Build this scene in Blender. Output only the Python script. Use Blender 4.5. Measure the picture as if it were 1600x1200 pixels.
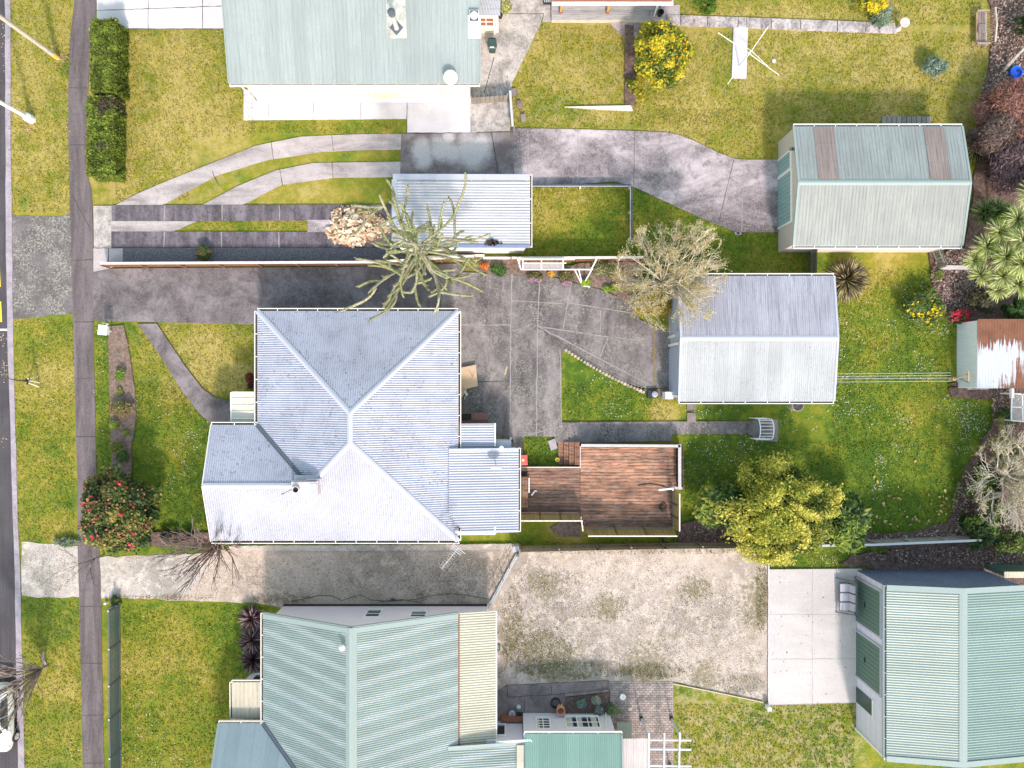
import bpy, bmesh, math, random
import numpy as np
from mathutils import Vector
R = math.radians
C = bpy.context.scene.collection
for o in list(bpy.data.objects): bpy.data.objects.remove(o)
# ------------------------------------------------------------ camera, sky, sun, exposure
H, S = 44.4, 25.0                       # flying height; pixels per metre on the ground (1600 px wide photo)
sc = bpy.context.scene
cd = bpy.data.cameras.new('camera'); cam = bpy.data.objects.new('camera', cd); C.objects.link(cam)
cam.location = (0, 0, H); cam.rotation_euler = (0, 0, 0)
cd.sensor_width = 36; cd.lens = 36 * H / 64.0; cd.clip_end = 2000
sc.camera = cam
SUN_EL, SAZ = 39, 167                   # sun low in the lower right of the photograph
w = bpy.data.worlds.new("World"); sc.world = w; w.use_nodes = True
nt = w.node_tree; bg = nt.nodes['Background']
sky = nt.nodes.new('ShaderNodeTexSky'); sky.sky_type = 'NISHITA'; sky.sun_disc = False
sky.sun_elevation = R(SUN_EL); sky.sun_rotation = R(SAZ)
nt.links.new(sky.outputs[0], bg.inputs[0]); bg.inputs[1].default_value = 0.15; sky.dust_density = 2.2; sky.air_density = 2.6; sky.ozone_density = 1.4
sl = bpy.data.lights.new('sun', 'SUN'); sl.energy = 2.1; sl.angle = R(5.0); sl.color = (1.0, .89, .86)
so = bpy.data.objects.new('sun', sl); C.objects.link(so)
d = Vector((math.sin(R(SAZ)) * math.cos(R(SUN_EL)), math.cos(R(SAZ)) * math.cos(R(SUN_EL)), math.sin(R(SUN_EL))))
so.rotation_euler = d.to_track_quat('Z', 'Y').to_euler(); so.location = d * 80
sc.view_settings.view_transform = 'Standard'; sc.view_settings.look = 'None'
sc.view_settings.gamma = 1; sc.view_settings.exposure = 1.15
# ------------------------------------------------------------ helpers
def W(px, py, h=0.0):
    k = (H - h) / H / S
    return ((px - 800) * k, (600 - py) * k, h)
ORG = {}
def tag(o, label, cat, group=None, kind=None):
    if label: o['label'] = label
    if cat: o['category'] = cat
    if group: o['group'] = group
    if kind: o['kind'] = kind
    return o
def thing(name, label, cat, loc, group=None):
    o = bpy.data.objects.new(name, None); C.objects.link(o); o.empty_display_size = .3
    o.location = loc; ORG[o.name] = tuple(loc)
    return tag(o, label, cat, group)
def finish(name, me, parent, base, mats, smooth=False):
    o = bpy.data.objects.new(name, me); C.objects.link(o)
    if parent is not None:
        o.parent = parent; org = ORG[parent.name]; ORG[o.name] = org
    else:
        org = base or (0, 0, 0); o.location = org; ORG[o.name] = tuple(org)
    n = len(me.vertices); co = np.empty(n * 3, np.float32); me.vertices.foreach_get('co', co)
    co = co.reshape(-1, 3) - np.array(org, np.float32); me.vertices.foreach_set('co', co.ravel())
    for m in (mats if isinstance(mats, (list, tuple)) else [mats]): me.materials.append(m)
    if smooth: me.polygons.foreach_set('use_smooth', [True] * len(me.polygons))
    me.update()
    return o
class MB:
    def __init__(s): s.v = []; s.f = []; s.m = []; s.c = []; s.mi = 0; s.col = (1, 1, 1); s.uc = False
    def add(s, vs, fs):
        b = len(s.v); s.v += [tuple(p) for p in vs]
        for f in fs: s.f.append(tuple(i + b for i in f)); s.m.append(s.mi); s.c.append(s.col)
        return s
    def box(s, x0, x1, y0, y1, z0, z1):
        if x0 > x1: x0, x1 = x1, x0
        if y0 > y1: y0, y1 = y1, y0
        return s.prism([(x0, y0), (x1, y0), (x1, y1), (x0, y1)], z0, z1)
    def prism(s, poly, z0, z1):
        a = sum(poly[i][0] * poly[(i + 1) % len(poly)][1] - poly[(i + 1) % len(poly)][0] * poly[i][1] for i in range(len(poly)))
        if a < 0: poly = poly[::-1]
        n = len(poly)
        vs = [(p[0], p[1], z0) for p in poly] + [(p[0], p[1], z1) for p in poly]
        fs = [tuple(range(n, 2 * n)), tuple(range(n - 1, -1, -1))] + [(i, (i + 1) % n, n + (i + 1) % n, n + i) for i in range(n)]
        return s.add(vs, fs)
    def beam(s, p, q, w, h, up=(0, 0, 1)):
        p = Vector(p); q = Vector(q); d = (q - p).normalized(); u = Vector(up)
        x = d.cross(u)
        if x.length < 1e-3: x = d.cross(Vector((0, 1, 0)))
        x.normalize(); y = x.cross(d).normalized(); x *= w / 2; y *= h / 2
        vs = [a + i * x + j * y for a in (p, q) for i, j in ((-1, -1), (1, -1), (1, 1), (-1, 1))]
        return s.add(vs, [(0, 1, 2, 3), (7, 6, 5, 4), (0, 4, 5, 1), (1, 5, 6, 2), (2, 6, 7, 3), (3, 7, 4, 0)])
    def tube(s, pts, r, n=6, cap=True):
        pts = [Vector(p) for p in pts]; m = len(pts)
        rr = r if isinstance(r, (list, tuple)) else [r] * m
        vs = []; px = None
        for i, p in enumerate(pts):
            d = (pts[min(i + 1, m - 1)] - pts[max(i - 1, 0)])
            if d.length < 1e-6: d = Vector((0, 0, 1))
            d.normalize()
            if px is None:
                px = d.cross(Vector((0, 0, 1)))
                if px.length < .05: px = d.cross(Vector((0, 1, 0)))
            px = (px - d * px.dot(d)).normalized(); y = d.cross(px)
            for k in range(n):
                a = 2 * math.pi * k / n
                vs.append(p + (px * math.cos(a) + y * math.sin(a)) * rr[i])
        fs = [(i * n + k, i * n + (k + 1) % n, (i + 1) * n + (k + 1) % n, (i + 1) * n + k) for i in range(m - 1) for k in range(n)]
        if cap: fs += [tuple(range(n - 1, -1, -1)), tuple((m - 1) * n + k for k in range(n))]
        return s.add(vs, fs)
    def lathe(s, cx, cy, prof, n=16, cap=True):
        m = len(prof)
        vs = [(cx + r * math.cos(2 * math.pi * k / n), cy + r * math.sin(2 * math.pi * k / n), z) for r, z in prof for k in range(n)]
        fs = [(i * n + k, i * n + (k + 1) % n, (i + 1) * n + (k + 1) % n, (i + 1) * n + k) for i in range(m - 1) for k in range(n)]
        if cap: fs += [tuple(range(n - 1, -1, -1)), tuple((m - 1) * n + k for k in range(n))]
        return s.add(vs, fs)
    def sheet(s, pts, pitch=.13, amp=.016, prof='corr', rib=None, lift=0):
        P = [Vector(p) for p in pts]
        nn = Vector((0, 0, 0))
        for i in range(len(P)):
            a, b = P[i], P[(i + 1) % len(P)]
            nn += Vector(((a.y - b.y) * (a.z + b.z), (a.z - b.z) * (a.x + b.x), (a.x - b.x) * (a.y + b.y)))
        nn.normalize()
        if nn.z < 0: nn = -nn; P = P[::-1]
        cen = sum(P, Vector()) / len(P)
        if rib: dh = Vector((rib[0], rib[1], 0)).normalized()
        else: dh = Vector((nn.x, nn.y, 0)).normalized()
        u = Vector((-dh.y, dh.x, 0)); u = (u - nn * u.dot(nn)).normalized(); v = nn.cross(u).normalized()
        us = [(p - cen).dot(u) for p in P]; vs_ = [(p - cen).dot(v) for p in P]
        u0, u1 = min(us) - pitch, max(us) + pitch; v0, v1 = min(vs_) - .3, max(vs_) + .3
        pr = {'corr': [(0, 1), (.25, 0), (.5, -1), (.75, 0)], 'trap': [(0, 1), (.12, 1), (.24, 0), (.88, 0)],
              'seam': [(0, 1), (.05, 1), (.08, 0), (.97, 0)]}[prof]
        bm = bmesh.new(); row = []
        k = math.floor(u0 / pitch)
        while k * pitch < u1:
            for fr, hh in pr:
                b = cen + u * ((k + fr) * pitch) + nn * (amp * hh + lift)
                row.append((bm.verts.new(b + v * v0), bm.verts.new(b + v * v1)))
            k += 1
        for a, b in zip(row, row[1:]): bm.faces.new((a[0], b[0], b[1], a[1]))
        for i in range(len(P)):
            a, b = P[i], P[(i + 1) % len(P)]
            no = Vector((b.y - a.y, -(b.x - a.x), 0))
            if no.length < 1e-6: continue
            bmesh.ops.bisect_plane(bm, geom=bm.verts[:] + bm.edges[:] + bm.faces[:], plane_co=a, plane_no=no.normalized(), clear_outer=True)
        bm.verts.index_update(); bm.normal_update()
        vs = [tuple(x.co) for x in bm.verts]
        fs = [tuple(x.index for x in (f.verts if f.normal.z > 0 else reversed(f.verts))) for f in bm.faces]
        bm.free(); return s.add(vs, fs)
    def cap(s, p, q, w=.3, drop=.06, lift=.05):
        p = Vector(p); q = Vector(q); x = (q - p).cross(Vector((0, 0, 1))).normalized() * w / 2
        z = Vector((0, 0, lift)); dn = Vector((0, 0, lift - drop)); t = Vector((0, 0, -.03))
        vs = []
        for a in (p, q): vs += [a - x + dn, a - x * .25 + z, a + x * .25 + z, a + x + dn, a + x + dn + t, a - x + dn + t]
        return s.add(vs, [(i, i + 1, i + 7, i + 6) for i in range(5)] + [(5, 0, 6, 11)])
    def gutter(s, p, q, out, w=.13, white=0, dark=1, step=1.15):
        """open channel outside the eave p-q; out = outward unit (x, y)"""
        p = Vector(p); q = Vector(q); o = Vector((out[0], out[1], 0)); z = Vector((0, 0, 1))
        mi = s.mi
        s.mi = white; s.beam(p + o * (w + .02) - z * .05, q + o * (w + .02) - z * .05, .05, .13)
        s.beam(p - z * .09, q - z * .09, .03, .1)
        s.mi = dark; s.beam(p + o * w * .5 - z * .1, q + o * w * .5 - z * .1, w, .02)
        s.mi = white; L = (q - p).length; n = max(1, int(L / step))
        for i in range(n + 1):
            c = p + (q - p) * (min(max(i / n, .003), .997))
            s.beam(c - o * .02 - z * .008, c + o * w - z * .008, .05, .012)
        s.mi = mi; return s
    def build(s, name, mats, parent=None, base=None, smooth=False):
        me = bpy.data.meshes.new(name); me.from_pydata(s.v, [], s.f)
        if any(s.m): me.polygons.foreach_set('material_index', s.m)
        if s.uc:
            at = me.attributes.new('Col', 'FLOAT_COLOR', 'CORNER')
            arr = [];
            for f, c in zip(s.f, s.c): arr += list(c[:3]) * 0 + [c[0], c[1], c[2], 1.0] * len(f)
            at.data.foreach_set('color', arr)
        return finish(name, me, parent, base, mats, smooth)
# ------------------------------------------------------------ node materials
class NG:
    def __init__(s, name, rough=.8, spec=.3):
        s.mat = bpy.data.materials.new(name); s.mat.use_nodes = True; s.t = s.mat.node_tree
        s.b = s.t.nodes['Principled BSDF']; s.b.inputs['Roughness'].default_value = rough
        s.b.inputs['Specular IOR Level'].default_value = spec
        s.pos = s.t.nodes.new('ShaderNodeNewGeometry').outputs['Position']
    def L(s, a, b): s.t.links.new(a, b)
    def vec(s, sx, sy, sz, off=0):
        m = s.t.nodes.new('ShaderNodeMapping'); m.inputs['Scale'].default_value = (sx, sy, sz)
        m.inputs['Location'].default_value = (off, off * .7, 0); s.L(s.pos, m.inputs[0]); return m.outputs[0]
    def noise(s, scale, detail=3, rough=.55, v=None, dist=0):
        n = s.t.nodes.new('ShaderNodeTexNoise'); n.inputs['Scale'].default_value = scale; n.inputs['Detail'].default_value = detail
        n.inputs['Roughness'].default_value = rough; n.inputs['Distortion'].default_value = dist
        s.L(v if v is not None else s.pos, n.inputs['Vector']); return n.outputs['Fac']
    def vor(s, scale, v=None, out='Distance', feat='F1'):
        n = s.t.nodes.new('ShaderNodeTexVoronoi'); n.inputs['Scale'].default_value = scale; n.feature = feat
        s.L(v if v is not None else s.pos, n.inputs['Vector']); return n.outputs[out]
    def ramp(s, f, stops, interp='LINEAR'):
        n = s.t.nodes.new('ShaderNodeValToRGB'); n.color_ramp.interpolation = interp; e = n.color_ramp.elements
        while len(e) < len(stops): e.new(.5)
        for k, (p, c) in enumerate(stops):
            if not isinstance(c, (tuple, list)): c = (c, c, c)
            e[k].position = p; e[k].color = (*c[:3], 1)
        s.L(f, n.inputs[0]); return n.outputs[0]
    def mix(s, a, b, f, mode='MIX'):
        n = s.t.nodes.new('ShaderNodeMix'); n.data_type = 'RGBA'; n.blend_type = mode; n.clamp_factor = True
        for k, val in ((6, a), (7, b), (0, f)):
            sock = n.inputs[k]
            if isinstance(val, (int, float)): sock.default_value = val if k == 0 else (val, val, val, 1)
            elif isinstance(val, tuple): sock.default_value = (*val[:3], 1)
            else: s.L(val, sock)
        return n.outputs[2]
    def math(s, op, a, b=0.0, c=None):
        n = s.t.nodes.new('ShaderNodeMath'); n.operation = op
        for i, val in enumerate((a, b, c)):
            if val is None: continue
            if isinstance(val, (int, float)): n.inputs[i].default_value = val
            else: s.L(val, n.inputs[i])
        return n.outputs[0]
    def attr(s, name='Col', out='Color'):
        n = s.t.nodes.new('ShaderNodeAttribute'); n.attribute_name = name; return n.outputs[out]
    def sep(s, c):
        n = s.t.nodes.new('ShaderNodeSeparateColor'); s.L(c, n.inputs[0]); return n.outputs
    def blobs(s, L, soft=.6):
        # 0..1 mask of patches (moss, puddle stains, darker deck boards) at fixed places on the ground, L = [(x, y, radius)] in metres
        tot = None
        for x, y, r in L:
            v = s.t.nodes.new('ShaderNodeVectorMath'); v.operation = 'DISTANCE'; s.L(s.pos, v.inputs[0]); v.inputs[1].default_value = (x, y, 0)
            m = s.math('SUBTRACT', 1.0, s.math('DIVIDE', v.outputs['Value'], r)); m = s.math('MAXIMUM', m, 0.0); tot = m if tot is None else s.math('MAXIMUM', tot, m)
        return tot
    def bump(s, h, strength=.4, dist=.03):
        n = s.t.nodes.new('ShaderNodeBump'); n.inputs['Strength'].default_value = strength; n.inputs['Distance'].default_value = dist
        s.L(h, n.inputs['Height']); s.L(n.outputs[0], s.b.inputs['Normal']); return s
    def col(s, c):
        if isinstance(c, tuple): s.b.inputs['Base Color'].default_value = (*c[:3], 1)
        else: s.L(c, s.b.inputs['Base Color'])
        return s
def sc3(c, k): return tuple(min(1, x * k) for x in c)
def m_plain(name, c, rough=.6, var=.18, spec=.3, metal=0):
    g = NG(name, rough, spec); n = g.noise(6, 4, .6); n2 = g.noise(45, 2)
    a = g.mix(sc3(c, 1 - var), sc3(c, 1 + var), n); g.col(g.mix(a, sc3(c, 1 - 1.5 * var), g.ramp(n2, [(.6, 0.0), (.85, 1.0)])))
    g.b.inputs['Metallic'].default_value = metal; g.bump(n2, .15, .01); return g.mat
def m_paving(name, c, dark=.45, light=1.25, scale=.5, streak=None, spots=0.0, stain=.5, moss=0.0, grain=1.0):
    g = NG(name, .9, .2)
    v = g.vec(*(streak or (1, 1, 1)))
    big = g.noise(scale, 6, .68, v, .5); med = g.noise(scale * 5, 6, .72); fine = g.noise(16, 4, .8); sp = g.noise(38, 3, .75); m2 = g.noise(5, 5, .75, g.vec(1, 1, 1, 7))
    base = g.ramp(big, [(.38, sc3(c, dark)), (.5, c), (.62, sc3(c, light))])
    base = g.mix(base, sc3(c, dark * .8), g.math('MULTIPLY', g.ramp(med, [(.50, 0.0), (.64, 1.0)]), stain))
    base = g.mix(base, sc3(c, light * 1.1), g.math('MULTIPLY', g.ramp(m2, [(.50, 0.0), (.64, 1.0)]), .4 * stain))
    base = g.mix(base, sc3(c, light * 1.25), g.math('MULTIPLY', g.ramp(fine, [(.50, 0.0), (.66, 1.0)]), .5 * grain))
    base = g.mix(base, sc3(c, dark * .6), g.math('MULTIPLY', g.ramp(sp, [(.50, 0.0), (.64, 1.0)]), .6 * grain))
    if spots:
        m = g.math('MULTIPLY', g.ramp(g.noise(8, 6, .8), [(.50, 0.0), (.54, 1.0)]), g.ramp(g.noise(.9, 4), [(.40, 0.0), (.56, 1.0)]))
        base = g.mix(base, (.42, .42, .34), g.math('MULTIPLY', m, spots))
    if moss:
        m = g.math('MULTIPLY', g.ramp(g.noise(7, 5, .7), [(.5, 0.0), (.58, 1.0)]), g.ramp(g.noise(.45, 3), [(.45, 0.0), (.58, 1.0)]))
        base = g.mix(base, (.13, .12, .04), g.math('MULTIPLY', m, moss))
    g.col(base); g.bump(g.math('ADD', fine, med), .35, .02); return g.mat
def m_roof(name, c, streak='y', dirt=.5, spots=.5, bands=None, rough=.45, tint=None, fade=.12):
    g = NG(name, rough, .4)
    sv = {'y': (9, .5, 1), 'x': (.5, 9, 1), 'n': (1, 1, 1)}[streak]
    st = g.noise(1.2, 4, .65, g.vec(*sv)); big = g.noise(.4, 3, .6); fn = g.noise(9, 4, .7)
    base = g.mix(sc3(c, 1 - fade), sc3(c, 1 + fade), g.ramp(big, [(.3, 0.0), (.7, 1.0)]))
    if tint: base = g.mix(base, tint, g.ramp(g.noise(.7, 3), [(.5, 0.0), (.75, .6)]))
    if streak in 'xy':      # each iron sheet has faded a little differently; a thin grimy line marks the lap
        q = g.t.nodes.new('ShaderNodeSeparateXYZ'); g.L(g.pos, q.inputs[0]); dv = g.math('DIVIDE', q.outputs[0 if streak == 'y' else 1], .79)
        wn = g.t.nodes.new('ShaderNodeTexWhiteNoise'); wn.noise_dimensions = '1D'; g.L(g.math('FLOOR', dv), wn.inputs['W'])
        base = g.mix(base, g.mix(base, .0, .14), wn.outputs['Value']); base = g.mix(base, sc3(c, .5), g.math('MULTIPLY', g.ramp(g.math('FRACT', dv), [(.0, 1.0), (.05, 0.0)]), .45))
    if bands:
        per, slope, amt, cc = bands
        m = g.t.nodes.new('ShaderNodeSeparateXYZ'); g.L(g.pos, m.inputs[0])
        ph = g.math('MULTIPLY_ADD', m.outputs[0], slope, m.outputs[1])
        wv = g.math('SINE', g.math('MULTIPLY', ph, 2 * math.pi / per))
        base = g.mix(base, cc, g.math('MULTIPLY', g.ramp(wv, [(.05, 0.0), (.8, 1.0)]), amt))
    base = g.mix(base, sc3(c, .55), g.math('MULTIPLY', g.ramp(st, [(.48, 0.0), (.64, 1.0)]), dirt))
    dots = g.math('MULTIPLY', g.ramp(g.noise(7, 3, .6, g.vec(*{'y': (2.4, 1, 1), 'x': (1, 2.4, 1), 'n': (1, 1, 1)}[streak])), [(.60, 0.0), (.64, 1.0)]), g.ramp(g.noise(.6, 2), [(.42, 0.15), (.56, 1.0)]))
    base = g.mix(base, (.08, .08, .09), g.math('MULTIPLY', dots, spots))
    g.col(g.mix(base, sc3(c, .8), g.math('MULTIPLY', g.ramp(fn, [(.42, 0.0), (.6, 1.0)]), .35))); g.bump(fn, .08, .01); return g.mat
def m_foliage(name, rough=.55, trans=.3, spec=.3):
    g = NG(name, rough, spec); c = g.attr()
    cc = g.mix(c, g.mix(c, .0, .35), g.ramp(g.noise(14, 2), [(.45, 0.0), (.8, 1.0)])); g.col(cc)
    tr = g.t.nodes.new('ShaderNodeBsdfTranslucent'); g.L(c, tr.inputs[0])
    mx = g.t.nodes.new('ShaderNodeMixShader'); mx.inputs[0].default_value = trans
    g.L(g.b.outputs[0], mx.inputs[1]); g.L(tr.outputs[0], mx.inputs[2]); g.L(mx.outputs[0], g.t.nodes['Material Output'].inputs[0])
    return g.mat
def m_attr(name, rough=.75, grain=(1, 1, 1), amt=.4):
    g = NG(name, rough, .25); c = g.attr(); n = g.noise(8, 4, .6, g.vec(*grain))
    g.col(g.mix(c, g.mix(c, .02, .7), g.math('MULTIPLY', g.ramp(n, [(.42, 0.0), (.7, 1.0)]), amt))); g.bump(n, .2, .01); return g.mat
def m_wall(name, c, lap=.18, rough=.6):
    g = NG(name, rough, .3); s = g.t.nodes.new('ShaderNodeSeparateXYZ'); g.L(g.pos, s.inputs[0])
    fr = g.math('FRACT', g.math('DIVIDE', s.outputs[2], lap)); n = g.noise(2.5, 4)
    base = g.mix(sc3(c, .9), sc3(c, 1.06), n); base = g.mix(base, sc3(c, .6), g.ramp(fr, [(.0, 1.0), (.1, 0.0)]))
    g.col(base); g.bump(fr, .4, .02); return g.mat
def m_wood(name, c, axis='x', rough=.8):
    return m_attr(name, rough, {'x': (.25, 3, 3), 'y': (3, .25, 3), 'z': (3, 3, .25)}[axis], .6)

rng = np.random.default_rng(7); random.seed(5)
# ------------------------------------------------------------ materials
def m_grass():
    g = NG('grass_blades', .85, .15); cs = g.sep(g.attr())          # R dryness, G lushness, B straw
    f1 = g.noise(2.2, 5, .7); f2 = g.noise(11, 4, .75); f3 = g.noise(34, 3, .7); f4 = g.noise(.55, 4, .6)
    dry = g.math('ADD', cs[0], g.math('MULTIPLY', g.math('SUBTRACT', f1, .5), 1.1))
    dry = g.math('ADD', dry, g.math('MULTIPLY', g.math('SUBTRACT', f2, .5), .9))
    dry = g.math('ADD', dry, g.math('MULTIPLY', g.math('SUBTRACT', f4, .5), 1.0))
    base = g.ramp(dry, [(.0, (.056, .112, .011)), (.22, (.118, .176, .014)), (.45, (.198, .212, .018)), (.7, (.295, .245, .036)), (1.0, (.43, .335, .10))])
    straw = g.math('MULTIPLY', cs[2], g.ramp(g.noise(1.6, 5, .75), [(.46, 0.0), (.56, 1.0)]))
    base = g.mix(base, (.42, .33, .17), g.math('MULTIPLY', straw, .8))
    tuft = g.math('MULTIPLY', g.ramp(g.noise(1.3, 4, .7, g.vec(1, 1, 1, 9)), [(.56, 0.0), (.66, 1.0)]), cs[1])
    base = g.mix(base, (.05, .105, .014), g.math('MULTIPLY', tuft, .75))
    base = g.mix(base, g.mix(base, (.02, .04, .005), .75), g.math('MULTIPLY', g.ramp(f3, [(.45, 1.0), (.56, 0.0)]), .38))
    base = g.mix(base, g.mix(base, (.5, .46, .16), .5), g.math('MULTIPLY', g.ramp(f3, [(.55, 0.0), (.7, 1.0)]), .4))
    g.col(base); g.bump(g.math('ADD', f2, f3), .6, .05); return g.mat
M = {}
M['grass'] = m_grass()
def m_far():
    g = NG('far_ground', .9, .1); f = g.noise(.05, 5, .6); g.col(g.ramp(f, [(.3, (.08, .13, .02)), (.6, (.15, .16, .03)), (.8, (.2, .17, .1))])); return g.mat
M['far'] = m_far()
def m_road():
    g = NG('asphalt', .9, .25); f = g.noise(40, 3, .7); b = g.noise(.5, 4); st = g.noise(1, 3, .5, g.vec(6, .15, 1))
    c = g.ramp(b, [(.3, (.05, .044, .05)), (.7, (.078, .07, .078))]); c = g.mix(c, (.17, .16, .17), g.math('MULTIPLY', g.ramp(f, [(.5, 0.0), (.8, 1.0)]), .7))
    c = g.mix(c, (.05, .045, .055), g.math('MULTIPLY', g.ramp(st, [(.5, 0.0), (.65, 1.0)]), .7)); g.col(c); g.bump(f, .5, .01); return g.mat
M['road'] = m_road()
M['path'] = m_paving('footpath_asphalt', (.13, .107, .112), .68, 1.35, .6, (3, .35, 1), stain=.35)
M['drive'] = m_paving('old_driveway', (.155, .133, .138), .55, 1.55, .45, None, stain=.6)
M['court'] = m_paving('courtyard_concrete', (.145, .125, .127), .5, 1.7, .4, (1.6, .7, 1), spots=.3, stain=.7)
M['strip'] = m_paving('dark_drive_strip', (.115, .098, .112), .5, 1.7, .6, (2.5, .6, 1), stain=.7)
M['pale'] = m_paving('pale_concrete', (.36, .315, .315), .6, 1.25, .6, (.4, 1.5, 1), stain=.3)
M['palemix'] = m_paving('mottled_pale_concrete', (.40, .36, .34), .55, 1.3, .9, stain=.7)
M['mottle'] = m_paving('stained_grey_concrete', (.27, .23, .24), .34, 1.9, .33, (.5, 1.1, 1), stain=.6)
M['white'] = m_paving('new_white_concrete', (.52, .49, .51), .93, 1.05, .5, stain=.1)
M['slab'] = m_paving('shed_apron_concrete', (.47, .435, .43), .88, 1.08, .35, (.5, 1, 1), stain=.2)
M['lichen'] = m_paving('lichen_asphalt', (.13, .112, .116), .7, 1.4, .5, spots=.5, stain=.4)
M['kerb'] = m_paving('kerb_concrete', (.31, .27, .31), .8, 1.2, 1.5, stain=.3)
M['oldpath'] = m_paving('weathered_path', (.36, .32, .32), .42, 1.5, .9, (2, 1, 1), stain=.7)
M['brown'] = m_paving('brown_concrete', (.19, .155, .15), .6, 1.4, .5, stain=.5)
def m_gravel(name, c, moss=.6, speck=.8, yard=False):
    g = NG(name, .95, .15); big = g.noise(.22, 4, .6); md = g.noise(1.5, 5, .7); fn = g.noise(17, 4, .8); vo = g.vor(14)
    crisp = g.noise(1.1, 9, .78); c2 = g.noise(3.2, 8, .8, g.vec(1, 1, 1, 4)); tiny = g.noise(28, 3, .8)
    b = g.ramp(big, [(.40, sc3(c, .66)), (.5, sc3(c, .92)), (.60, sc3(c, 1.1))])
    b = g.mix(b, sc3(c, 1.32), g.math('MULTIPLY', g.ramp(crisp, [(.51, 0.0), (.55, 1.0)]), .8))
    b = g.mix(b, (.27, .20, .12), g.math('MULTIPLY', g.ramp(md, [(.52, 0.0), (.58, 1.0)]), moss * .55))
    gm = g.ramp(c2, [(.53, 0.0), (.57, 1.0)])
    if yard:
        near = g.blobs([W(835, 1010)[:2] + (2.6,), W(870, 1045)[:2] + (3.2,), W(800, 990)[:2] + (2.4,), W(1010, 1040)[:2] + (2.4,), W(1190, 930)[:2] + (2.2,), W(1180, 960)[:2] + (1.6,), W(850, 915)[:2] + (1.6,), W(950, 950)[:2] + (1.5,), W(1100, 1060)[:2] + (1.8,), W(1085, 920)[:2] + (1.3,)])
        gm = g.ramp(g.math('ADD', g.math('SUBTRACT', c2, .12), g.math('MULTIPLY', near, .24)), [(.45, 0.0), (.56, 1.0)])
        b = g.mix(b, (.155, .135, .06), g.math('MULTIPLY', gm, .85))
    else: b = g.mix(b, (.16, .14, .06), g.math('MULTIPLY', g.math('MULTIPLY', gm, g.ramp(g.noise(.3, 3), [(.46, 0.0), (.58, 1.0)])), moss))
    b = g.mix(b, sc3(c, .38), g.math('MULTIPLY', g.ramp(fn, [(.55, 0.0), (.60, 1.0)]), speck * .8))
    b = g.mix(b, sc3(c, .6), g.math('MULTIPLY', g.ramp(tiny, [(.5, 0.0), (.6, 1.0)]), .5))
    b = g.mix(b, sc3(c, 1.6), g.math('MULTIPLY', g.ramp(tiny, [(.38, 1.0), (.46, 0.0)]), .4))
    g.col(b); g.bump(g.math('ADD', fn, vo), .5, .02); return g.mat
M['gravel'] = m_gravel('pale_gravel', (.42, .355, .315), .8, .9, yard=True)
M['gravel2'] = m_gravel('worn_gravel', (.42, .34, .29), .5, .9)
M['cream_gravel'] = m_gravel('cream_gravel', (.44, .39, .36), .5, .6)
def m_dark_gravel():
    g = NG('dark_gravel', .9, .2); v = g.noise(30, 3, .8); g.col(g.ramp(v, [(.4, (.055, .052, .06)), (.55, (.11, .10, .115)), (.66, (.4, .4, .42))])); g.bump(v, .6, .02); return g.mat
M['dgravel'] = m_dark_gravel()
def m_soil(name, c, c2):
    g = NG(name, .95, .1); a = g.noise(5, 5, .75); v = g.noise(26, 3, .8)
    b = g.ramp(a, [(.35, sc3(c, .5)), (.55, c), (.7, c2)]); b = g.mix(b, sc3(c2, 1.6), g.math('MULTIPLY', g.ramp(v, [(.58, 0.0), (.68, 1.0)]), .7))
    b = g.mix(b, sc3(c, .3), g.math('MULTIPLY', g.ramp(v, [(.34, 1.0), (.44, 0.0)]), .8)); g.col(b); g.bump(g.math('ADD', a, v), .8, .05); return g.mat
M['soil'] = m_soil('bark_soil', (.22, .155, .13), (.30, .22, .18))
M['mulch'] = m_soil('leaf_mulch', (.15, .10, .085), (.27, .19, .165))
M['paver'] = m_attr('brick_paver', .85, (1, 1, 1), .5)
M['leaf'] = m_foliage('leaf')
M['bark'] = m_attr('bark', .9, (1, 1, 1), .6)
M['white_paint'] = m_plain('white_paint', (.74, .73, .72), .5, .06)
M['cream'] = m_wall('cream_weatherboard', (.72, .69, .58), .16)
M['lav'] = m_wall('pale_grey_weatherboard', (.66, .64, .74), .2)
M['lavplain'] = m_plain('pale_grey_stucco', (.64, .60, .70), .7, .06)
M['greywall'] = m_wall('garage_board', (.42, .43, .50), .15)
M['glass'] = m_plain('window_glass', (.03, .035, .05), .08, .2, .6)
M['curtain'] = m_plain('pale_curtain', (.45, .42, .42), .7, .1)
M['dark'] = m_plain('dark_litter', (.045, .035, .03), .9, .3)
M['black'] = m_plain('black_rubber', (.02, .02, .022), .6, .2)
M['blackmetal'] = m_plain('charcoal_steel', (.08, .095, .115), .45, .15)
M['steel'] = m_plain('galvanised_steel', (.45, .45, .47), .4, .1, .5)
M['rust'] = m_plain('rusty_brown_board', (.26, .10, .06), .8, .35)
M['terracotta'] = m_plain('terracotta', (.55, .27, .17), .8, .15)
M['roof_main'] = m_roof('weathered_zinc_roof', (.355, .37, .455), 'n', .3, .75, rough=.4)
M['roof_main_s'] = m_roof('clean_zinc_roof', (.37, .375, .43), 'n', .12, .3, rough=.4)  # south slope: cleaner and slightly warmer than the other slopes
M['roof_annex'] = m_roof('pale_zinc_roof', (.33, .35, .43), 'x', .3, .15)
M['roof_top'] = m_roof('duck_egg_roof', (.285, .325, .325), 'y', .3, .1, fade=.06)
M['roof_port'] = m_roof('white_iron_roof', (.42, .42, .46), 'x', .5, .4)
M['roof_green'] = m_roof('sage_iron_roof', (.275, .30, .30), 'y', .6, .35)
M['roof_garage'] = m_roof('streaky_grey_roof', (.37, .365, .43), 'y', .85, .5)
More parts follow.
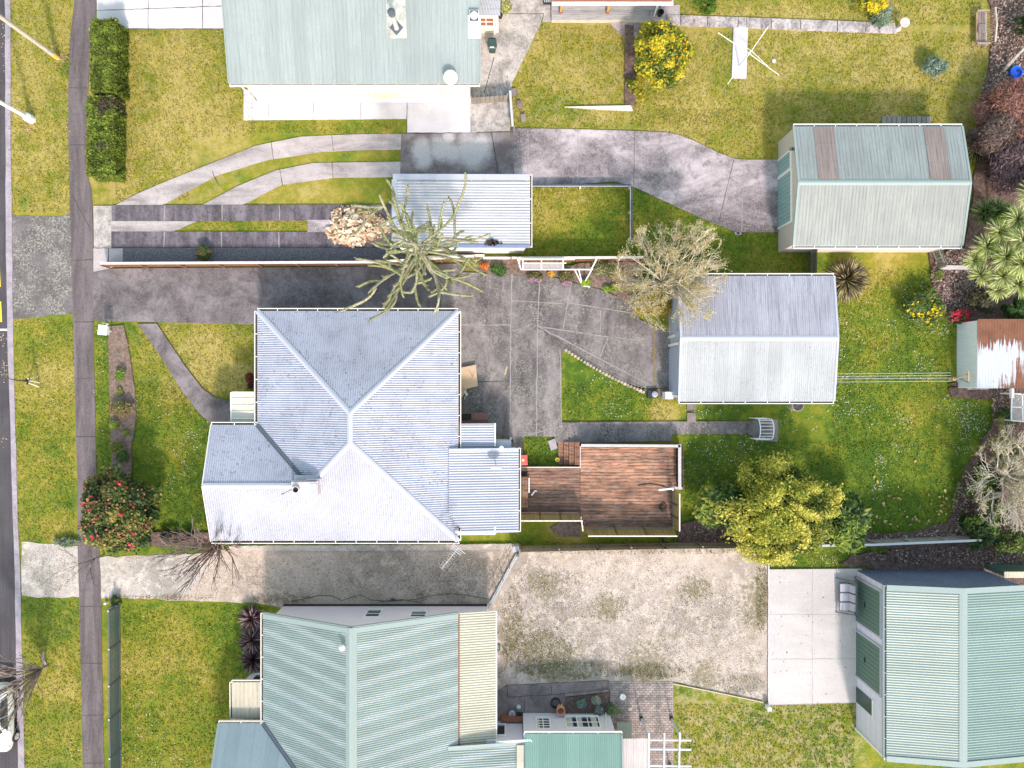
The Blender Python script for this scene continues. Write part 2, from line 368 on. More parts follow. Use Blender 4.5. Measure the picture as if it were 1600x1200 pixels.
M['roof_moire'] = m_roof('banded_green_roof', (.235, .295, .285), 'x', .25, .1, bands=(1.03, .27, .45, (.47, .49, .53)))  # pale slanted bands in the colour imitate camera moire on the ribs
M['roof_moire2'] = m_roof('banded_green_roof_east', (.235, .295, .285), 'x', .25, .1, bands=(1.03, -.17, .42, (.45, .47, .51)))  # same painted moire bands, slanted the other way
M['roof_hip'] = m_roof('smooth_blue_green_roof', (.24, .30, .33), 'y', .15, .0, fade=.05)
M['roof_cream'] = m_roof('cream_iron_roof', (.46, .43, .34), 'x', .3, .05)
M['roof_creamy'] = m_roof('cream_porch_roof', (.46, .41, .32), 'y', .35, .05)
M['roof_deep'] = m_roof('sea_green_roof', (.17, .285, .25), 'y', .15, .02, fade=.06)
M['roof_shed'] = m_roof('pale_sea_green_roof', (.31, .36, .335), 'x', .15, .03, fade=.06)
M['trim_green'] = m_plain('green_flashing', (.255, .31, .305), .45, .08)
M['trim_pale'] = m_plain('pale_flashing', (.40, .41, .48), .45, .08)
M['door_green'] = m_plain('green_garage_door', (.09, .155, .13), .5, .1)
M['door_blue'] = m_plain('blue_green_garage_door', (.24, .36, .36), .5, .1)
M['skylight'] = m_roof('grimy_translucent_sheet', (.27, .215, .20), 'y', .8, .3)
M['navy'] = m_roof('blue_grey_cladding', (.20, .24, .38), 'x', .1, .0)
def m_rusty():
    g = NG('rusted_iron_roof', .6, .3); v = g.vec(1, 1, 1)
    s = g.t.nodes.new('ShaderNodeSeparateXYZ'); g.L(g.pos, s.inputs[0])
    # rust creeps down from the top edge and sits in the lower right corner, in tongues that follow the troughs
    tong = g.noise(1, 3, .7, g.vec(6, .25, 1)); a = g.noise(1.1, 5, .7)
    top = g.math('MULTIPLY', g.math('SUBTRACT', s.outputs[1], 1.6), .55)
    low = g.math('SUBTRACT', g.math('MULTIPLY', g.math('SUBTRACT', s.outputs[0], 28.6), .35), g.math('MULTIPLY', g.math('ADD', s.outputs[1], -.3), .35))
    m = g.math('MAXIMUM', top, low); m = g.math('ADD', m, g.math('MULTIPLY', g.math('SUBTRACT', tong, .5), 2.6)); m = g.math('ADD', m, g.math('MULTIPLY', g.math('SUBTRACT', a, .5), 1.0))
    rust = g.ramp(a, [(.3, (.13, .055, .035)), (.6, (.22, .095, .055)), (.8, (.3, .15, .09))])
    g.col(g.mix((.47, .48, .53), rust, g.ramp(m, [(.36, 0.0), (.46, 1.0)]))); return g.mat
M['rusty'] = m_rusty()
# ------------------------------------------------------------ ground, lawn
mb = MB(); mb.box(-900, 900, -900, 900, -.4, -.08); o = mb.build('ground', M['far']); tag(o, None, None, kind='structure')
def vnoise(X, Y, cell, seed):
    r = np.random.default_rng(seed); T = r.random((400, 400))
    x = X / cell + 200; y = Y / cell + 200; i = np.floor(x).astype(int); j = np.floor(y).astype(int); fx = x - i; fy = y - j
    fx = fx * fx * (3 - 2 * fx); fy = fy * fy * (3 - 2 * fy); i %= 399; j %= 399
    return (T[i, j] * (1 - fx) + T[i + 1, j] * fx) * (1 - fy) + (T[i, j + 1] * (1 - fx) + T[i + 1, j + 1] * fx) * fy
def lawn():
    nx, ny = 380, 300; xs = np.linspace(-42, 42, nx); ys = np.linspace(-33, 33, ny)
    X, Y = np.meshgrid(xs, ys); PX = X * S + 800; PY = 600 - Y * S
    Z = (vnoise(X, Y, 1.7, 1) - .5) * .02
    dry = np.full(X.shape, .42); lush = np.full(X.shape, .35); straw = np.zeros(X.shape)
    def rect(x0, y0, x1, y1, soft=14):
        f = lambda t: 1 / (1 + np.exp(-np.clip(t / soft * 2.5, -40, 40)))
        return f(PX - x0) * f(x1 - PX) * f(PY - y0) * f(y1 - PY)
    def blob(x, y, rx, ry=None): ry = ry or rx; return np.exp(-((PX - x) / rx) ** 2 - ((PY - y) / ry) ** 2)
    for (a, d, l, s) in [((0, 0, 115, 335), .70, .3, .4), ((0, 490, 135, 850), .50, .5, .1), ((20, 925, 135, 1250), .42, .5, .15),
                         ((140, 40, 400, 325), .66, .3, .4), ((380, 185, 640, 345), .55, .3, .1), ((200, 335, 500, 370), .62, .2, 0),
                         ((795, 30, 985, 205), .64, .3, .45), ((980, 0, 1560, 210), .68, .3, .4), ((990, 150, 1250, 260), .62, .3, .2),
                         ((825, 288, 985, 405), .50, .3, 0), ((985, 290, 1265, 435), .40, .4, 0), ((1265, 385, 1470, 440), .42, .4, 0),
                         ((145, 500, 215, 850), .25, .7, 0), ((195, 500, 400, 640), .42, .5, .15), ((205, 620, 345, 850), .26, .6, .0),
                         ((250, 505, 400, 620), .62, .4, .3), ((875, 550, 1075, 665), .16, .7, .0), ((1060, 625, 1560, 860), .17, .4, 0),
                         ((1300, 420, 1500, 640), .27, .4, 0), ((815, 680, 900, 735), .12, .6, 0), ((320, 840, 1150, 870), .10, .6, 0),
                         ((1190, 840, 1400, 895), .25, .5, 0), ((185, 935, 420, 1250), .36, .4, .0), ((1050, 1065, 1350, 1250), .40, 1.0, .95)]:
        m = rect(*a); dry = dry * (1 - m) + d * m; lush = lush * (1 - m) + l * m; straw = straw * (1 - m) + s * m
    edge = np.interp(PY, [0, 180, 330, 495, 560, 640, 760, 850, 930, 1100, 1200, 1400], [13, 13, 14, 16, 17, 19, 23, 26, 28, 32, 34, 38]); Z = np.where(PX < edge, -.075, Z)
    for (x, y, r, d) in [(1385, 405, 40, .55), (1350, 440, 25, .3), (1340, 470, 25, .3), (270, 120, 60, .18), (300, 210, 70, .1), (350, 70, 50, -.1), (225, 260, 50, .12), (60, 180, 50, .1),
                         (1030, 640, 22, .55), (930, 600, 40, -.1), (1050, 650, 20, .4), (300, 560, 45, .22), (250, 690, 40, .1), (280, 800, 40, -.1), (270, 1020, 70, .12), (300, 1060, 60, .12), (260, 990, 50, .1),
                         (230, 1090, 60, .14), (340, 970, 50, -.1), (240, 640, 25, .25), (1330, 700, 80, .06), (1280, 650, 30, .18), (1440, 640, 30, .15), (1420, 800, 80, -.1), (70, 600, 40, .15),
                         (105, 780, 20, -.3), (60, 970, 40, -.25), (90, 1120, 40, .15), (108, 90, 10, -.5), (103, 110, 8, -.6), (980, 210, 60, .1), (900, 110, 40, .1), (1350, 60, 60, .1), (1250, 170, 70, -.2),
                         (1200, 90, 40, .15), (1400, 160, 50, .12), (1480, 60, 60, -.15), (870, 330, 40, .22), (38, 315, 10, -.6), (1000, 760, 30, -.1), (905, 825, 30, .55), (880, 830, 20, .5),
                         (1130, 440, 12, .2), (460, 335, 60, .1), (1420, 650, 30, .1)]:
        dry = dry + d * blob(x, y, r)
    dry += ((vnoise(X, Y, 4.2, 33) - .5) * .30 + (vnoise(X, Y, 1.9, 3) - .5) * .42 + (vnoise(X, Y, .8, 4) - .5) * .3) * np.clip(.3 + 1.1 * dry, .3, 1)
    V = np.stack([X, Y, Z], -1).reshape(-1, 3)
    I = np.arange(nx * ny).reshape(ny, nx); F = np.stack([I[:-1, :-1], I[:-1, 1:], I[1:, 1:], I[1:, :-1]], -1).reshape(-1, 4)
    me = bpy.data.meshes.new('lawn'); me.vertices.add(len(V)); me.vertices.foreach_set('co', V.ravel().astype(np.float32))
    me.loops.add(F.size); me.loops.foreach_set('vertex_index', F.ravel().astype(np.int32)); me.polygons.add(len(F))
    me.polygons.foreach_set('loop_start', np.arange(0, F.size, 4, dtype=np.int32)); me.update(calc_edges=True); me.validate()
    at = me.attributes.new('Col', 'FLOAT_COLOR', 'POINT')
    at.data.foreach_set('color', np.stack([np.clip(dry, 0, 1), lush, straw, np.ones_like(dry)], -1).astype(np.float32).ravel())
    tag(finish('lawn', me, None, None, M['grass'], True), None, None, kind='structure')
lawn()
# ------------------------------------------------------------ roads, paths, paving (pixel outlines on the ground)
ZC = [.022]
def pave(name, pts, mat, z=None, jit=0, step=12, kind='structure'):
    if z is None: z = ZC[0]; ZC[0] += .0031
    P = []
    for i in range(len(pts)):
        a = pts[i]; b = pts[(i + 1) % len(pts)]; L = math.dist(a, b); n = max(1, int(L / step)) if jit else 1
        for k in range(n):
            t = k / n; j = jit if (k and jit) else 0
            P.append(W(a[0] + (b[0] - a[0]) * t + random.uniform(-j, j), a[1] + (b[1] - a[1]) * t + random.uniform(-j, j))[:2])
    bm = bmesh.new(); vs = [bm.verts.new((x, y, z)) for x, y in P]; f = bm.faces.new(vs)
    if f.normal.z < 0: f.normal_flip()
    bm.normal_update()
    if f.normal.z < 0: f.normal_flip()
    e = bmesh.ops.extrude_face_region(bm, geom=[f]); nv = [q for q in e['geom'] if isinstance(q, bmesh.types.BMVert)]
    # extruded copy becomes the top; the original drops into the ground
    for v in vs: v.co.z = -.06
    bmesh.ops.triangulate(bm, faces=[q for q in bm.faces if len(q.verts) > 4])
    bmesh.ops.recalc_face_normals(bm, faces=bm.faces[:])
    me = bpy.data.meshes.new(name); bm.to_mesh(me); bm.free()
    o = finish(name, me, None, None, M[mat]); tag(o, None, None, kind=kind); return o
pave('road', [(-700, -300), (8, -300), (8, 0), (9, 180), (10, 400), (13, 560), (17, 660), (21, 800), (24, 900), (30, 1200), (34, 1500), (-700, 1500)], 'road', z=-.012)
pave('kerb', [(8, -300), (16, -300), (17, 60), (17, 180), (19, 330), (21, 495), (22, 560), (24, 640), (27, 760), (30, 850), (33, 930), (37, 1100), (39, 1200), (44, 1500), (34, 1500), (29, 1200), (27, 1100), (24, 900), (20, 780), (17, 660), (13, 560), (10, 400), (9, 180)], 'kerb', z=.05, jit=.5, step=25)
pave('road_marking', [(-6, 415), (2, 415), (3, 448), (-6, 448)], 'white', z=-.008)
for p in ([(-8, 414), (-1, 414), (1, 448), (-8, 448)], [(-8, 471), (1.5, 471), (3, 503), (-8, 503)]):
    o = pave('road_marking', p, 'white', z=-.004)
    o.data.materials.clear(); o.data.materials.append(m_plain('yellow_road_paint', (.75, .55, .04), .6, .15) if 'yellow_road_paint' not in bpy.data.materials else bpy.data.materials['yellow_road_paint'])
bpy.data.objects.remove([o for o in bpy.data.objects if o.name.startswith('road_marking')][0])
o = pave('road_marking', [(-60, 513.5), (18, 513.5), (18, 517), (-60, 517)], 'white', z=-.003)
FP = [(117, -300), (117, 0), (110, 60), (107, 140), (107, 220), (110, 330), (113, 450), (116, 560), (118, 640), (121, 740), (122, 860), (124, 930), (127, 1050), (130, 1200), (136, 1500),
      (169, 1500), (163, 1200), (160, 1050), (158, 900), (153, 830), (151, 740), (149, 640), (147, 560), (147, 450), (145, 330), (144, 300), (134, 262), (136, 180), (140, 100), (147, 40), (152, 0), (152, -300)]
pave('vehicle_crossing', [(18, 334), (28, 338), (100, 337), (113, 330), (117, 490), (80, 492), (60, 496), (21, 498)], 'lichen', jit=1.2)
pave('gravel_crossing', [(34, 846), (60, 849), (124, 853), (126, 933), (60, 934), (35, 930)], 'cream_gravel', jit=1.5)
pave('gravel_driveway', [(155, 872), (230, 868), (300, 866), (400, 853), (560, 851), (807, 851), (812, 858), (1142, 853), (1200, 858), (1201, 1096), (1128, 1082), (1052, 1066), (1052, 1072), (778, 1080), (740, 1000), (440, 950), (400, 942), (158, 934)], 'gravel2', jit=1.6)
pave('gravel_yard', [(812, 859), (1142, 854), (1200, 859), (1200, 1095), (1128, 1081), (1052, 1065), (950, 1064), (790, 1068), (779, 1000), (768, 940), (790, 895)], 'gravel', jit=2.5)
pave('gravel_entry', [(152, 872), (300, 868), (330, 885), (300, 925), (250, 931), (155, 934)], 'cream_gravel', jit=4)
pave('footpath', FP, 'path')
pave('neighbour_driveway', [(150, -200), (420, -200), (420, 45), (175, 45), (152, 28)], 'white')
pave('terrace', [(381, 140), (640, 140), (640, 186), (381, 188)], 'white')
pave('patio', [(636, 140), (735, 140), (735, 208), (636, 208)], 'white')
pave('side_yard', [(700, -200), (870, -200), (865, 20), (846, 35), (800, 130), (797, 205), (735, 208), (735, 140), (700, 130)], 'palemix')
pave('corner_slab', [(846, 34), (863, 8), (1062, 8), (1062, 26), (1055, 47), (1041, 46), (1030, 32), (950, 33)], 'pale')
pave('corner_slab', [(948, 32), (1000, 32), (995, 60), (976, 60)], 'mottle')
pave('drive_strip', [(181, 321), (215, 303), (262, 283), (330, 256), (400, 228), (470, 214), (560, 210), (640, 210), (640, 234), (560, 235), (500, 238), (420, 250), (340, 274), (254, 321)], 'pale')
pave('drive_strip', [(316, 321), (370, 292), (430, 267), (490, 255), (640, 253), (640, 277), (520, 278), (440, 289), (380, 320)], 'pale')
pave('rear_court', [(627, 210), (797, 207), (806, 300), (625, 300)], 'mottle')
o = [q for q in bpy.data.objects if q.name == 'rear_court'][0]
def m_puddle():
    g = NG('puddle_stained_concrete', .9, .2); n = g.noise(1.2, 7, .7); f_ = g.noise(16, 4, .8); b = g.blobs([W(659, 236)[:2] + (1.0,), W(662, 250)[:2] + (.8,), W(690, 233)[:2] + (1.1,), W(707, 240)[:2] + (.9,), W(737, 238)[:2] + (1.5,), W(752, 226)[:2] + (.9,), W(700, 216)[:2] + (.6,)])
    x = g.ramp(g.math('ADD', g.math('MULTIPLY', b, .75), g.math('MULTIPLY', n, .8)), [(.34, (.14, .115, .115)), (.48, (.22, .19, .19)), (.62, (.33, .30, .30)), (.85, (.46, .43, .43))])
    g.col(g.mix(x, (.08, .07, .08), g.math('MULTIPLY', g.ramp(f_, [(.5, 0.0), (.62, 1.0)]), .5))); g.bump(f_, .2, .01); return g.mat
o.data.materials.clear(); o.data.materials.append(m_puddle())
pave('court_edge', [(797, 203), (826, 203), (826, 295), (806, 297)], 'mottle')
pave('curved_driveway', [(804, 201), (880, 202), (960, 204), (1040, 207), (1062, 212), (1085, 221), (1120, 238), (1145, 248), (1165, 250), (1235, 250), (1235, 363), (1150, 363), (1100, 343), (1050, 320), (990, 292), (960, 284), (920, 287), (860, 290), (804, 290)], 'mottle')
pave('entry_slab', [(147, 322), (175, 322), (175, 388), (148, 388)], 'palemix')
pave('entry_corner', [(147, 388), (193, 388), (193, 409), (172, 420), (162, 425), (147, 426)], 'pale')
pave('parking_strip', [(175, 321), (632, 320), (632, 344), (175, 346)], 'strip')
pave('parking_strip', [(175, 362), (632, 363), (632, 387), (175, 387)], 'strip')
pave('parking_infill', [(175, 346), (308, 346), (271, 362), (175, 362)], 'pale')
pave('parking_infill', [(481, 344), (632, 344), (632, 363), (481, 363)], 'mottle')
pave('gravel_strip', [(193, 388), (640, 388), (640, 410), (193, 410)], 'dgravel')
pave('driveway', [(147, 426), (165, 422), (172, 420), (560, 417), (722, 412), (722, 520), (400, 507), (147, 501)], 'drive')
pave('courtyard', [(690, 425), (800, 428), (850, 430), (915, 447), (935, 452), (975, 468), (1000, 500), (1066, 530), (1066, 606), (1008, 607), (975, 598), (930, 573), (885, 546), (878, 552), (877, 659), (960, 659), (1168, 658), (1185, 655), (1215, 655), (1215, 690), (1185, 688), (1168, 678), (1050, 678), (1048, 689), (870, 692), (866, 682), (817, 681), (817, 732), (690, 732)], 'court')
pave('garden_path', [(215, 506), (246, 506), (262, 530), (290, 572), (318, 608), (335, 620), (361, 627), (410, 630), (410, 662), (350, 663), (330, 662), (312, 645), (285, 610), (255, 562), (228, 522)], 'drive')
pave('stepping_slab', [(1073, 627), (1087, 627), (1087, 641), (1073, 641)], 'brown'); pave('stepping_slab', [(1073, 645), (1087, 645), (1087, 660), (1073, 660)], 'brown')
pave('garden_walk', [(1041, 24), (1120, 27), (1396, 37), (1400, 53), (1300, 50), (1160, 44), (1061, 41), (1041, 46)], 'oldpath')
pave('apron', [(1200, 889), (1345, 888), (1345, 1096), (1200, 1100)], 'slab')
pave('back_terrace', [(778, 1080), (793, 1070), (941, 1063), (952, 1063), (952, 1135), (778, 1135)], 'brown')
pave('flower_bed', [(172, 510), (195, 508), (202, 545), (212, 610), (214, 650), (207, 690), (206, 760), (180, 760), (175, 700), (173, 640), (171, 560)], 'soil', jit=1.2)
pave('flower_bed', [(1530, -100), (1800, -100), (1800, 560), (1500, 500), (1470, 480), (1455, 440), (1450, 395), (1505, 390), (1520, 300), (1525, 180), (1538, 130), (1545, 95), (1550, 50)], 'mulch', jit=3)
pave('flower_bed', [(1480, 600), (1800, 600), (1800, 900), (1500, 880), (1350, 850), (1300, 835), (1420, 832), (1480, 815), (1500, 770), (1505, 735), (1530, 700), (1550, 660), (1555, 620)], 'mulch', jit=3)
pave('flower_bed', [(1310, 880), (1330, 865), (1420, 858), (1560, 852), (1700, 870), (1700, 990), (1345, 884)], 'mulch', jit=3)
pave('flower_bed', [(1060, 820), (1100, 812), (1340, 835), (1345, 846), (1060, 850)], 'mulch', jit=3)
pave('flower_bed', [(722, 402), (800, 400), (850, 420), (905, 412), (1000, 410), (1010, 480), (985, 478), (950, 455), (915, 447), (880, 432), (800, 428), (722, 423)], 'soil', jit=2)
pave('flower_bed', [(976, 40), (990, 42), (992, 165), (976, 165)], 'mulch', jit=1.5)
pave('flower_bed', [(1005, 608), (1066, 608), (1066, 625), (1045, 625), (1012, 615)], 'soil', jit=1.5)
pave('flower_bed', [(1362, -40), (1391, -40), (1391, 36), (1362, 34)], 'soil', jit=1)
pave('flower_bed', [(230, 832), (345, 832), (345, 852), (230, 852)], 'mulch', jit=3)
pave('flower_bed', [(1480, 606), (1560, 610), (1540, 625), (1485, 620)], 'mulch', jit=2)
pave('rusty_bare_patch', [(884, 808), (905, 814), (908, 838), (880, 838), (858, 825)], 'soil', jit=2)
pave('mowing_strip', [(358, 852), (560, 851), (807, 849), (808, 858), (700, 859), (520, 860), (360, 858)], 'cream_gravel', jit=.5, step=5)
for p in [(803, 145), (811, 164), (817, 185)]:
    pave('stepping_stone', [(p[0] - 4, p[1] - 5), (p[0] + 3, p[1] - 6), (p[0] + 5, p[1] + 2), (p[0] + 3, p[1] + 6), (p[0] - 3, p[1] + 5)], 'brown')
# joints
def joints(name, lines, wpx, mat, z=.006):
    mb = MB()
    for k, (x0, y0, x1, y1, zz) in enumerate(lines):
        n = max(1, int(math.dist((x0, y0), (x1, y1)) / 8)); pt = []
        for i in range(n + 1):
            t = i / n; pt.append(W(x0 + (x1 - x0) * t + random.uniform(-.35, .35), y0 + (y1 - y0) * t + random.uniform(-.35, .35), 0))
        d = Vector(pt[-1]) - Vector(pt[0]); d.normalize(); ww = [wpx / S / 2 * random.uniform(.5, 1.3) for _ in pt]
        nx, ny = -d.y, d.x; z1 = zz + .003 + .0004 * k
        vs = [(p[0] + s_ * nx * w_, p[1] + s_ * ny * w_, z1) for p, w_ in zip(pt, ww) for s_ in (-1, 1)]
        mb.add(vs, [(2 * i, 2 * i + 1, 2 * i + 3, 2 * i + 2)[::-1] for i in range(n)])
    o = mb.build(name, mat); tag(o, None, None, kind='structure'); return o
ztop = {}
for o in bpy.data.objects:
    if o.get('kind') == 'structure' and o.type == 'MESH': ztop.setdefault(o.name.split('.')[0], 0); ztop[o.name.split('.')[0]] = max(ztop[o.name.split('.')[0]], max((v.co.z for v in o.data.vertices), default=0))
zt = lambda n: ztop[n]
mj_d = m_plain('dark_joint', (.06, .05, .05), .9, .2); mj_l = m_plain('chalky_joint', (.27, .245, .245), .9, .35); mj_m = m_plain('mossy_joint', (.20, .15, .06), .9, .3); mj_t = m_plain('tar_joint', (.13, .12, .13), .9, .2)
f = zt('footpath'); joints('footpath_joints', [(107, 138, 137, 138, f), (110, 227, 134, 227, f), (113, 407, 147, 406, f), (116, 503, 147, 503, f), (118, 592, 147, 591, f), (120, 682, 150, 682, f), (126, 947, 158, 947, f), (128, 1036, 160, 1036, f), (129, 1117, 162, 1117, f), (131, 1192, 163, 1192, f), (113, 305, 142, 358, f)], 1.0, mj_d)
f = zt('driveway'); joints('driveway_joints', [(246, 421, 244, 505, f), (348, 419, 349, 506, f), (455, 418, 455, 486, f), (570, 417, 570, 486, f), (172, 420, 200, 500, f), (160, 426, 180, 470, f)], 1.2, mj_t)
f = zt('courtyard'); joints('courtyard_joints', [(800, 428, 798, 520, f), (843, 440, 840, 510, f), (893, 440, 880, 512, f), (840, 510, 838, 682, f), (798, 520, 797, 690, f), (720, 508, 798, 508, f), (798, 470, 880, 475, f), (885, 473, 990, 490, f), (840, 510, 950, 527, f), (840, 510, 1020, 604, f), (950, 527, 937, 558, f), (938, 485, 938, 520, f), (960, 527, 1000, 533, f), (875, 545, 877, 660, f), (815, 682, 878, 665, f), (850, 665, 850, 682, f)], 1.5, mj_l)
joints('courtyard_mossy_joint', [(1022, 512, 1021, 606, f), (1050, 520, 1050, 606, f)], 2.2, mj_m)
joints('courtyard_dark_joints', [(838, 510, 925, 568, f), (925, 568, 1007, 607, f), (720, 598, 795, 595, f), (878, 660, 960, 659, f)], 1.1, mj_d)
f = zt('curved_driveway'); joints('curved_driveway_joints', [(903, 203, 902, 287, f), (1080, 221, 1052, 320, f), (825, 203, 825, 290, f), (1162, 250, 1158, 362, f)], 1.3, mj_l)
joints('curved_driveway_cracks', [(991, 206, 990, 291, f), (1146, 250, 1122, 350, f)], .9, mj_d)
f = zt('terrace'); joints('terrace_joints', [(490, 150, 490, 187, f), (564, 150, 564, 186, f), (420, 156, 420, 187, f)], .9, mj_t)
f = zt('patio'); joints('patio_joint', [(636, 150, 636, 208, f), (636, 208, 735, 208, f)], 1.0, mj_d)
f = zt('neighbour_driveway'); joints('neighbour_driveway_joints', [(232, -40, 232, 45, f), (317, -40, 317, 45, f), (150, 17, 350, 10, f), (190, 45.5, 350, 45.5, f)], 1.0, mj_d)
f = zt('drive_strip'); joints('drive_strip_joints', [(424, 222, 428, 250, f), (519, 212, 521, 236, f), (332, 268, 342, 290, f), (437, 262, 442, 290, f), (519, 254, 521, 278, f)], 1.0, mj_d)
f = zt('parking_strip'); joints('parking_strip_joints', [(258, 321, 258, 345, f), (258, 363, 257, 387, f), (348, 321, 348, 345, f), (347, 363, 347, 387, f), (437, 321, 438, 345, f), (436, 363, 437, 387, f), (175, 345, 175, 322, f)], 1.8, mj_l)
f = zt('entry_corner'); joints('entry_joints', [(147, 388, 560, 387.5, f), (171, 389, 170, 410, f), (147, 426, 172, 421, f)], 1.1, mj_d)
f = zt('garden_walk'); joints('garden_walk_joints', [(1105, 27, 1105, 42, f), (1153, 28, 1152, 44, f), (1166, 29, 1166, 44, f), (1204, 30, 1204, 46, f), (1307, 33, 1307, 50, f), (1352, 36, 1351, 51, f), (1250, 32, 1250, 48, f), (1063, 25, 1063, 41, f)], 1.3, mj_d)
f = zt('apron'); joints('apron_joints', [(1268, 889, 1268, 1098, f), (1200, 959, 1340, 959, f), (1200, 1029, 1338, 1028, f), (1200, 1100, 1337, 1097, f)], .8, m_plain('apron_joint', (.30, .27, .27), .9, .2))
joints('apron_edge', [(1200, 862, 1200, 1100, .12)], 2.2, M['white'])
f = zt('side_yard'); joints('side_yard_joints', [(772, 90, 757, 145, f), (782, 22, 850, 22, f), (850, 22, 846, 35, f), (745, 207, 797, 206, f), (768, 208, 778, 270, f + .03)], 1.1, mj_d)
f = zt('back_terrace'); joints('back_terrace_joints', [(793, 1088, 862, 1084, f), (862, 1084, 940, 1078, f), (862, 1070, 862, 1084, f), (820, 1090, 818, 1120, f), (793, 1070, 793, 1090, f)], 1.1, mj_d)
f = zt('garden_walk'); 
# brick pavers of the back patio, one sheet of separate bricks
mb = MB(); mb.uc = True; x0, y0 = W(953, 1064)[:2]; x1, y1 = W(1052, 1260)[:2]
mb.col = (.20, .165, .15); mb.box(x0, x1, y1, y0, -.05, .03)
nx = 30; ny = 54; bw = (x1 - x0) / nx; bh = (y0 - y1) / ny
for j in range(ny):
    for i in range(nx // 2 + 1):
        a = x0 + (i * 2 - (j % 2)) * bw; b = a + 2 * bw; a = max(a, x0); b = min(b, x1)
        if b - a < .05: continue
        k = random.uniform(.75, 1.2); mb.col = (.34 * k, .275 * k, .255 * k)
        mb.box(a + .012, b - .012, y0 - (j + 1) * bh + .012, y0 - j * bh - .012, .031, .045 + random.uniform(0, .004))
tag(mb.build('paved_patio', M['paver']), None, None, kind='structure')
# ------------------------------------------------------------ buildings
def U(x, y, z=0): return (x / S, y / S, z)          # true plan position in 1/25 m, height in m
def window(parent, c, w, h, face, nx=2, ny=2, glass='glass', frame='white_paint', depth=.06, curtain=None):
    """face: '+y','-y','+x','-x' outward direction; c = centre on the wall surface"""
    ax = 0 if face[1] == 'y' else 1; sg = 1 if face[0] == '+' else -1
    def bx(mb, u0, u1, z0, z1, d0, d1):
        lo, hi = (d0, d1) if sg > 0 else (-d1, -d0)
        if ax == 0: mb.box(c[0] + u0, c[0] + u1, c[1] + lo, c[1] + hi, c[2] + z0, c[2] + z1)
        else: mb.box(c[0] + lo, c[0] + hi, c[1] + u0, c[1] + u1, c[2] + z0, c[2] + z1)
    mb = MB(); t = .07
    bx(mb, -w / 2 - t, w / 2 + t, h / 2, h / 2 + t, .0, depth); bx(mb, -w / 2 - t, w / 2 + t, -h / 2 - t, -h / 2, .0, depth + .05)
    bx(mb, -w / 2 - t, -w / 2, -h / 2, h / 2, .0, depth); bx(mb, w / 2, w / 2 + t, -h / 2, h / 2, .0, depth)
    for i in range(1, nx): u = -w / 2 + w * i / nx; bx(mb, u - .025, u + .025, -h / 2, h / 2, .0, depth - .012)
    for j in range(1, ny): z = -h / 2 + h * j / ny; bx(mb, -w / 2, w / 2, z - .025, z + .025, .0, depth - .016)
    f = mb.build('window', M[frame], parent)
    mb = MB(); bx(mb, -w / 2 + .002, w / 2 - .002, -h / 2 + .002, h / 2 - .002, -.02, .012); mb.build('pane', M[glass], f)
    if curtain:
        mb = MB()
        for u in curtain: bx(mb, u * w - .09 * w, u * w + .09 * w, -h / 2 + .01, h / 2 - .01, .013, .02)
        mb.build('curtain', M['curtain'], f)
    return f
def rectwall(mb, x0, x1, y0, y1, z1, z0=-.1): mb.box(x0, x1, y0, y1, z0, z1)
# ---- 1. main hip-roofed house in the middle
E = 2.8; sl_ = .339
hx0, hx1, hy0, hy1 = -372.9, -78.9, -229.5, 106.8
NW, NE, SE = U(hx0, hy1, E), U(hx1, hy1, E), U(hx1, hy0, E)
hr = -225.9; half = (hx1 - hx0) / 2; rz = E + half / S * sl_
aN = U(hr, hy1 - half, rz); aS = U(hr, hy0 + half, rz)
wx0 = -440; wyN = -60; wr = (wyN + hy0) / 2; wz = E + (wyN - hy0) / 2 / S * sl_
F_ = U(hx0, wyN, E); D_ = U(wx0, wyN, E); G_ = U(wx0, hy0, E); Rw = U(wx0, wr, wz); Rj = U(hx0 + (wyN - wr), wr, wz)
hs = thing('house', 'grey hip-roofed iron house in the middle, between the driveway and the gravel drive', 'house', U(-230, -60))
mb = MB(); i_ = 9
mb.prism([U(hx0 + i_, hy1 - i_)[:2], U(hx1 - i_, hy1 - i_)[:2], U(hx1 - i_, hy0 + i_)[:2], U(wx0 + i_, hy0 + i_)[:2], U(wx0 + i_, wyN - i_)[:2], U(hx0 + i_, wyN - i_)[:2]], -.1, E - .06)
mb.add([U(wx0 + i_, wyN - i_, E - .06), U(wx0 + i_, hy0 + i_, E - .06), U(wx0 + i_, wr, wz - .12), U(wx0 + i_ + 6, wyN - i_, E - .06), U(wx0 + i_ + 6, hy0 + i_, E - .06), U(wx0 + i_ + 6, wr, wz - .12)], [(0, 2, 1), (3, 4, 5), (0, 3, 5, 2), (2, 5, 4, 1)])
mb.build('wall', M['cream'], hs)
mb = MB()
Gm = (Rj[0], SE[1], E)
for poly in ([NW, NE, aN], [NE, SE, aS, aN], [NW, aN, aS, Rj, F_], [D_, F_, Rj, Rw]): mb.sheet(poly, .13, .022)
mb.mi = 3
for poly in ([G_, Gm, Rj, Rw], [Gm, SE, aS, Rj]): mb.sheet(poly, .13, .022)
mb.mi = 1
for a, b in ((NW, aN), (NE, aN), (aN, aS), (aS, SE), (aS, Rj), (Rw, Rj)): mb.cap(a, b, .32, .055, .05)
mb.mi = 2; mb.cap(F_, Rj, .2, -.05, .035)
roof = mb.build('roof', [M['roof_main'], M['trim_pale'], M['blackmetal'], M['roof_main_s']], hs)
M['gutter_w'] = m_plain('gutter_cream', (.66, .60, .54), .5, .12)
mb = MB(); mats = [M['gutter_w'], M['dark']]
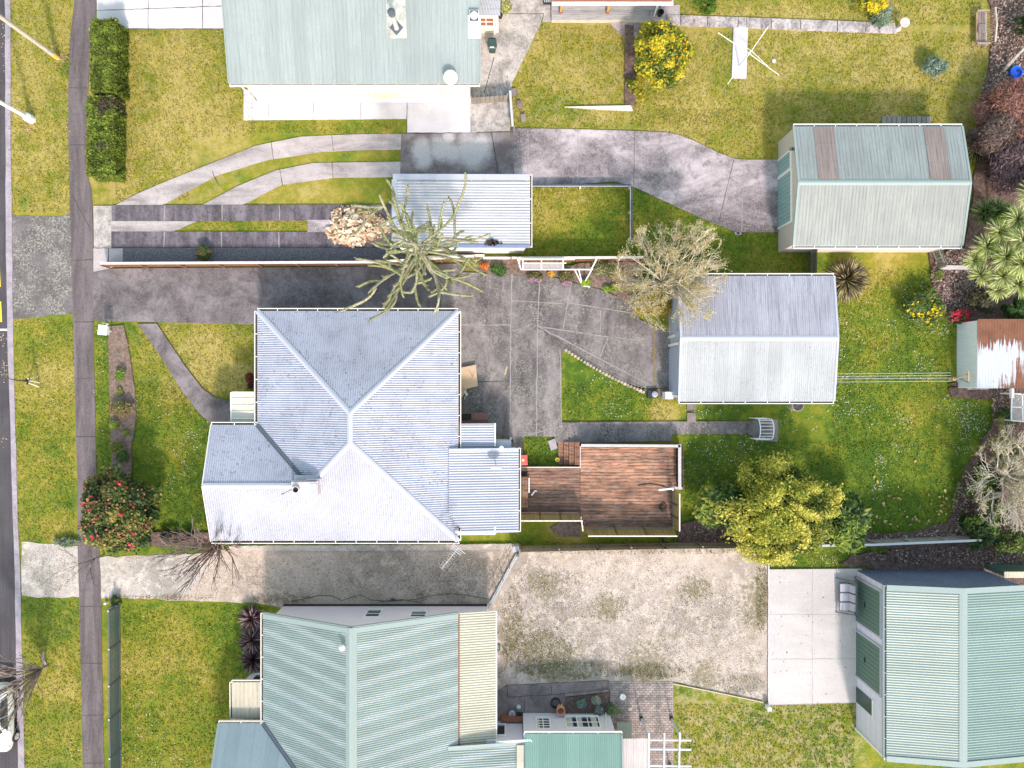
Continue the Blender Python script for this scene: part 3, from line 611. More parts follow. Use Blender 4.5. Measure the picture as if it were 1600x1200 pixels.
for q in ((NW, NE, (0, 1)), (NE, SE, (1, 0)), (U(hx1 + 2, hy0, E), G_, (0, -1)), (F_, NW, (-1, 0)), (D_, F_, (0, 1))): MB().gutter(*q).build('gutter', mats, hs)
mb = MB(); mb.beam(Vector(G_) + Vector((-.03, 0, -.04)), Vector(Rw) + Vector((-.03, 0, -.02)), .04, .2); mb.beam(Vector(D_) + Vector((-.03, 0, -.04)), Vector(Rw) + Vector((-.03, 0, -.02)), .04, .2); mb.build('barge_board', M['white_paint'], hs)
# windows of the house
for (x, fy, w_) in ((-330, hy1 - i_, 1.6), (-240, hy1 - i_, 1.2), (-150, hy1 - i_, 1.8)): window(hs, U(x, fy, 1.6), w_, 1.1, '+y', 2, 1)
for (x, w_) in ((-380, 1.5), (-270, 1.4), (-160, 1.6)): window(hs, U(x, hy0 + i_, 1.6), w_, 1.1, '-y', 2, 1)
window(hs, U(wx0 + i_, wr, 1.5), 2.2, 1.3, '-x', 3, 1); window(hs, U(hx1 - i_, 60, 1.5), 1.4, 1.1, '+x', 2, 1)
mb = MB(); x, y = U(hx1 - i_, -5)[:2]; mb.box(x, x + .06, y - .45, y + .45, .2, 2.2); dr = mb.build('door', M['rust'], hs)
# chimney
cx, cy = W(475, 764, 4.7)[:2]
mb = MB(); mb.box(cx - .68, cx + .68, cy - .38, cy + .38, 3.3, 4.72); mb.box(cx - .74, cx + .74, cy - .44, cy + .44, 4.5, 4.6); mb.lathe(cx - .42, cy - .02, [(.2, 4.72), (.2, 4.9), (.16, 4.9), (.16, 4.74)], 14, False)
mb.mi = 1; mb.lathe(cx - .42, cy - .02, [(.158, 4.735), (.158, 4.76)], 14)
mb.mi = 2; mb.beam((cx + .05, cy + .5, 4.28), (cx + .8, cy + .5, 4.28), .06, .5); mb.beam((cx - .72, cy + .52, 4.1), (cx + .75, cy + .52, 4.1), .35, .05); mb.box(cx + .3, cx + .72, cy - .3, cy + .3, 4.72, 4.735)
mb.build('chimney', [m_plain('limewashed_chimney', (.52, .46, .48), .9, .3), M['black'], M['trim_pale']], roof)
# east lean-to annex
mb = MB(); ax0, ax1, ay0, ay1 = -92, 9.4, -217, -94
z0, z1 = 3.05, 2.62
mb.sheet([U(ax0, ay1, z0), U(ax1, ay1, z1), U(ax1, ay0, z1), U(ax0 + 22, ay0, z0 - .09), U(ax0, ay0 + 28, z0)], .15, .02)
mb.mi = 1; mb.beam(U(ax0, ay1 - 2, z0 + .03), U(ax1, ay1 - 2, z1 + .03), .16, .03); mb.beam(U(hx1 - 4, ay0 + 1, z0 - .02), U(ax1, ay0 + 1, z1 + .02), .14, .03)
mb.mi = 2; mb.beam(U(-80, ay0 - 3, 2.75), U(-25, ay0 - 3, 2.66), .09, .12); mb.beam(U(-25, ay0 - 3, 2.72), U(-25, ay0 + 9, 2.76), .09, .08)
mb.build('annex_roof', [M['roof_annex'], M['trim_pale'], M['white_paint']], hs)
mb = MB(); mb.prism([U(hx1 - 10, ay1 - 4)[:2], U(ax1 - 4, ay1 - 4)[:2], U(ax1 - 4, ay0 + 6)[:2], U(hx1 - 10, ay0 + 6)[:2]], -.1, 2.55); mb.build('annex_wall', M['cream'], hs)
mb = MB(); mb.gutter(U(ax1, ay1, z1), U(ax1, ay0, z1), (1, 0), .1); mb.build('gutter', mats, hs)
mb = MB(); mb.sheet([U(hx1 + 2, -58.3, 2.72), U(-26.5, -58.3, 2.55), U(-26.5, -94, 2.55), U(hx1 + 2, -94, 2.72)], .15, .02); mb.mi = 1
mb.beam(U(-25, -58, 2.5), U(-25, -92, 2.5), .09, .1); mb.mi = 2; mb.box(*[v / S for v in (hx1 - 9, -30, -90, -62)], -.1, 2.45)
mb.mi = 3; mb.box(*[v / S for v in (-30, -1, -98, -84)], 2.2, 2.3); mb.mi = 2; mb.box(*[v / S for v in (-30, -2, -98, -86)], -.1, 2.2)
mb.build('back_porch', [M['roof_annex'], M['white_paint'], M['cream'], M['trim_pale']], hs)
mb = MB(); p = W(783.5, 699, 2.9); mb.tube([(p[0], p[1], .2), (p[0], p[1], 3.1), (p[0], p[1] + .02, 3.3)], .07, 8); mb.lathe(p[0], p[1], [(.12, 3.1), (.14, 3.2), (.05, 3.3)], 8); mb.build('vent_pipe', M['white_paint'], hs)
mb = MB(); px = W(361, 613, 2.35); x0, y1 = px[0], px[1]; x1, y0 = W(404, 664, 2.35)[:2]
n = 5
for k in range(n):
    a = y0 + (y1 - y0) * k / n; b = y0 + (y1 - y0) * (k + 1) / n
    mb.mi = 0; mb.add([(x0, a, 2.22), (x1, a, 2.40), (x1, b, 2.40), (x0, b, 2.22), (x0, a, 2.19), (x1, a, 2.37), (x1, b, 2.37), (x0, b, 2.19)], [(0, 1, 2, 3), (7, 6, 5, 4)])
    mb.mi = 1; mb.beam((x0, b, 2.245), (x1, b, 2.425), .07, .03)
mb.beam((x0 - .04, y0, 2.2), (x0 - .04, y1, 2.2), .1, .1)
mb.beam((x0 + .1, y1 - .1, 0), (x0 + .1, y1 - .1, 2.15), .09, .09); mb.beam((x0 + .1, y0 + .1, 0), (x0 + .1, y0 + .1, 2.15), .09, .09)
mb.build('porch_roof', [m_plain('beige_porch_sheet', (.56, .50, .40), .6, .1), M['white_paint']], hs)
mb = MB(); mb.box(x0 + .2, x1 + .3, y0 + .1, y1 - .1, -.05, .16); mb.build('door_step', M['pale'] if 0 else M['lavplain'], hs)
mb = MB(); x0, y1 = W(714, 644.5, .2)[:2]; x1, y0 = W(762, 662, .2)[:2]
mb.box(x0, x1 - .05, y0, y0 + .22, -.02, .14); mb.box(x0, x1, y0 + .24, y1, -.02, .26); mb.build('back_step', m_plain('red_brown_step', (.20, .105, .095), .7, .25), hs)
# TV antenna on the south-east corner
def antenna(parent, base, top, d, n, el, name='antenna'):
    mb = MB(); mb.tube([base, top], .022, 6)
    t = Vector(top); d = Vector(d).normalized(); p = Vector((-d.y, d.x, 0))
    mb.tube([t - d * .2, t + d * n * .16], .016, 5)
    for k in range(n):
        c = t + d * (.2 + k * .155); mb.tube([c - p * el, c + p * el], .009, 4)
    for k in (-.18, -.05, .06): mb.tube([t + d * k - p * el * 1.8 + Vector((0, 0, .02)), t + d * k + p * el * 1.8], .022, 5)
    mb.tube([t + d * -.2 - p * .5 + Vector((0, 0, .15)), t + d * -.2 + p * .5 + Vector((0, 0, .15))], .03, 4)
    return mb.build(name, M['steel'], parent)
antenna(hs, U(hx1 - 3, hy0 + 1, 2.8), W(713, 860, 4.9), (-.62, -.78, 0), 8, .2)
mb = MB(); b = W(775, 727, 2.85); t = W(775, 731, 3.6); mb.tube([(b[0], b[1], 2.7), (b[0], b[1], 3.4)], .025, 6)
for k in range(3): pass
dc = Vector((b[0] + .02, b[1] - .12, 3.42)); u = Vector((1, -.12, .1)).normalized(); v = Vector((0, .3, 1)).normalized(); nn = u.cross(v)
vs = [dc + nn * .06]; fs = []
for r_, dz in ((.2, .045), (.38, 0)):
    for k in range(16): a = k * math.pi / 8; vs.append(dc + u * r_ * math.cos(a) + v * r_ * .55 * math.sin(a) + nn * dz)
for k in range(16): fs += [(0, 1 + k, 1 + (k + 1) % 16), (1 + k, 17 + k, 17 + (k + 1) % 16, 1 + (k + 1) % 16)]
mb.add(vs, fs); mb.tube([dc, dc + nn * -.35 + Vector((0, 0, -.1))], .012, 4); mb.build('satellite_dish', M['white_paint'], hs)
mb = MB(); a = W(457, 764, 4.6); b_ = W(443, 771, 4.55); mb.tube([a, b_], .02, 5); mb.tube([b_, (b_[0] - .1, b_[1] - .05, b_[2])], .04, 5); mb.build('chimney_stay', M['blackmetal'], roof)

# ---- 2. pale green roofed house at the top
th = thing('house', 'cream weatherboard house under a wide duck-egg green iron roof at the top edge', 'house', U(-250, 560))
E2 = 2.9; x0, x1 = -413, -46.5; ye = 438.5; yr = ye + 175; zr = E2 + 175 / S * .222
mb = MB(); mb.sheet([U(x0, ye, E2), U(x1, ye, E2), U(x1, yr, zr), U(x0, yr, zr)], .255, .018, 'trap'); mb.sheet([U(x0, yr, zr), U(x1, yr, zr), U(x1, yr + 175, E2), U(x0, yr + 175, E2)], .255, .018, 'trap')
mb.mi = 1; mb.cap(U(x0, yr, zr), U(x1, yr, zr), .4); mb.beam(U(x0 - .5, ye, E2), U(x0 - .5, yr, zr), .05, .14); mb.beam(U(x1 + .5, ye, E2), U(x1 + .5, yr, zr), .05, .14)
r2 = mb.build('roof', [M['roof_top'], M['trim_green']], th)
mb = MB(); mb.gutter(U(x1, ye, E2 - .02), U(x0, ye, E2 - .02), (0, -1), .08, 1, 0); mb.build('gutter', [M['blackmetal'], M['gutter_w']], th)
wy = 443 - 1; mb = MB(); mb.box(*[v / S for v in (-395, -64, wy, 780)], -.1, E2 - .03); mb.build('wall', M['cream'], th)
M['blind'] = m_plain('white_blind_behind_glass', (.55, .55, .58), .15, .25, .6); M['sage'] = m_plain('sage_window_frame', (.50, .54, .46), .6, .08)
window(th, U(-236, wy, 1.75), 1.5, 1.1, '-y', 3, 2, 'blind', 'sage'); window(th, U(-128, wy, 1.75), 1.5, 1.1, '-y', 2, 2, 'blind', 'sage'); window(th, U(-88, wy, 1.75), 1.2, 1.1, '-y', 2, 2, 'blind', 'sage')
mb = MB(); mb.box(*[v / S for v in (-395, -64, wy - 2.5, wy)], 0, .25); mb.build('plinth', M['lavplain'], th)
mb = MB(); a = U(-412, 436, E2 - .1); b = U(-399, 440, 0); mb.tube([a, U(-400, 440, E2 - .5), b], .045, 6); mb.build('downpipe', M['white_paint'], th)
# flue on its flashing sheet
fx, fy = W(619, 42, 3.7)[:2]; zf = lambda y: E2 + (y - ye / S) * .222
mb = MB(); ya = W(618, 61, 3.4)[1]; mb.add([(fx - .58, ya, zf(ya) + .045), (fx + .58, ya, zf(ya) + .045), (fx + .55, yr / S, zr + .045), (fx - .55, yr / S, zr + .045)], [(0, 1, 2, 3)])
pl = mb.build('flashing_sheet', m_paving('weathered_flashing', (.42, .42, .39), .5, 1.2, .5, (1, .4, 1), stain=.5), th)
mb = MB(); z = zf(fy)
mb.add([(fx - .4, fy, zf(fy) + .07), (fx, fy - .4, zf(fy - .4) + .07), (fx + .4, fy, zf(fy) + .07), (fx, fy + .4, zf(fy + .4) + .07)], [(0, 1, 2, 3)])
mb.mi = 1; mb.lathe(fx, fy, [(.16, z), (.13, z + .2), (.13, z + 1.5), (.145, z + 1.5)], 14); mb.mi = 0; mb.lathe(fx, fy, [(.19, z + 1.45), (.2, z + 1.62), (.12, z + 1.7)], 14)
mb.lathe(fx, fy, [(.22, z + 1.78), (.22, z + 1.84), (.02, z + 1.9)], 14)
mb.mi = 1; mb.lathe(fx, fy, [(.205, z + 1.5), (.205, z + 1.54)], 14); mb.build('flue', [M['blackmetal'], M['steel']], pl)
# dish
def dish(parent, base, c, n, r):
    c = Vector(c); n = Vector(n).normalized(); u = n.cross(Vector((0, 0, 1))).normalized(); v = n.cross(u)
    mb = MB(); vs = [c - n * r * .22]; fs = []; N_ = 20
    for rr in (.5, 1.0):
        for k in range(N_): a = 2 * math.pi * k / N_; vs.append(c + (u * math.cos(a) + v * math.sin(a)) * r * rr - n * r * .22 * (1 - rr * rr))
    for k in range(N_): fs += [(0, 1 + k, 1 + (k + 1) % N_), (1 + k, N_ + 1 + k, N_ + 1 + (k + 1) % N_, 1 + (k + 1) % N_)]
    mb.add(vs, fs); mb.mi = 1; mb.tube([base, (base[0], base[1], c.z - .15), c - n * r * .25], .025, 6); mb.tube([c - v * r * .6 * (1 if v.z > 0 else -1), c + n * r * 1.1], .014, 5); e = c + n * r * 1.1; mb.tube([e, e + n * .1], .035, 6)
    return mb.build('satellite_dish', [M['white_paint'], M['blackmetal']], parent)
b = W(701, 131, 2.95); dish(th, (b[0], b[1], 2.7), W(704, 121, 3.45), (.25, -.35, .9), .4)
# white box with a vent on the roof edge, cream kitchen wing
mb = MB(); p = W(741, 42, 3.6); z = zf(p[1]); mb.add([(p[0] - .36, p[1] - .6, zf(p[1] - .6) + .05), (p[0] + .38, p[1] - .6, zf(p[1] - .6) + .05), (p[0] + .38, p[1] + .6, z + .2), (p[0] - .36, p[1] + .6, z + .2)], [(0, 1, 2, 3)])
vp = W(741, 26, 3.9); mb.box(vp[0] - .27, vp[0] + .27, vp[1] - .33, vp[1] + .33, 3.3, 4.0); mb.mi = 1; mb.box(vp[0] - .24, vp[0] + .24, vp[1] - .3, vp[1] + .3, 4.0, 4.01); mb.mi = 0; mb.lathe(vp[0], vp[1], [(.22, 4.01), (.22, 4.08), (.1, 4.12)], 14); mb.build('roof_vent', [M['white_paint'], M['blackmetal']], th)
mb = MB(); wx0_, wx1_ = W(740, 0, 0)[0], W(779, 52, 0)[0]; wy_ = W(0, 52, 0)[1]; mb.box(wx0_, wx1_, wy_, wy_ + 6, -.1, 2.5); mb.build('wing_wall', M['cream'], th)
mb = MB(); mb.sheet([(wx0_, wy_ - .2, 2.55), (wx1_ + .15, wy_ - .2, 2.5), (wx1_ + .15, wy_ + 6, 2.9), (wx0_, wy_ + 6, 2.9)], .16, .02); mb.build('wing_roof', M['roof_port'], th)
window(th, ((wx0_ + wx1_) / 2 + .05, wy_, 1.45), 1.15, .95, '-y', 2, 2, glass='rust'); mb = MB(); mb.tube([(wx1_ - .25, wy_ - .08, .1), (wx1_ - .25, wy_ - .08, 2.4)], .05, 6); mb.build('downpipe', M['white_paint'], th)
mb = MB(); mb.box(*[v / S for v in (-64, -49, 482, 531)], -.1, 2.2); mb.build('side_bay', M['cream'], th)

# ---- 3. white flat-roofed carport
E3 = 2.35; k3 = (H - E3) / H; x0, x1, y0, y1 = (614 - 800) * k3, 28 * k3, 214.5 * k3, 328 * k3
cp = thing('carport', 'white corrugated flat-roofed carport behind the monkey puzzle tree', 'carport', U((x0 + x1) / 2, (y0 + y1) / 2))
mb = MB(); mb.sheet([U(x0 + 6, y0, E3), U(x1, y0, E3 - .12), U(x1, y1 - 9, E3 - .12), U(x0 + 6, y1 - 9, E3)], .17, .022)
mb.mi = 1; mb.beam(U(x0, y1 - 4, E3), U(x1, y1 - 4, E3 - .1), .34, .06); mb.beam(U(x0 + 2, y0, E3 - .01), U(x0 + 2, y1 - 8, E3 - .01), .3, .06)
mb.mi = 2; mb.beam(U(x0, y0 + 1, E3 + .05), U(x1, y0 + 1, E3 - .07), .2, .03)
mb.build('roof', [M['roof_port'], M['trim_pale'], M['navy']], cp)
mb = MB(); mb.gutter(U(x1, y1, E3 - .14), U(x1, y0, E3 - .14), (1, 0), .1); mb.build('gutter', mats, cp)
mb = MB(); mb.box(*[v / S for v in (x0 + 8, x1 - 8, y0 + 1, y0 + 4)], -.1, E3 - .14); mb.box(*[v / S for v in (-20, x1 - 6, y0 + 4, y1 - 6)], -.1, E3 - .2); mb.build('wall', M['white_paint'], cp)
mb = MB()
for x in (x0 + 6, -110, -60): MB().beam(U(x, y1 - 8, 0), U(x, y1 - 8, E3 - .1), .1, .1).build('post', M['white_paint'], cp)
mb = MB(); random.seed(3)
for k in range(26):
    p = W(772 + random.gauss(0, 6), 380 + random.gauss(0, 2.5), E3 + .05); mb.box(p[0] - .06, p[0] + .06, p[1] - .04, p[1] + .05, E3 - .08, E3 + .03)
tag(mb.build('leaf_litter', M['dark'], None, W(772, 380, E3)), 'small dark heap of leaves at the south edge of the white carport roof', 'leaf litter')

# ---- 4. green gabled garage, upper right
def gable_ew(name, label, cat, x0, x1, y0, y1, e, zr, rmN, rmS, wallm, pitch=.2, prof='trap', amp=.02, inset=(2, 2, 3, 3), cap='trim_green', lab2=None, gut=True):
    """ridge runs east-west; x, y in plan units"""
    t = thing(name, label, cat, U((x0 + x1) / 2, (y0 + y1) / 2)); ym = (y0 + y1) / 2
    mb = MB(); mb.sheet([U(x0, y1, e), U(x1, y1, e), U(x1, ym, zr), U(x0, ym, zr)], pitch, amp, prof); mb.mi = 1
    mb.sheet([U(x0, y0, e), U(x1, y0, e), U(x1, ym, zr), U(x0, ym, zr)], pitch, amp, prof); mb.mi = 2
    mb.cap(U(x0, ym, zr), U(x1, ym, zr), .32, .05, .04)
    for x in (x0, x1):
        for y in (y0, y1): mb.beam(U(x, y, e + .01), U(x, ym, zr + .02), .12, .05)
    r = mb.build('roof', [M[rmN], M[rmS], M[cap]], t)
    if gut:
        MB().gutter(U(x0, y1, e - .02), U(x1, y1, e - .02), (0, 1), .11).build('gutter', [M['white_paint'], M['dark']], t); MB().gutter(U(x1, y0, e - .02), U(x0, y0, e - .02), (0, -1), .11).build('gutter', [M['white_paint'], M['dark']], t)
    a, b, c, d = x0 + inset[0], x1 - inset[1], y0 + inset[2], y1 - inset[3]
    mb = MB(); mb.box(*[v / S for v in (a, b, c, d)], -.1, e - .04); mb.add([U(a, c, e - .04), U(a, d, e - .04), U(a, ym, zr - .06), U(b, c, e - .04), U(b, d, e - .04), U(b, ym, zr - .06)], [(0, 1, 2), (3, 5, 4), (0, 2, 5, 3), (1, 4, 5, 2)])
    mb.build('wall', M[wallm], t); return t, r
M['wall_cream2'] = m_wall('pinkish_cream_cladding', (.56, .49, .45), .2)
g4, r4 = gable_ew('garage', 'large cream garage with a pale green gable roof and two skylight strips, upper right', 'garage', 415, 664, 203.7, 380, 2.5, 3.27, 'roof_green', 'roof_green', 'wall_cream2', .2, 'trap', .02, (1, 4, 2, 2))
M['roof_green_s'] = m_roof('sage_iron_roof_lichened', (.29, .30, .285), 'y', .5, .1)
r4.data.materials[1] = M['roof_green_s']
for a, b in ((1271, 1302), (1443, 1474)):
    ax, bx = (a - 800) * .943, (b - 800) * .943; ym = (203.7 + 380) / 2
    mb = MB(); mb.sheet([U(ax, 378, 2.51), U(bx, 378, 2.51), U(bx, ym + 4, 3.25), U(ax, ym + 4, 3.25)], .2, .02, 'trap', lift=.03)
    mb.mi = 1
    for t_ in (.34, .66): y = 380 + (ym - 380) * t_; z = 2.5 + .77 * t_; mb.beam(U(ax, y, z + .05), U(bx, y, z + .05), .015, .012)
    mb.build('skylight', [M['skylight'], M['kerb']], r4)
x = 416
for (ya, yb, h) in ((600 - 267, 600 - 242, 2.0), (600 - 349, 600 - 272, 2.1)):
    ya, yb = sorted((ya * .97, yb * .97)); mb = MB(); n = int((yb - ya) / S / .25) + 1
    mb.box(x / S - .04, x / S + .02, ya / S, yb / S, .08, h)
    for k in range(n): y = ya / S + (yb - ya) / S * (k + .5) / n; mb.box(x / S - .06, x / S - .04, y - .09, y + .09, .1, h - .02)
    mb.mi = 1
    mb.box(x / S - .07, x / S + .02, ya / S - .1, ya / S, 0, h + .1); mb.box(x / S - .07, x / S + .02, yb / S, yb / S + .1, 0, h + .1); mb.box(x / S - .07, x / S + .02, ya / S, yb / S, h, h + .1)
    d_ = mb.build('garage_door', [M['door_blue'], M['white_paint']], g4)
mb = MB(); p = U(415, 345, 2.9); mb.box(p[0] - .2, p[0], p[1] - .08, p[1] + .1, 2.6, 2.75); mb.lathe(p[0] - .22, p[1], [(.08, 2.6), (.1, 2.75)], 8); mb.build('outdoor_light', M['blackmetal'], g4)

# ---- 5. weathered grey garage, middle right
g5, r5 = gable_ew('garage', 'weathered pale grey iron garage under the bare tree at the courtyard end', 'garage', 246, 475, -25.5, 159.5, 2.5, 3.0, 'roof_garage', 'roof_garage', 'greywall', .125, 'corr', .017, (0, 6, 5, 5), 'trim_pale')
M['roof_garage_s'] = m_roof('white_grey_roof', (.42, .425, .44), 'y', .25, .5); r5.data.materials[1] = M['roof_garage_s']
mb = MB(); x = 246 / S; mb.box(x - .12, x - .02, 66 / S, 70 / S + .3, 2.1, 2.7)
mb.box(x - .06, x, 75 / S, 150 / S, .05, 2.2); mb.mi = 1; mb.box(x - .06, x - .002, -16 / S, 55 / S, .05, 2.25); mb.mi = 2
for y in (-20, 58, 71, 153): mb.box(x - .1, x - .01, y / S, y / S + .14, 0, 2.4)
mb.box(x - .5, x - .04, -23 / S, -12 / S, .0, 1.2)
mb.build('garage_door', [m_plain('pale_blue_door', (.36, .38, .48), .6, .1), m_plain('grey_blue_door', (.33, .36, .47), .6, .1), M['white_paint']], g5)

# ---- 6. rusty shed at the right edge
t = thing('garden_shed', 'shed with a rust-streaked corrugated roof and pale corrugated side wall at the right edge', 'shed', U(740, 45))
mb = MB(); xa, xc = 695, 850; ya, yb = 97, -6.5; h6 = 1.95
mb.sheet([U(xa, ya, h6 + .05), U(xc, ya, h6 + .05), U(xc, yb, h6 - .03), U(xa, yb, h6 - .03)], .17, .022, rib=(0, 1)); mb.build('roof', M['rusty'], t)
mb = MB(); y = yb + 1
while y < ya - 2: mb.tube([U(xa + .5, y, -.1), U(xa + .5, y, h6 - .05)], .035, 6); y += 2.2
mb.box(*[v / S for v in (xa + .6, xc - 2, yb + 1, ya - 2)], -.1, h6 - .06); mb.build('wall', m_plain('pale_iron_cladding', (.78, .80, .84), .5, .12), t)
mb = MB(); mb.beam(U(xa - 1.2, yb + 8, 1.3), U(xa - 1.2, yb + 16, .25), .03, .03); mb.beam(U(xa + 12, yb - 1, .15), U(xa + 45, yb - 1, .15), .12, .3); mb.build('footing', M['kerb'], t)

# ---- 7. bottom house
s = .44; E7 = 2.9; bx0, bx1, by = -363.6, -78.5, -334.6; br = -221.05; zr = E7 + (br - bx0) / S * s
bh = thing('house', 'pale grey house with a banded green iron roof and cream lean-to at the bottom edge', 'house', U(-230, -480))
wy0, wx0_ = -495.5, -428.3
NWc, NRc, NEc = U(bx0, by, E7), U(br, by, zr), U(bx1, by, E7)
Sy = -760
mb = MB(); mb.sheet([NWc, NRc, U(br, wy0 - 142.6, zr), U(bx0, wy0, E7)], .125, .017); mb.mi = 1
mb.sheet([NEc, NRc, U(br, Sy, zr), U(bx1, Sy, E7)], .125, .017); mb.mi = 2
zq = E7 + 142.6 / S * s; mb.sheet([U(wx0_, wy0, E7), U(bx0, wy0, E7), U(br, wy0 - 142.6, zq), U(wx0_, wy0 - 142.6, zq)], .5, .012, 'seam')
mb.sheet([U(wx0_, wy0 - 142.6, zq), U(br, wy0 - 142.6, zq), U(br, wy0 - 285, E7), U(wx0_, wy0 - 285, E7)], .5, .012, 'seam')
mb.mi = 3; mb.cap(NRc, U(br, Sy, zr), .62, .16, .06)
for a, b in ((NWc, NRc), (NRc, NEc)): mb.beam(Vector(a) + Vector((0, -.17, .05)), Vector(b) + Vector((0, -.17, .05)), .3, .03); mb.beam(Vector(a) + Vector((0, .02, -.05)), Vector(b) + Vector((0, .02, -.05)), .05, .18)
mb.beam(U(wx0_, wy0, E7), U(wx0_, wy0 - 142, zq), .14, .05)
mb.mi = 4; mb.cap(U(bx0, wy0, E7), U(br, wy0 - 142.6, zq), .2, -.05, .03)
r7 = mb.build('roof', [M['roof_moire'], M['roof_moire2'], M['roof_hip'], M['trim_green'], M['blackmetal']], bh)
for q in ((U(bx0, wy0, E7), NWc, (-1, 0), .1), (U(wx0_, wy0, E7), U(bx0, wy0, E7), (0, 1), .11)): MB().gutter(*q).build('gutter', [M['gutter_w'], M['dark']], bh)
mb = MB(); wyN_ = -345; a, b = -355, -38; mb.box(*[v / S for v in (a, bx1 - 6, Sy + 8, wyN_)], -.1, E7 - .05); mb.add([U(a, wyN_, E7 - .05), U(bx1 - 6, wyN_, E7 - .05), U(br, wyN_, zr - .1), U(a, wyN_ - 8, E7 - .05), U(bx1 - 6, wyN_ - 8, E7 - .05), U(br, wyN_ - 8, zr - .1)], [(0, 2, 1), (3, 4, 5), (0, 3, 5, 2), (1, 2, 5, 4)])
mb.box(*[v / S for v in (bx1 - 6, b, -550, wyN_)], -.1, 2.35); mb.box(*[v / S for v in (wx0_ + 8, a, wy0 - 277, wy0 - 8)], -.1, E7 - .05); mb.build('wall', M['lavplain'], bh)
mb = MB(); mb.box(*[v / S for v in (a - 1, b + 1, wyN_, wyN_ + 1.5)], -.1, .3); mb.build('plinth', M['dark'], bh)
window(bh, U(-208, wyN_, 1.75), .8, 1.2, '+y', 1, 2); window(bh, U(-140, wyN_, 1.9), .85, .9, '+y', 1, 2)
# cream lean-to
mb = MB(); y0_, y1_ = -530, -336; mb.sheet([U(bx1 + 1, y1_, 2.78), U(-23.7, y1_, 2.35), U(-23.7, y0_, 2.35), U(bx1 + 1, y0_, 2.78)], .15, .02)
mb.mi = 1; mb.beam(U(-23, y1_, 2.3), U(-23, y0_, 2.3), .08, .12); mb.mi = 2; mb.beam(U(bx1 + 1, y1_, 2.84), U(bx1 + 1, y0_, 2.84), .07, .02); mb.build('lean_to_roof', [M['roof_cream'], M['gutter_w'], M['rust']], bh)
# low east wing that carries the main slope on
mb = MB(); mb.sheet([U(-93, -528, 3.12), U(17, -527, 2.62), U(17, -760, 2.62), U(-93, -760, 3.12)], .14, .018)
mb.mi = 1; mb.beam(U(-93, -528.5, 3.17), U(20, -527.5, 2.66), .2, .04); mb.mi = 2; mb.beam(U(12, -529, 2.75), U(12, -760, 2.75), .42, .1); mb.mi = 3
mb.beam(U(-24, -525, 2.75), U(28, -522, 2.72), .11, .11); mb.beam(U(28, -522, 2.72), U(28, -530, 2.7), .11, .11); mb.beam(U(-24, -527.5, 2.6), U(20, -526.5, 2.6), .1, .16); mb.build('wing_roof', [M['roof_moire2'], M['trim_green'], M['roof_cream'], M['white_paint']], bh)
mb = MB(); mb.box(*[v / S for v in (-38, 16, -760, -525.3)], -.1, 2.5); mb.build('wing_wall', M['lavplain'], bh); window(bh, U(-18, -525.3, 1.3), .55, 1.2, '+y', 1, 1)
# green-roofed end room
mb = MB(); mb.sheet([U(18.5, -513, 2.74), U(161.5, -513, 2.74), U(161.5, -760, 3.6), U(18.5, -760, 3.6)], .125, .016); mb.mi = 1; mb.beam(U(161, -514, 2.74), U(161, -760, 3.6), .06, .1); mb.build('end_room_roof', [M['roof_deep'], M['trim_green']], bh)
mb = MB(); mb.gutter(U(18.5, -513, 2.72), U(161.5, -513, 2.72), (0, 1), .09); mb.build('gutter', [M['white_paint'], M['dark']], bh)
mb = MB(); mb.box(*[v / S for v in (17, 152, -760, -512.8)], -.1, 2.66); mb.build('end_room_wall', M['lav'], bh)
window(bh, U(47, -512.8, 1.5), .75, 1.25, '+y', 2, 4, curtain=(-.4,)); window(bh, U(107, -512.8, 1.35), 1.95, 1.3, '+y', 3, 2, curtain=(-.4, -.1, .36))
mb = MB(); mb.tube([U(140, -512, 2.6), U(140, -511, 2.3), U(146, -511, .1)], .04, 6); mb.build('downpipe', M['white_paint'], bh)
# cream west porch and bay
mb = MB(); kp = (H - 2.5) / H; a, b, c, d = -438 * kp, bx0, -466 * kp, wy0 + 1; mb.sheet([U(a, c, 2.5), U(b, c, 2.5), U(b, d, 2.42), U(a, d, 2.42)], .25, .03, 'trap', rib=(0, 1)); mb.build('porch_roof', M['roof_creamy'], bh)
mb = MB(); mb.gutter(U(a, c, 2.5), U(b, c, 2.5), (0, 1), .09); mb.gutter(U(a, d, 2.45), U(a, c, 2.5), (-1, 0), .09); mb.build('gutter', [M['gutter_w'], M['dark']], bh)
mb = MB(); mb.box(*[v / S for v in (a + 8, b, d, c - 10)], -.1, 2.35); mb.box(*[v / S for v in (-402, b + 20, -470, -446)], -.1, 2.4); mb.build('bay_wall', M['lavplain'], bh)
window(bh, U(-385, -446, 1.4), .5, 1.0, '+y', 1, 1)
# roof exhaust on the west slope
mb = MB(); p = W(536, 1010, 5.3); mb.tube([(p[0], p[1], 4.9), (p[0], p[1], 5.5)], .1, 10); mb.lathe(p[0], p[1], [(.15, 5.45), (.17, 5.55), (.05, 5.65)], 12); mb.build('roof_vent', M['white_paint'], r7)

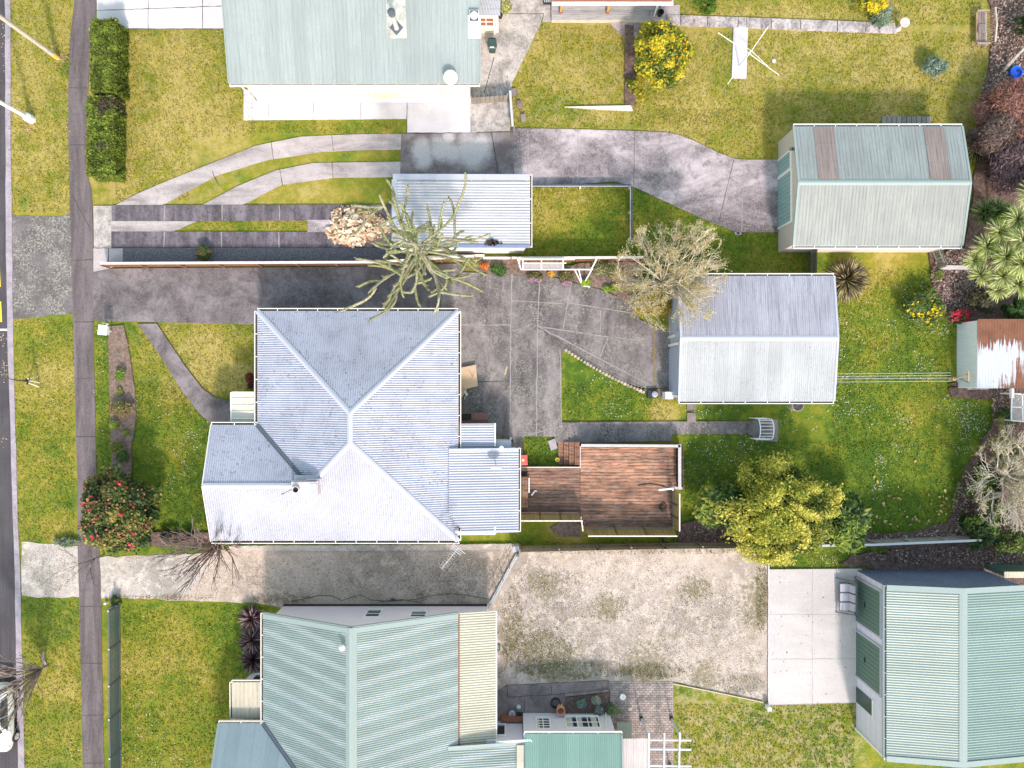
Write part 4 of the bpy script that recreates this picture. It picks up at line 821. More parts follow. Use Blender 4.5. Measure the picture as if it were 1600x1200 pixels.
# ---- 8. sea-green double garage, lower right
bg_ = thing('garage', 'big sea-green roofed garage with two roller doors beside the concrete apron, lower right', 'garage', U(637, -410))
e8 = 3.65; z8 = 4.3; x0, xm, x1, y0, y1 = 537, 637, 737, -540, -289
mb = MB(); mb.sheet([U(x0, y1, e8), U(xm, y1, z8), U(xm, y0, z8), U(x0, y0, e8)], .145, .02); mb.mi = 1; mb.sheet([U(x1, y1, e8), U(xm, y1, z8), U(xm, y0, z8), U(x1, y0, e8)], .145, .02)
mb.mi = 2; mb.cap(U(xm, y1, z8), U(xm, y0, z8), .46, .05, .05)
for y in (y1 - 3, y0 + 3): mb.beam(U(x0, y, e8 + .04), U(xm, y, z8 + .04), .32, .03); mb.beam(U(x1, y, e8 + .04), U(xm, y, z8 + .04), .32, .03)
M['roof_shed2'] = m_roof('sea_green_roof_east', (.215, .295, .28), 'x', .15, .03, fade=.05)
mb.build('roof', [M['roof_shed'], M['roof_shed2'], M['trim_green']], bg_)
mb = MB(); mb.gutter(U(x0, y0, e8 - .02), U(x0, y1, e8 - .02), (-1, 0), .12); mb.build('gutter', [M['trim_green'], M['blackmetal']], bg_)
mb = MB(); mb.box(*[v / S for v in (x0 + .6, x1 - 1, y0 + 3, y1 - 2)], -.1, e8 - .12)
mb.build('wall', m_wall('lavender_grey_cladding', (.62, .61, .73), .6), bg_)
mb = MB(); mb.add([U(x0 + .6, y1 - 1.4, -.1), U(x1 - 1, y1 - 1.4, -.1), U(x1 - 1, y1 - 1.4, e8 - .1), U(xm, y1 - 1.4, z8 - .04), U(x0 + .6, y1 - 1.4, e8 - .1)], [(4, 3, 2, 1, 0)])
k = 0; xx = x0 + 4
while xx < x1 - 3: mb.box(*[v / S for v in (xx, xx + 1.2, y1 - 1.4, y1 - .4)], -.05, e8 - .12 + (100 - abs(xx - xm)) / S * .16); xx += 5
mb.build('end_cladding', M['navy'], bg_)
def k8(py): return -(py - 600) * 1.0
for (pa, pb, h, nm) in ((903, 968, 3.0, 'roller_door'), (985, 1053, 3.0, 'roller_door')):
    ya, yb = k8(pb), k8(pa); mb = MB(); X = x0 / S
    mb.box(X - .02, X + .03, ya / S, yb / S, .02, h)
    for q in range(10): yy = ya / S + (yb - ya) / S * (q + .5) / 10; mb.box(X - .035, X - .02, yy - .11, yy + .11, .05, h - .03)
    mb.mi = 1; mb.box(X - .06, X + .03, ya / S - .12, ya / S, 0, h + .1); mb.box(X - .06, X + .03, yb / S, yb / S + .12, 0, h + .1); mb.box(X - .06, X + .03, ya / S, yb / S, h, h + .1)
    mb.mi = 2; mb.box(X - .08, X - .035, (ya + yb) / 2 / S - .15, (ya + yb) / 2 / S + .15, 1.2, 1.28); mb.build(nm, [M['door_green'], M['greywall'], M['black']], bg_)
mb = MB(); X = x0 / S; ya, yb = k8(1095), k8(1072); mb.box(X - .03, X + .02, ya / S, yb / S, .05, 2.1); dr = mb.build('door', m_plain('dark_green_door', (.05, .08, .075), .4, .2), bg_)
mb = MB(); mb.box(X - .06, X + .01, ya / S - .1, yb / S + .1, 2.1, 2.2); mb.build('door_frame', M['white_paint'], dr)
mb = MB(); mb.beam(U(x0, y0 + 2, .0), U(x0, y0 + 2, e8 - .1), .14, .14); mb.build('downpipe', M['white_paint'], bg_)

# ---- 9. verandah building at the top
vb = thing('verandah', 'timber verandah deck with two orange posts at the top edge beside the citrus bush', 'verandah', W(950, 5))
xa, xb = W(863, 0, .35)[0], W(1037, 0, .35)[0]; yd = W(0, 30, .35)[1]
mb = MB(); mb.uc = True; yy = yd
while yy < yd + 3.2:
    k = random.uniform(.85, 1.12); mb.col = (.36 * k, .34 * k, .35 * k); mb.box(xa, xb, yy + .006, yy + .134, .3, .35); yy += .14
mb.col = (.5, .46, .4); mb.box(xa - .04, xa - .002, yd - .03, yd + 3, 0, .33); mb.box(xa - .04, xb, yd - .05, yd - .01, 0, .34)
mb.build('deck', m_wood('grey_deck_timber', 0), vb)
for (bx_, tx) in ((876, 0), (949, 0)):
    p = W(bx_, 19, .35); mb = MB(); mb.beam((p[0], p[1], .35), (p[0], p[1], 2.6), .1, .1); mb.mi = 1; mb.box(p[0] - .1, p[0] + .1, p[1] - .1, p[1] + .1, .35, .5); mb.build('post', [m_plain('orange_stained_post', (.62, .30, .07), .5, .12), M['rust']], vb)
p = W(1022, 24, .35); mb = MB(); mb.tube([(p[0], p[1], .35), (p[0] + .1, p[1] + .4, 2.5)], .05, 6); mb.build('downpipe', M['white_paint'], vb)
mb = MB(); ye_ = W(0, 4, 2.6)[1]; xe0, xe1 = W(863, 0, 2.6)[0], W(1052, 0, 2.6)[0]; mb.sheet([(xe0, ye_, 2.6), (xe1, ye_, 2.6), (xe1, ye_ + 4, 3.4), (xe0, ye_ + 4, 3.4)], .2, .02); mb.mi = 1; mb.beam((xe0, ye_ - .05, 2.55), (xe1, ye_ - .05, 2.55), .12, .12); mb.mi = 2; mb.beam((xe0, ye_ + .1, 2.65), (xe1 - .1, ye_ + .1, 2.65), .1, .03)
mb.build('roof', [M['roof_port'], M['white_paint'], M['rust']], vb)
mb = MB(); mb.box(xa, xb + .3, yd + 3.2, yd + 6, -.1, 2.6); mb.build('wall', M['cream'], vb)
# small building glimpsed at the far right edge by the big garage
t = thing('shed', 'little cream and green shed end showing at the right edge above the big garage', 'shed', W(1600, 900))
mb = MB(); a = W(1568, 903, 2); b = W(1640, 893, 2); mb.sheet([(a[0], a[1], 2.0), (b[0], a[1], 2.0), (b[0], b[1], 2.05), (a[0], b[1], 2.05)], .15, .02, rib=(0, 1)); mb.build('roof', M['roof_cream'], t)
mb = MB(); mb.box(a[0] + .1, b[0], a[1] + .08, b[1] - .05, -.1, 1.95); mb.build('wall', M['door_green'], t)
# ------------------------------------------------------------ fences and garden structures
random.seed(11)
def paling_fence(name, label, cat, pts, h, col, post_side=1, gap=.012, bw=.1, cap=None, posts=2.3, lean=0, rails=True, group=None, wood='old_paling'):
    base = W(*pts[0]); t = thing(name, label, cat, base, group)
    if wood not in M: M[wood] = m_wood(wood, 0, 'z')
    mb = MB(); mb.uc = True; rl = MB(); pl = []
    for (p, q) in zip(pts, pts[1:]):
        a = Vector(W(*p)); b = Vector(W(*q)); d = (b - a); L = d.length; d.normalize(); n = Vector((-d.y, d.x, 0)) * post_side
        x = 0
        while x < L:
            w_ = min(bw, L - x); k = random.uniform(.8, 1.2); mb.col = sc3(col, k); hh = h + random.uniform(-.02, .02)
            c = a + d * (x + w_ / 2); o_ = n * -lean
            mb.beam(c, c + Vector((0, 0, hh)) + o_, .02, w_ - gap) if abs(d.x) < .5 else mb.add([c - d * (w_ - gap) / 2 - n * .01, c + d * (w_ - gap) / 2 - n * .01, c + d * (w_ - gap) / 2 + n * .01, c - d * (w_ - gap) / 2 + n * .01] + [v + Vector((0, 0, hh)) + o_ for v in (c - d * (w_ - gap) / 2 - n * .01, c + d * (w_ - gap) / 2 - n * .01, c + d * (w_ - gap) / 2 + n * .01, c - d * (w_ - gap) / 2 + n * .01)], [(0, 1, 5, 4), (1, 2, 6, 5), (2, 3, 7, 6), (3, 0, 4, 7), (4, 5, 6, 7)])
            x += bw
        rl.col = sc3(col, .9)
        for z in ((.25 * h, .8 * h) if rails else ()):
            rl = MB(); rl.uc = True; rl.col = sc3(col, .9); rl.beam(a + n * .045 + Vector((0, 0, z)), b + n * .045 + Vector((0, 0, z)), .05, .09).build('rail', M[wood], t)
        m = max(1, round(L / posts))
        for i in range(m + 1): pl.append(a + d * (L * i / m) + n * .09)
    mb.build('palings', M[wood], t)
    for p in pl:
        m2 = MB(); m2.uc = True; m2.col = sc3(col, 1.0); m2.beam(p, p + Vector((0, 0, h - .04)), .1, .1); m2.build('post', M[wood], t)
    if cap:
        m2 = MB()
        for (p, q) in zip(pts, pts[1:]): a = Vector(W(*p)); b = Vector(W(*q)); m2.beam(a + Vector((0, 0, h + .02)), b + Vector((0, 0, h + .02)), .14, .035)
        m2.build('capping', M[cap] if isinstance(cap, str) else cap, t)
    return t
oldw = (.26, .235, .17)
M['peel'] = m_plain('peeling_white_paint', (.62, .56, .52), .7, .25)
paling_fence('timber_fence', 'long low fence with peeling white capping and rusty red boards beside the gravel strip', 'fence', [(172, 416), (590, 414), (742, 405)], 1.05, (.26, .13, .09), -1, cap=M['peel'], gap=.008)
paling_fence('timber_fence', 'short fence with white rail and red-brown boards behind the white trellis frame', 'fence', [(800, 408), (1000, 407)], 1.1, (.27, .13, .08), -1, cap=M['peel'])
paling_fence('timber_fence', 'weathered brown paling fence between the deck and the gravel yard', 'fence', [(812, 853), (930, 850), (1030, 848), (1145, 847), (1205, 849)], 1.7, (.29, .24, .17), 1, bw=.1)
paling_fence('timber_fence', 'grey paling fence with heavy leaning posts along the back lawn, behind the yellow-green tree', 'fence', [(1205, 849), (1240, 846), (1350, 844), (1515, 837)], 1.25, (.36, .35, .32), 1, bw=.15, posts=2.6, cap='steel')
paling_fence('garden_gate', 'small grey timber picket gate between the cream house and the side yard', 'gate', [(738, 163), (793, 159)], 1.0, (.25, .22, .19), 1, bw=.28, gap=.03, posts=3)
paling_fence('timber_fence', 'narrow dark fence running south from the picket gate beside the patio court', 'fence', [(797, 150), (801, 205)], .8, (.22, .20, .20), 1, cap='steel')
paling_fence('timber_fence', 'short dark slatted fence panel between the green-roofed garage and the grey garage', 'fence', [(1263, 388), (1262, 431)], 1.35, (.10, .09, .09), -1, gap=.02)
paling_fence('garden_gate', 'short grey timber gate leaning at the corner of the green-roofed garage by the mulch bed', 'gate', [(1454, 393), (1465, 419)], 1.1, (.30, .29, .25), -1, bw=.22, gap=.05)
t = tag(MB().beam(W(1468, 418, .15), W(1530, 419, .15), .25, .3).build('concrete_edge', M['white'], None, W(1468, 418)), 'short white concrete edging under the cabbage tree', 'edging')
# low white rail around the grass square
t = thing('low_fence', 'low thin white rail fence framing the square of grass behind the carport', 'fence', W(985, 292)); kk = (H - .6) / H
MB().beam(W(830, 291, .6), W(985, 291, .6), .035, .05).build('rail', M['trim_pale'], t); MB().beam(W(985, 291, .6), W(985, 372, .6), .07, .08).build('rail', M['kerb'], t)
MB().beam(W(986.5, 292, .3), W(986.5, 372, .3), .05, .5).build('panel', M['blackmetal'], t); MB().beam(W(830, 290, .3), W(985, 290, .3), .03, .5).build('panel', M['blackmetal'], t)
for p in ((830, 291), (907, 291), (985, 291), (985, 330), (985, 372)): a = W(*p); MB().beam((a[0] * kk, a[1] * kk, 0), (a[0] * kk, a[1] * kk, .58), .07, .07).build('post', M['white_paint'], t)
# charcoal louvre fence on the front boundary, lower left
t = thing('louvre_fence', 'charcoal metal louvred fence beside the footpath, lower left', 'fence', W(186, 950))
h = 1.25; xb = W(188, 0)[0]; posts = [(187, 945), (188, 1003), (188, 1059), (188, 1110), (189, 1169), (189, 1230)]
for i, (a, b) in enumerate(zip(posts, posts[1:])):
    A = Vector(W(*a)); B = Vector(W(*b)); d = (B - A).normalized(); mb = MB()
    for k in range(int((B - A).length / .075)):
        c = A + d * (.04 + k * .075); mb.beam(c + Vector((0, 0, .14)), c + Vector((0, 0, h - .1)), .05, .02, (1, .5, 0))
    mb.build('louvre_panel', m_plain('louvre_steel', (.15, .18, .215), .45, .15) if 'louvre_steel' not in bpy.data.materials else bpy.data.materials['louvre_steel'], t)
    for z in (h - .06, .1): MB().beam(A + Vector((0, 0, z)), B + Vector((0, 0, z)), .09, .07).build('rail', M['blackmetal'], t)
for a in posts:
    A = Vector(W(*a)); mb = MB(); mb.beam(A, A + Vector((0, 0, h)), .1, .1); mb.mi = 1; mb.beam(A + Vector((0, 0, h)), A + Vector((0, 0, h + .03)), .09, .09); mb.build('post', [M['blackmetal'], M['steel']], t)
mb = MB(); mb.beam(W(170, 949, .3) , W(187, 944, .3), .06, .6); mb.build('end_panel', M['blackmetal'], t)
# farm gate across the gravel drive
t = thing('farm_gate', 'long low galvanised gate standing open across the gravel driveway', 'gate', W(809, 862))
mb = MB(); a, b = (807, 864), (765, 942)
for z in (.15, .5, .85, 1.1): mb.tube([W(*a)[:2] + (z,), W(*b)[:2] + (z,)], .03, 6)
for k in (0, .25, .5, .75, 1): p = W(a[0] + (b[0] - a[0]) * k, a[1] + (b[1] - a[1]) * k); mb.tube([(p[0], p[1], .12), (p[0], p[1], 1.12)], .03, 6)
mb.build('gate_frame', M['steel'], t)
mb = MB(); mb.mi = 0; p = W(*a), W(*b); mb.beam(Vector(p[0]) + Vector((.1, 0, .12)), Vector(p[1]) + Vector((.1, 0, .12)), .16, .1); mb.build('bottom_board', m_plain('grey_board', (.3, .27, .25), .8, .3), t)
MB().beam(W(809, 859), W(809, 859)[:2] + (1.4,), .14, .14).build('post', M['blackmetal'], t)
MB().beam(W(763, 944), W(763, 944)[:2] + (1.2,), .12, .12).build('post', M['white_paint'], t)
# ------------------------------------------------------------ timber deck
dk = thing('deck', 'large red-brown timber deck behind the grey house', 'deck', W(980, 765)); zd = .55
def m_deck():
    g = NG('patchy_deck_boards', .75, .2); c = g.attr(); n = g.noise(3, 5, .75, g.vec(.35, 3, 3)); b = g.noise(.55, 5, .7)
    x = g.mix(c, g.mix(c, (.03, .025, .025), .8), g.ramp(n, [(.46, 0.0), (.6, .9)])); b = g.math('ADD', b, g.math('MULTIPLY', g.blobs([W(980, 830)[:2] + (3.4,), W(1050, 800)[:2] + (2.6,), W(860, 795)[:2] + (2.4,), W(1050, 720)[:2] + (1.5,), W(925, 800)[:2] + (2.0,)]), .28)); x = g.mix(x, (.05, .035, .032), g.math('MULTIPLY', g.ramp(b, [(.50, 0.0), (.72, 1.0)]), .55))  # boards darken in soft patches along the south and east edges
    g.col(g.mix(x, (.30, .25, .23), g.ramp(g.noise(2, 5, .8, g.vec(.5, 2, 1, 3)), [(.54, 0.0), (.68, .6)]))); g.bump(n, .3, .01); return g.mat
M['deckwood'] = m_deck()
def boards(mb, x0, x1, y0, y1, z, w=.2, col=(.46, .235, .15), var=.28, cuts=None):
    y = y0
    while y < y1 - .02:
        xx = x0 + random.uniform(-3, 0)
        while xx < x1:
            L = random.uniform(2.4, 4.8); a = max(xx, x0); b = min(xx + L, x1)
            if b - a > .05:
                k = random.uniform(1 - var, 1 + var * .8); g = random.random() ** 3 * .5
                mb.col = (col[0] * k * (1 - g) + .12 * g, col[1] * k * (1 - g) + .1 * g, col[2] * k * (1 - g) + .08 * g)
                mb.box(a + .004, b - .004, y + .009, min(y + w, y1) - .012, z - .03, z)
            xx += L
        y += w
xm0, ym1 = W(907, 697, zd)[:2]; xm1, ym0 = W(1057, 824, zd)[:2]
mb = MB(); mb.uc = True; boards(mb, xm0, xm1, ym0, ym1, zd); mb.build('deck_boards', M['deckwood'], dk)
xl0, yl1 = W(811, 731, zd)[:2]; xl1, yl0 = W(906, 802, zd)[:2]
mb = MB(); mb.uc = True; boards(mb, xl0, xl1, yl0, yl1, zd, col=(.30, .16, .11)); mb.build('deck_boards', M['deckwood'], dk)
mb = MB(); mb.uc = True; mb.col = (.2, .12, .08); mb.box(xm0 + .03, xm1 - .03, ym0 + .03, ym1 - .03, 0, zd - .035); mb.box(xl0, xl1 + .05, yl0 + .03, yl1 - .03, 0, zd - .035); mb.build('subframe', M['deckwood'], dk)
mb = MB(); mb.beam((xl0, yl1 + .03, zd - .05), (xl1, yl1 + .03, zd - .05), .06, .12); mb.beam((xm0 - .02, yl1, zd - .02), (xm0 - .02, ym1, zd - .02), .04, .1); mb.build('edge_trim', M['peel'], dk)
sx1, sy1 = W(906, 691, zd)[:2]; sx0, sy0 = W(873, 727, zd)[:2]
for k in range(4):
    a = sx0 + (sx1 - sx0) * k / 4; b = sx0 + (sx1 - sx0) * (k + 1) / 4; mb = MB(); mb.uc = True
    for q in range(2): c_ = random.uniform(.75, 1.15); mb.col = (.29 * c_, .14 * c_, .085 * c_); m_ = a + (b - a) * q / 2; mb.box(m_ + .01, m_ + (b - a) / 2 - .005, sy0, sy1, .1 + k * .12 - .03, .1 + k * .12)
    mb.box(a + .03, b, sy0 + .05, sy1 - .05, 0, .06 + k * .12); mb.build('step', M['deckwood'], dk)
# low white-capped wall on the north and east sides
mb = MB(); zc = 1.1; n0 = W(905, 691.5, zc); n1 = W(1068, 695, zc); e1 = W(1062, 765, zc)
mb.beam(W(908, 696, zc), W(1063, 697, zc), .17, .05); mb.beam(W(1062, 694, zc), W(1062, 765, zc), .19, .05); mb.beam(W(1049, 762, zc - .01), W(1066, 763, zc - .01), .14, .05)
mb.build('wall_capping', m_plain('lichened_white_cap', (.44, .41, .40), .8, .3), dk)
mb = MB(); mb.uc = True; mb.col = (.13, .09, .075); mb.beam(W(908, 692.5, .55), W(1065, 694.5, .55), .05, 1.05, (0, 0, 1)); mb.beam(W(1064, 694, .55), W(1064, 765, .55), .05, 1.05); mb.col = (.17, .13, .11); mb.beam(W(1060, 698, .55), W(1060, 764, .55), .05, 1.05); mb.beam(W(908, 697.5, .55), W(1060, 699, .55), .04, 1.0); mb.build('low_wall', M['deckwood'], dk)
# leaning batten screens
M['screenwood'] = m_wood('yellowed_battens', 0, 'z')
def screen(p, q, out, z0, z1, off):
    a = Vector(W(p[0], p[1], z0)); b = Vector(W(q[0], q[1], z0)); o_ = Vector((out[0], out[1], 0)) * off + Vector((0, 0, z1 - z0)); d = (b - a).normalized(); L = (b - a).length
    mb = MB(); mb.uc = True; x = 0
    while x < L - .03:
        k = random.uniform(.75, 1.2); mb.col = (.34 * k, .255 * k, .10 * k); c = a + d * (x + .03); e = c + o_
        mb.beam(c + o_ * .38, e, .045, .025) if 0 else mb.add([c - d * .024 + o_ * .3, c + d * .024 + o_ * .3, e + d * .024, e - d * .024, c - d * .024 + o_ * .3 + Vector((out[0], out[1], 0)) * .025, c + d * .024 + o_ * .3 + Vector((out[0], out[1], 0)) * .025, e + d * .024 + Vector((out[0], out[1], 0)) * .025, e - d * .024 + Vector((out[0], out[1], 0)) * .025], [(0, 1, 2, 3), (7, 6, 5, 4), (3, 2, 6, 7), (1, 5, 6, 2), (0, 3, 7, 4)])
        x += .068
    mb.col = (.12, .09, .07)
    for f_ in (.3, .65): mb.beam(a + o_ * f_ + Vector((out[0], out[1], 0)) * .05, b + o_ * f_ + Vector((out[0], out[1], 0)) * .05, .04, .09)
    mb.col = (.25, .2, .15); mb.beam(a + o_ * .16, b + o_ * .16, .04, .32); mb.build('batten_screen', M['screenwood'], dk)
    mb = MB(); mb.beam(a + o_ + Vector((out[0], out[1], 0)) * .02, b + o_ + Vector((out[0], out[1], 0)) * .02, .07, .05); mb.build('top_rail', M['peel'], dk)
    for f_ in (.33, .66): mb = MB(); mb.uc = True; mb.col = (.22, .12, .07); c = a + (b - a) * f_ - Vector((out[0], out[1], 0)) * .04; mb.beam(c, c + o_ * .95, .07, .07); mb.build('screen_post', M['deckwood'], dk)
screen((915, 823), (1050, 823), (0, -1), zd, 1.95, .26); screen((1050, 823), (1050, 766), (1, 0), zd, 1.95, .12); screen((812, 801), (907, 801), (0, -1), zd, 1.95, .22); screen((908, 802), (911, 824), (-1, 0), zd, 1.7, .1)
mb = MB(); mb.uc = True; p = W(812, 793, 1.0), W(825, 745, 1.0); mb.col = (.23, .12, .08); mb.box(p[0][0], p[1][0], p[0][1], p[1][1], zd, 1.0)
for k in range(3): mb.col = sc3((.27, .14, .09), random.uniform(.85, 1.15)); a = p[0][0] + (p[1][0] - p[0][0]) * k / 3; mb.box(a + .004, a + (p[1][0] - p[0][0]) / 3 - .004, p[0][1], p[1][1], 1.0, 1.03)
mb.build('box_seat', M['deckwood'], dk)
def item(name, label, cat, mb, mats, base, group=None, smooth=False): return tag(mb.build(name, mats, None, base, smooth), label, cat, group)
p = W(818, 741, zd); item('doormat', 'small black square mat on the deck beside the box seat', 'mat', MB().box(p[0] - .2, p[0] + .2, p[1] - .15, p[1] + .15, zd + .002, zd + .03), M['black'], p)
item('white_board', 'narrow white board upright against the box seat on the deck', 'board', MB().beam(W(826.5, 746, .9), W(826.5, 769, .9), .06, .5), M['white_paint'], W(826, 757))
item('angle_bracket', 'thin white bent bracket lying on the deck near the house', 'bracket', MB().beam(W(830.5, 774, .6), W(836, 767, .6), .08, .05).beam(W(835.5, 766.5, .6), W(838.5, 767.5, .6), .07, .05), M['white_paint'], W(833, 771, zd))
item('white_pole', 'white pipe pointing in from the deck wall corner', 'pole', MB().tube([W(1029, 765.5, 1.25), W(1052, 763, 1.25)], .06, 8).tube([W(1050, 764, 1.25), W(1052, 764, 1.25)], .1, 8), M['white_paint'], W(1040, 764))
item('black_cable', 'black cable curving across the deck boards', 'cable', MB().tube([W(x, y, zd + .03) for x, y in ((997, 759), (1005, 757), (1015, 756), (1025, 757), (1037, 760), (1048, 764))], .025, 6), M['black'], W(1020, 758))
p = W(1036, 791, zd); mb = MB()
for k in range(14): a = random.uniform(0, 6.28); r = random.uniform(.05, .3); mb.tube([(p[0] + r * math.cos(a + q * .5), p[1] + r * math.sin(a + q * .5), zd + .03 + .01 * q) for q in range(5)], .012, 4)
item('twig_bundle', 'small tangle of dark twigs on the deck corner', 'twigs', mb, M['dark'], p)
item('garden_hose', 'black coiled hose lying below the deck screen', 'hose', MB().tube([(W(1043, 841)[0] + .38 * math.cos(a), W(1043, 841)[1] + .22 * math.sin(a), .06 + .005 * i) for i, a in enumerate(np.linspace(0, 11, 30))], .025, 6), M['black'], W(1043, 841))
# grey slab, yellow pot beside the steps
item('concrete_slab', 'tilted grey slab on the grass beside the deck steps', 'slab', MB().prism([W(856, 689)[:2], W(867, 685)[:2], W(871, 700)[:2], W(861, 704)[:2]], .02, .1), M['kerb'], W(864, 695))
p = W(870.5, 718); item('yellow_pot', 'tiny yellow pot at the foot of the deck steps', 'pot', MB().lathe(p[0], p[1], [(.1, 0), (.14, .22), (.14, .24), (.11, .24), (.1, .12)], 12), m_plain('yellow_plastic', (.65, .48, .08), .5, .1), p)
# wheelie bins
def bin_(px, py, name, label, bodym, lidm, rot, logo):
    t = thing(name, label, 'bin', W(px, py)); t.rotation_euler = (0, 0, rot); ORG[t.name] = (0, 0, 0)
    mb = MB(); n = [(-.22, -.25), (.22, -.25), (.22, .25), (-.22, .25)]
    mb.add([(x * .8, y * .8, .06) for x, y in n] + [(x * 1.1, y * 1.1, .9) for x, y in n], [(3, 2, 1, 0), (0, 1, 5, 4), (1, 2, 6, 5), (2, 3, 7, 6), (3, 0, 4, 7), (4, 5, 6, 7)]); mb.build('body', bodym, t)
    mb = MB(); mb.add([(-.27, -.33, .91), (.27, -.33, .91), (.27, .3, .91), (-.27, .3, .91), (-.22, -.24, .99), (.22, -.24, .99), (.24, .28, .97), (-.24, .28, .97)], [(0, 1, 5, 4), (1, 2, 6, 5), (2, 3, 7, 6), (3, 0, 4, 7), (4, 5, 6, 7)]); l = mb.build('lid', lidm, t)
    mb = MB(); mb.prism([(-.13, -.29), (.13, -.29), (.12, -.23), (-.12, -.23)], .995, 1.0) if not logo else mb.lathe(0, -.02, [(.09, .99), (.09, 1.0)], 10); mb.build('sticker', M['white_paint'] if not logo else m_plain('orange_sticker', (.75, .45, .25), .5, .05), l)
    mb = MB(); mb.beam((-.2, .34, .9), (.2, .34, .9), .04, .04); mb.build('handle', M['black'], t)
    for s_ in (-1, 1): MB().tube([(s_ * .25 - .03, .27, .11), (s_ * .25 + .03, .27, .11)], .11, 12).build('wheel', M['black'], t)
    return t
bin_(769.5, 79, 'wheelie_bin', 'dark green wheelie bin by the cream kitchen wing', m_plain('bin_green_body', (.025, .05, .045), .5, .1), m_plain('bin_green_lid', (.04, .075, .07), .5, .1), 0, False)
bin_(817, 716, 'wheelie_bin', 'bright red-lidded wheelie bin between the grey house and the deck', m_plain('bin_red_body', (.40, .04, .04), .5, .1), m_plain('bin_red_lid', (.72, .10, .09), .5, .06), R(3), True)
# cardboard boxes by the back door
crd = m_plain('cardboard', (.50, .36, .24), .8, .1)
mb = MB(); mb.prism([W(714, 576)[:2], W(744, 570)[:2], W(747, 603)[:2], W(728, 608)[:2], W(714, 600)[:2]], .3, .34); mb.prism([W(714, 577)[:2], W(728, 574)[:2], W(730, 604)[:2], W(714, 600)[:2]], .02, .3)
for k in range(5): p = W(732 + k * 3, 602 - k * .6); mb.box(p[0] - .02, p[0] + .02, p[1] - .04, p[1] + .02, .341, .345)
mb.mi = 1; mb.beam(W(733, 578, .345), W(738, 588, .345), .03, .004); mb.beam(W(737, 592, .345), W(741, 580, .345), .03, .004)
item('cardboard_box', 'big flattened cardboard box beside the back door of the grey house', 'box', mb, [crd, m_plain('cardboard_dark', (.25, .16, .1), .8, .1)], W(730, 590))
mb = MB(); mb.prism([W(714, 605)[:2], W(726, 604)[:2], W(730, 610)[:2], W(714, 630)[:2]], .02, .28); item('cardboard_box', 'smaller torn cardboard box below the big flattened one', 'box', mb, crd, W(720, 615))
mb = MB(); mb.beam(W(726, 611, .3), W(730, 618, .3), .12, .08); mb.beam(W(727, 618, .2), W(726, 624, .2), .04, .04); item('plastic_bag', 'crumpled white and green scrap on the torn box', 'rubbish', mb, m_plain('pale_green_scrap', (.5, .6, .4), .5, .1), W(728, 615))
p = W(714, 626); q = W(737, 641); item('doormat', 'black doormat on the courtyard just north of the red-brown step', 'mat', MB().box(p[0], q[0], q[1], p[1], .06, .09), M['black'], W(727, 634))
p = W(716, 646.5, .27); q = W(736.5, 656, .27); item('doormat', 'dark mat lying on the red-brown back step', 'mat', MB().box(p[0], q[0], q[1], p[1], .263, .28), M['black'], W(727, 651, .26))
item('leaf', 'single pale curled leaf on the courtyard concrete', 'leaf', MB().beam(W(789, 586, .09), W(792, 573, .09), .1, .03), m_plain('tan_leaf', (.42, .33, .2), .8, .2), W(790, 580))
# clutter near annex: black pots and a white chair frame
p = W(787, 690); item('plant_pot', 'small black pot beside the vent pipe of the annex', 'pot', MB().lathe(p[0], p[1], [(.12, .05), (.16, .35), (.14, .35), (.12, .3)], 12), M['black'], p)
p = W(797, 688); mb = MB(); mb.lathe(p[0], p[1], [(.1, .05), (.17, .4), (.15, .4), (.1, .3)], 12); mb.mi = 1; mb.tube([(p[0] - .3, p[1] - .15, .5), (p[0] - .05, p[1] + .05, .6), (p[0] + .05, p[1] + .25, .65)], .03, 5); mb.tube([(p[0] - .1, p[1] - .15, .5), (p[0] + .12, p[1] + .22, .62)], .03, 5); item('plant_pot', 'black tub holding white sticks beside the annex corner', 'pot', mb, [M['black'], M['white_paint']], p)
# compost bin by the grey garage
p = W(1019, 616); mb = MB(); mb.box(p[0] - .34, p[0] + .3, p[1] - .22, p[1] + .22, .0, .35); mb.mi = 1; mb.lathe(p[0] + .1, p[1], [(.2, .35), (.19, .42), (.1, .45)], 14); item('compost_tub', 'small black tub with a grey round lid at the tip of the stone-edged lawn', 'tub', mb, [m_plain('navy_plastic', (.025, .03, .05), .5, .1), m_plain('grey_lid', (.3, .31, .38), .5, .2)], p)
p = W(1240, 633); mb = MB(); mb.lathe(p[0], p[1] + .02, [(.36, 0), (.38, .7), (.35, .7), (.34, .25), (.05, .22)], 22, False); item('water_tub', 'round grey tub with a dark hollow under the gutter of the grey garage', 'tub', mb, m_plain('galv_tub', (.36, .33, .30), .6, .2), p)
# stone border of the triangular lawn
mb = MB(); mb.uc = True
for k in range(26):
    t_ = k / 25; x = 884 + (1005 - 884) * t_; y = 547 + (612 - 547) * t_ + 4 * math.sin(t_ * 3.1); p = W(x, y); c_ = random.uniform(.7, 1.2); mb.col = (.42 * c_, .34 * c_, .27 * c_); r = random.uniform(.09, .14)
    mb.lathe(p[0], p[1], [(r * .95, .0), (r, .1), (r * .6, .17)], 6)
item('stone_edging', 'curved row of pale stones edging the triangular lawn', 'edging', mb, M['paver'], W(945, 580))
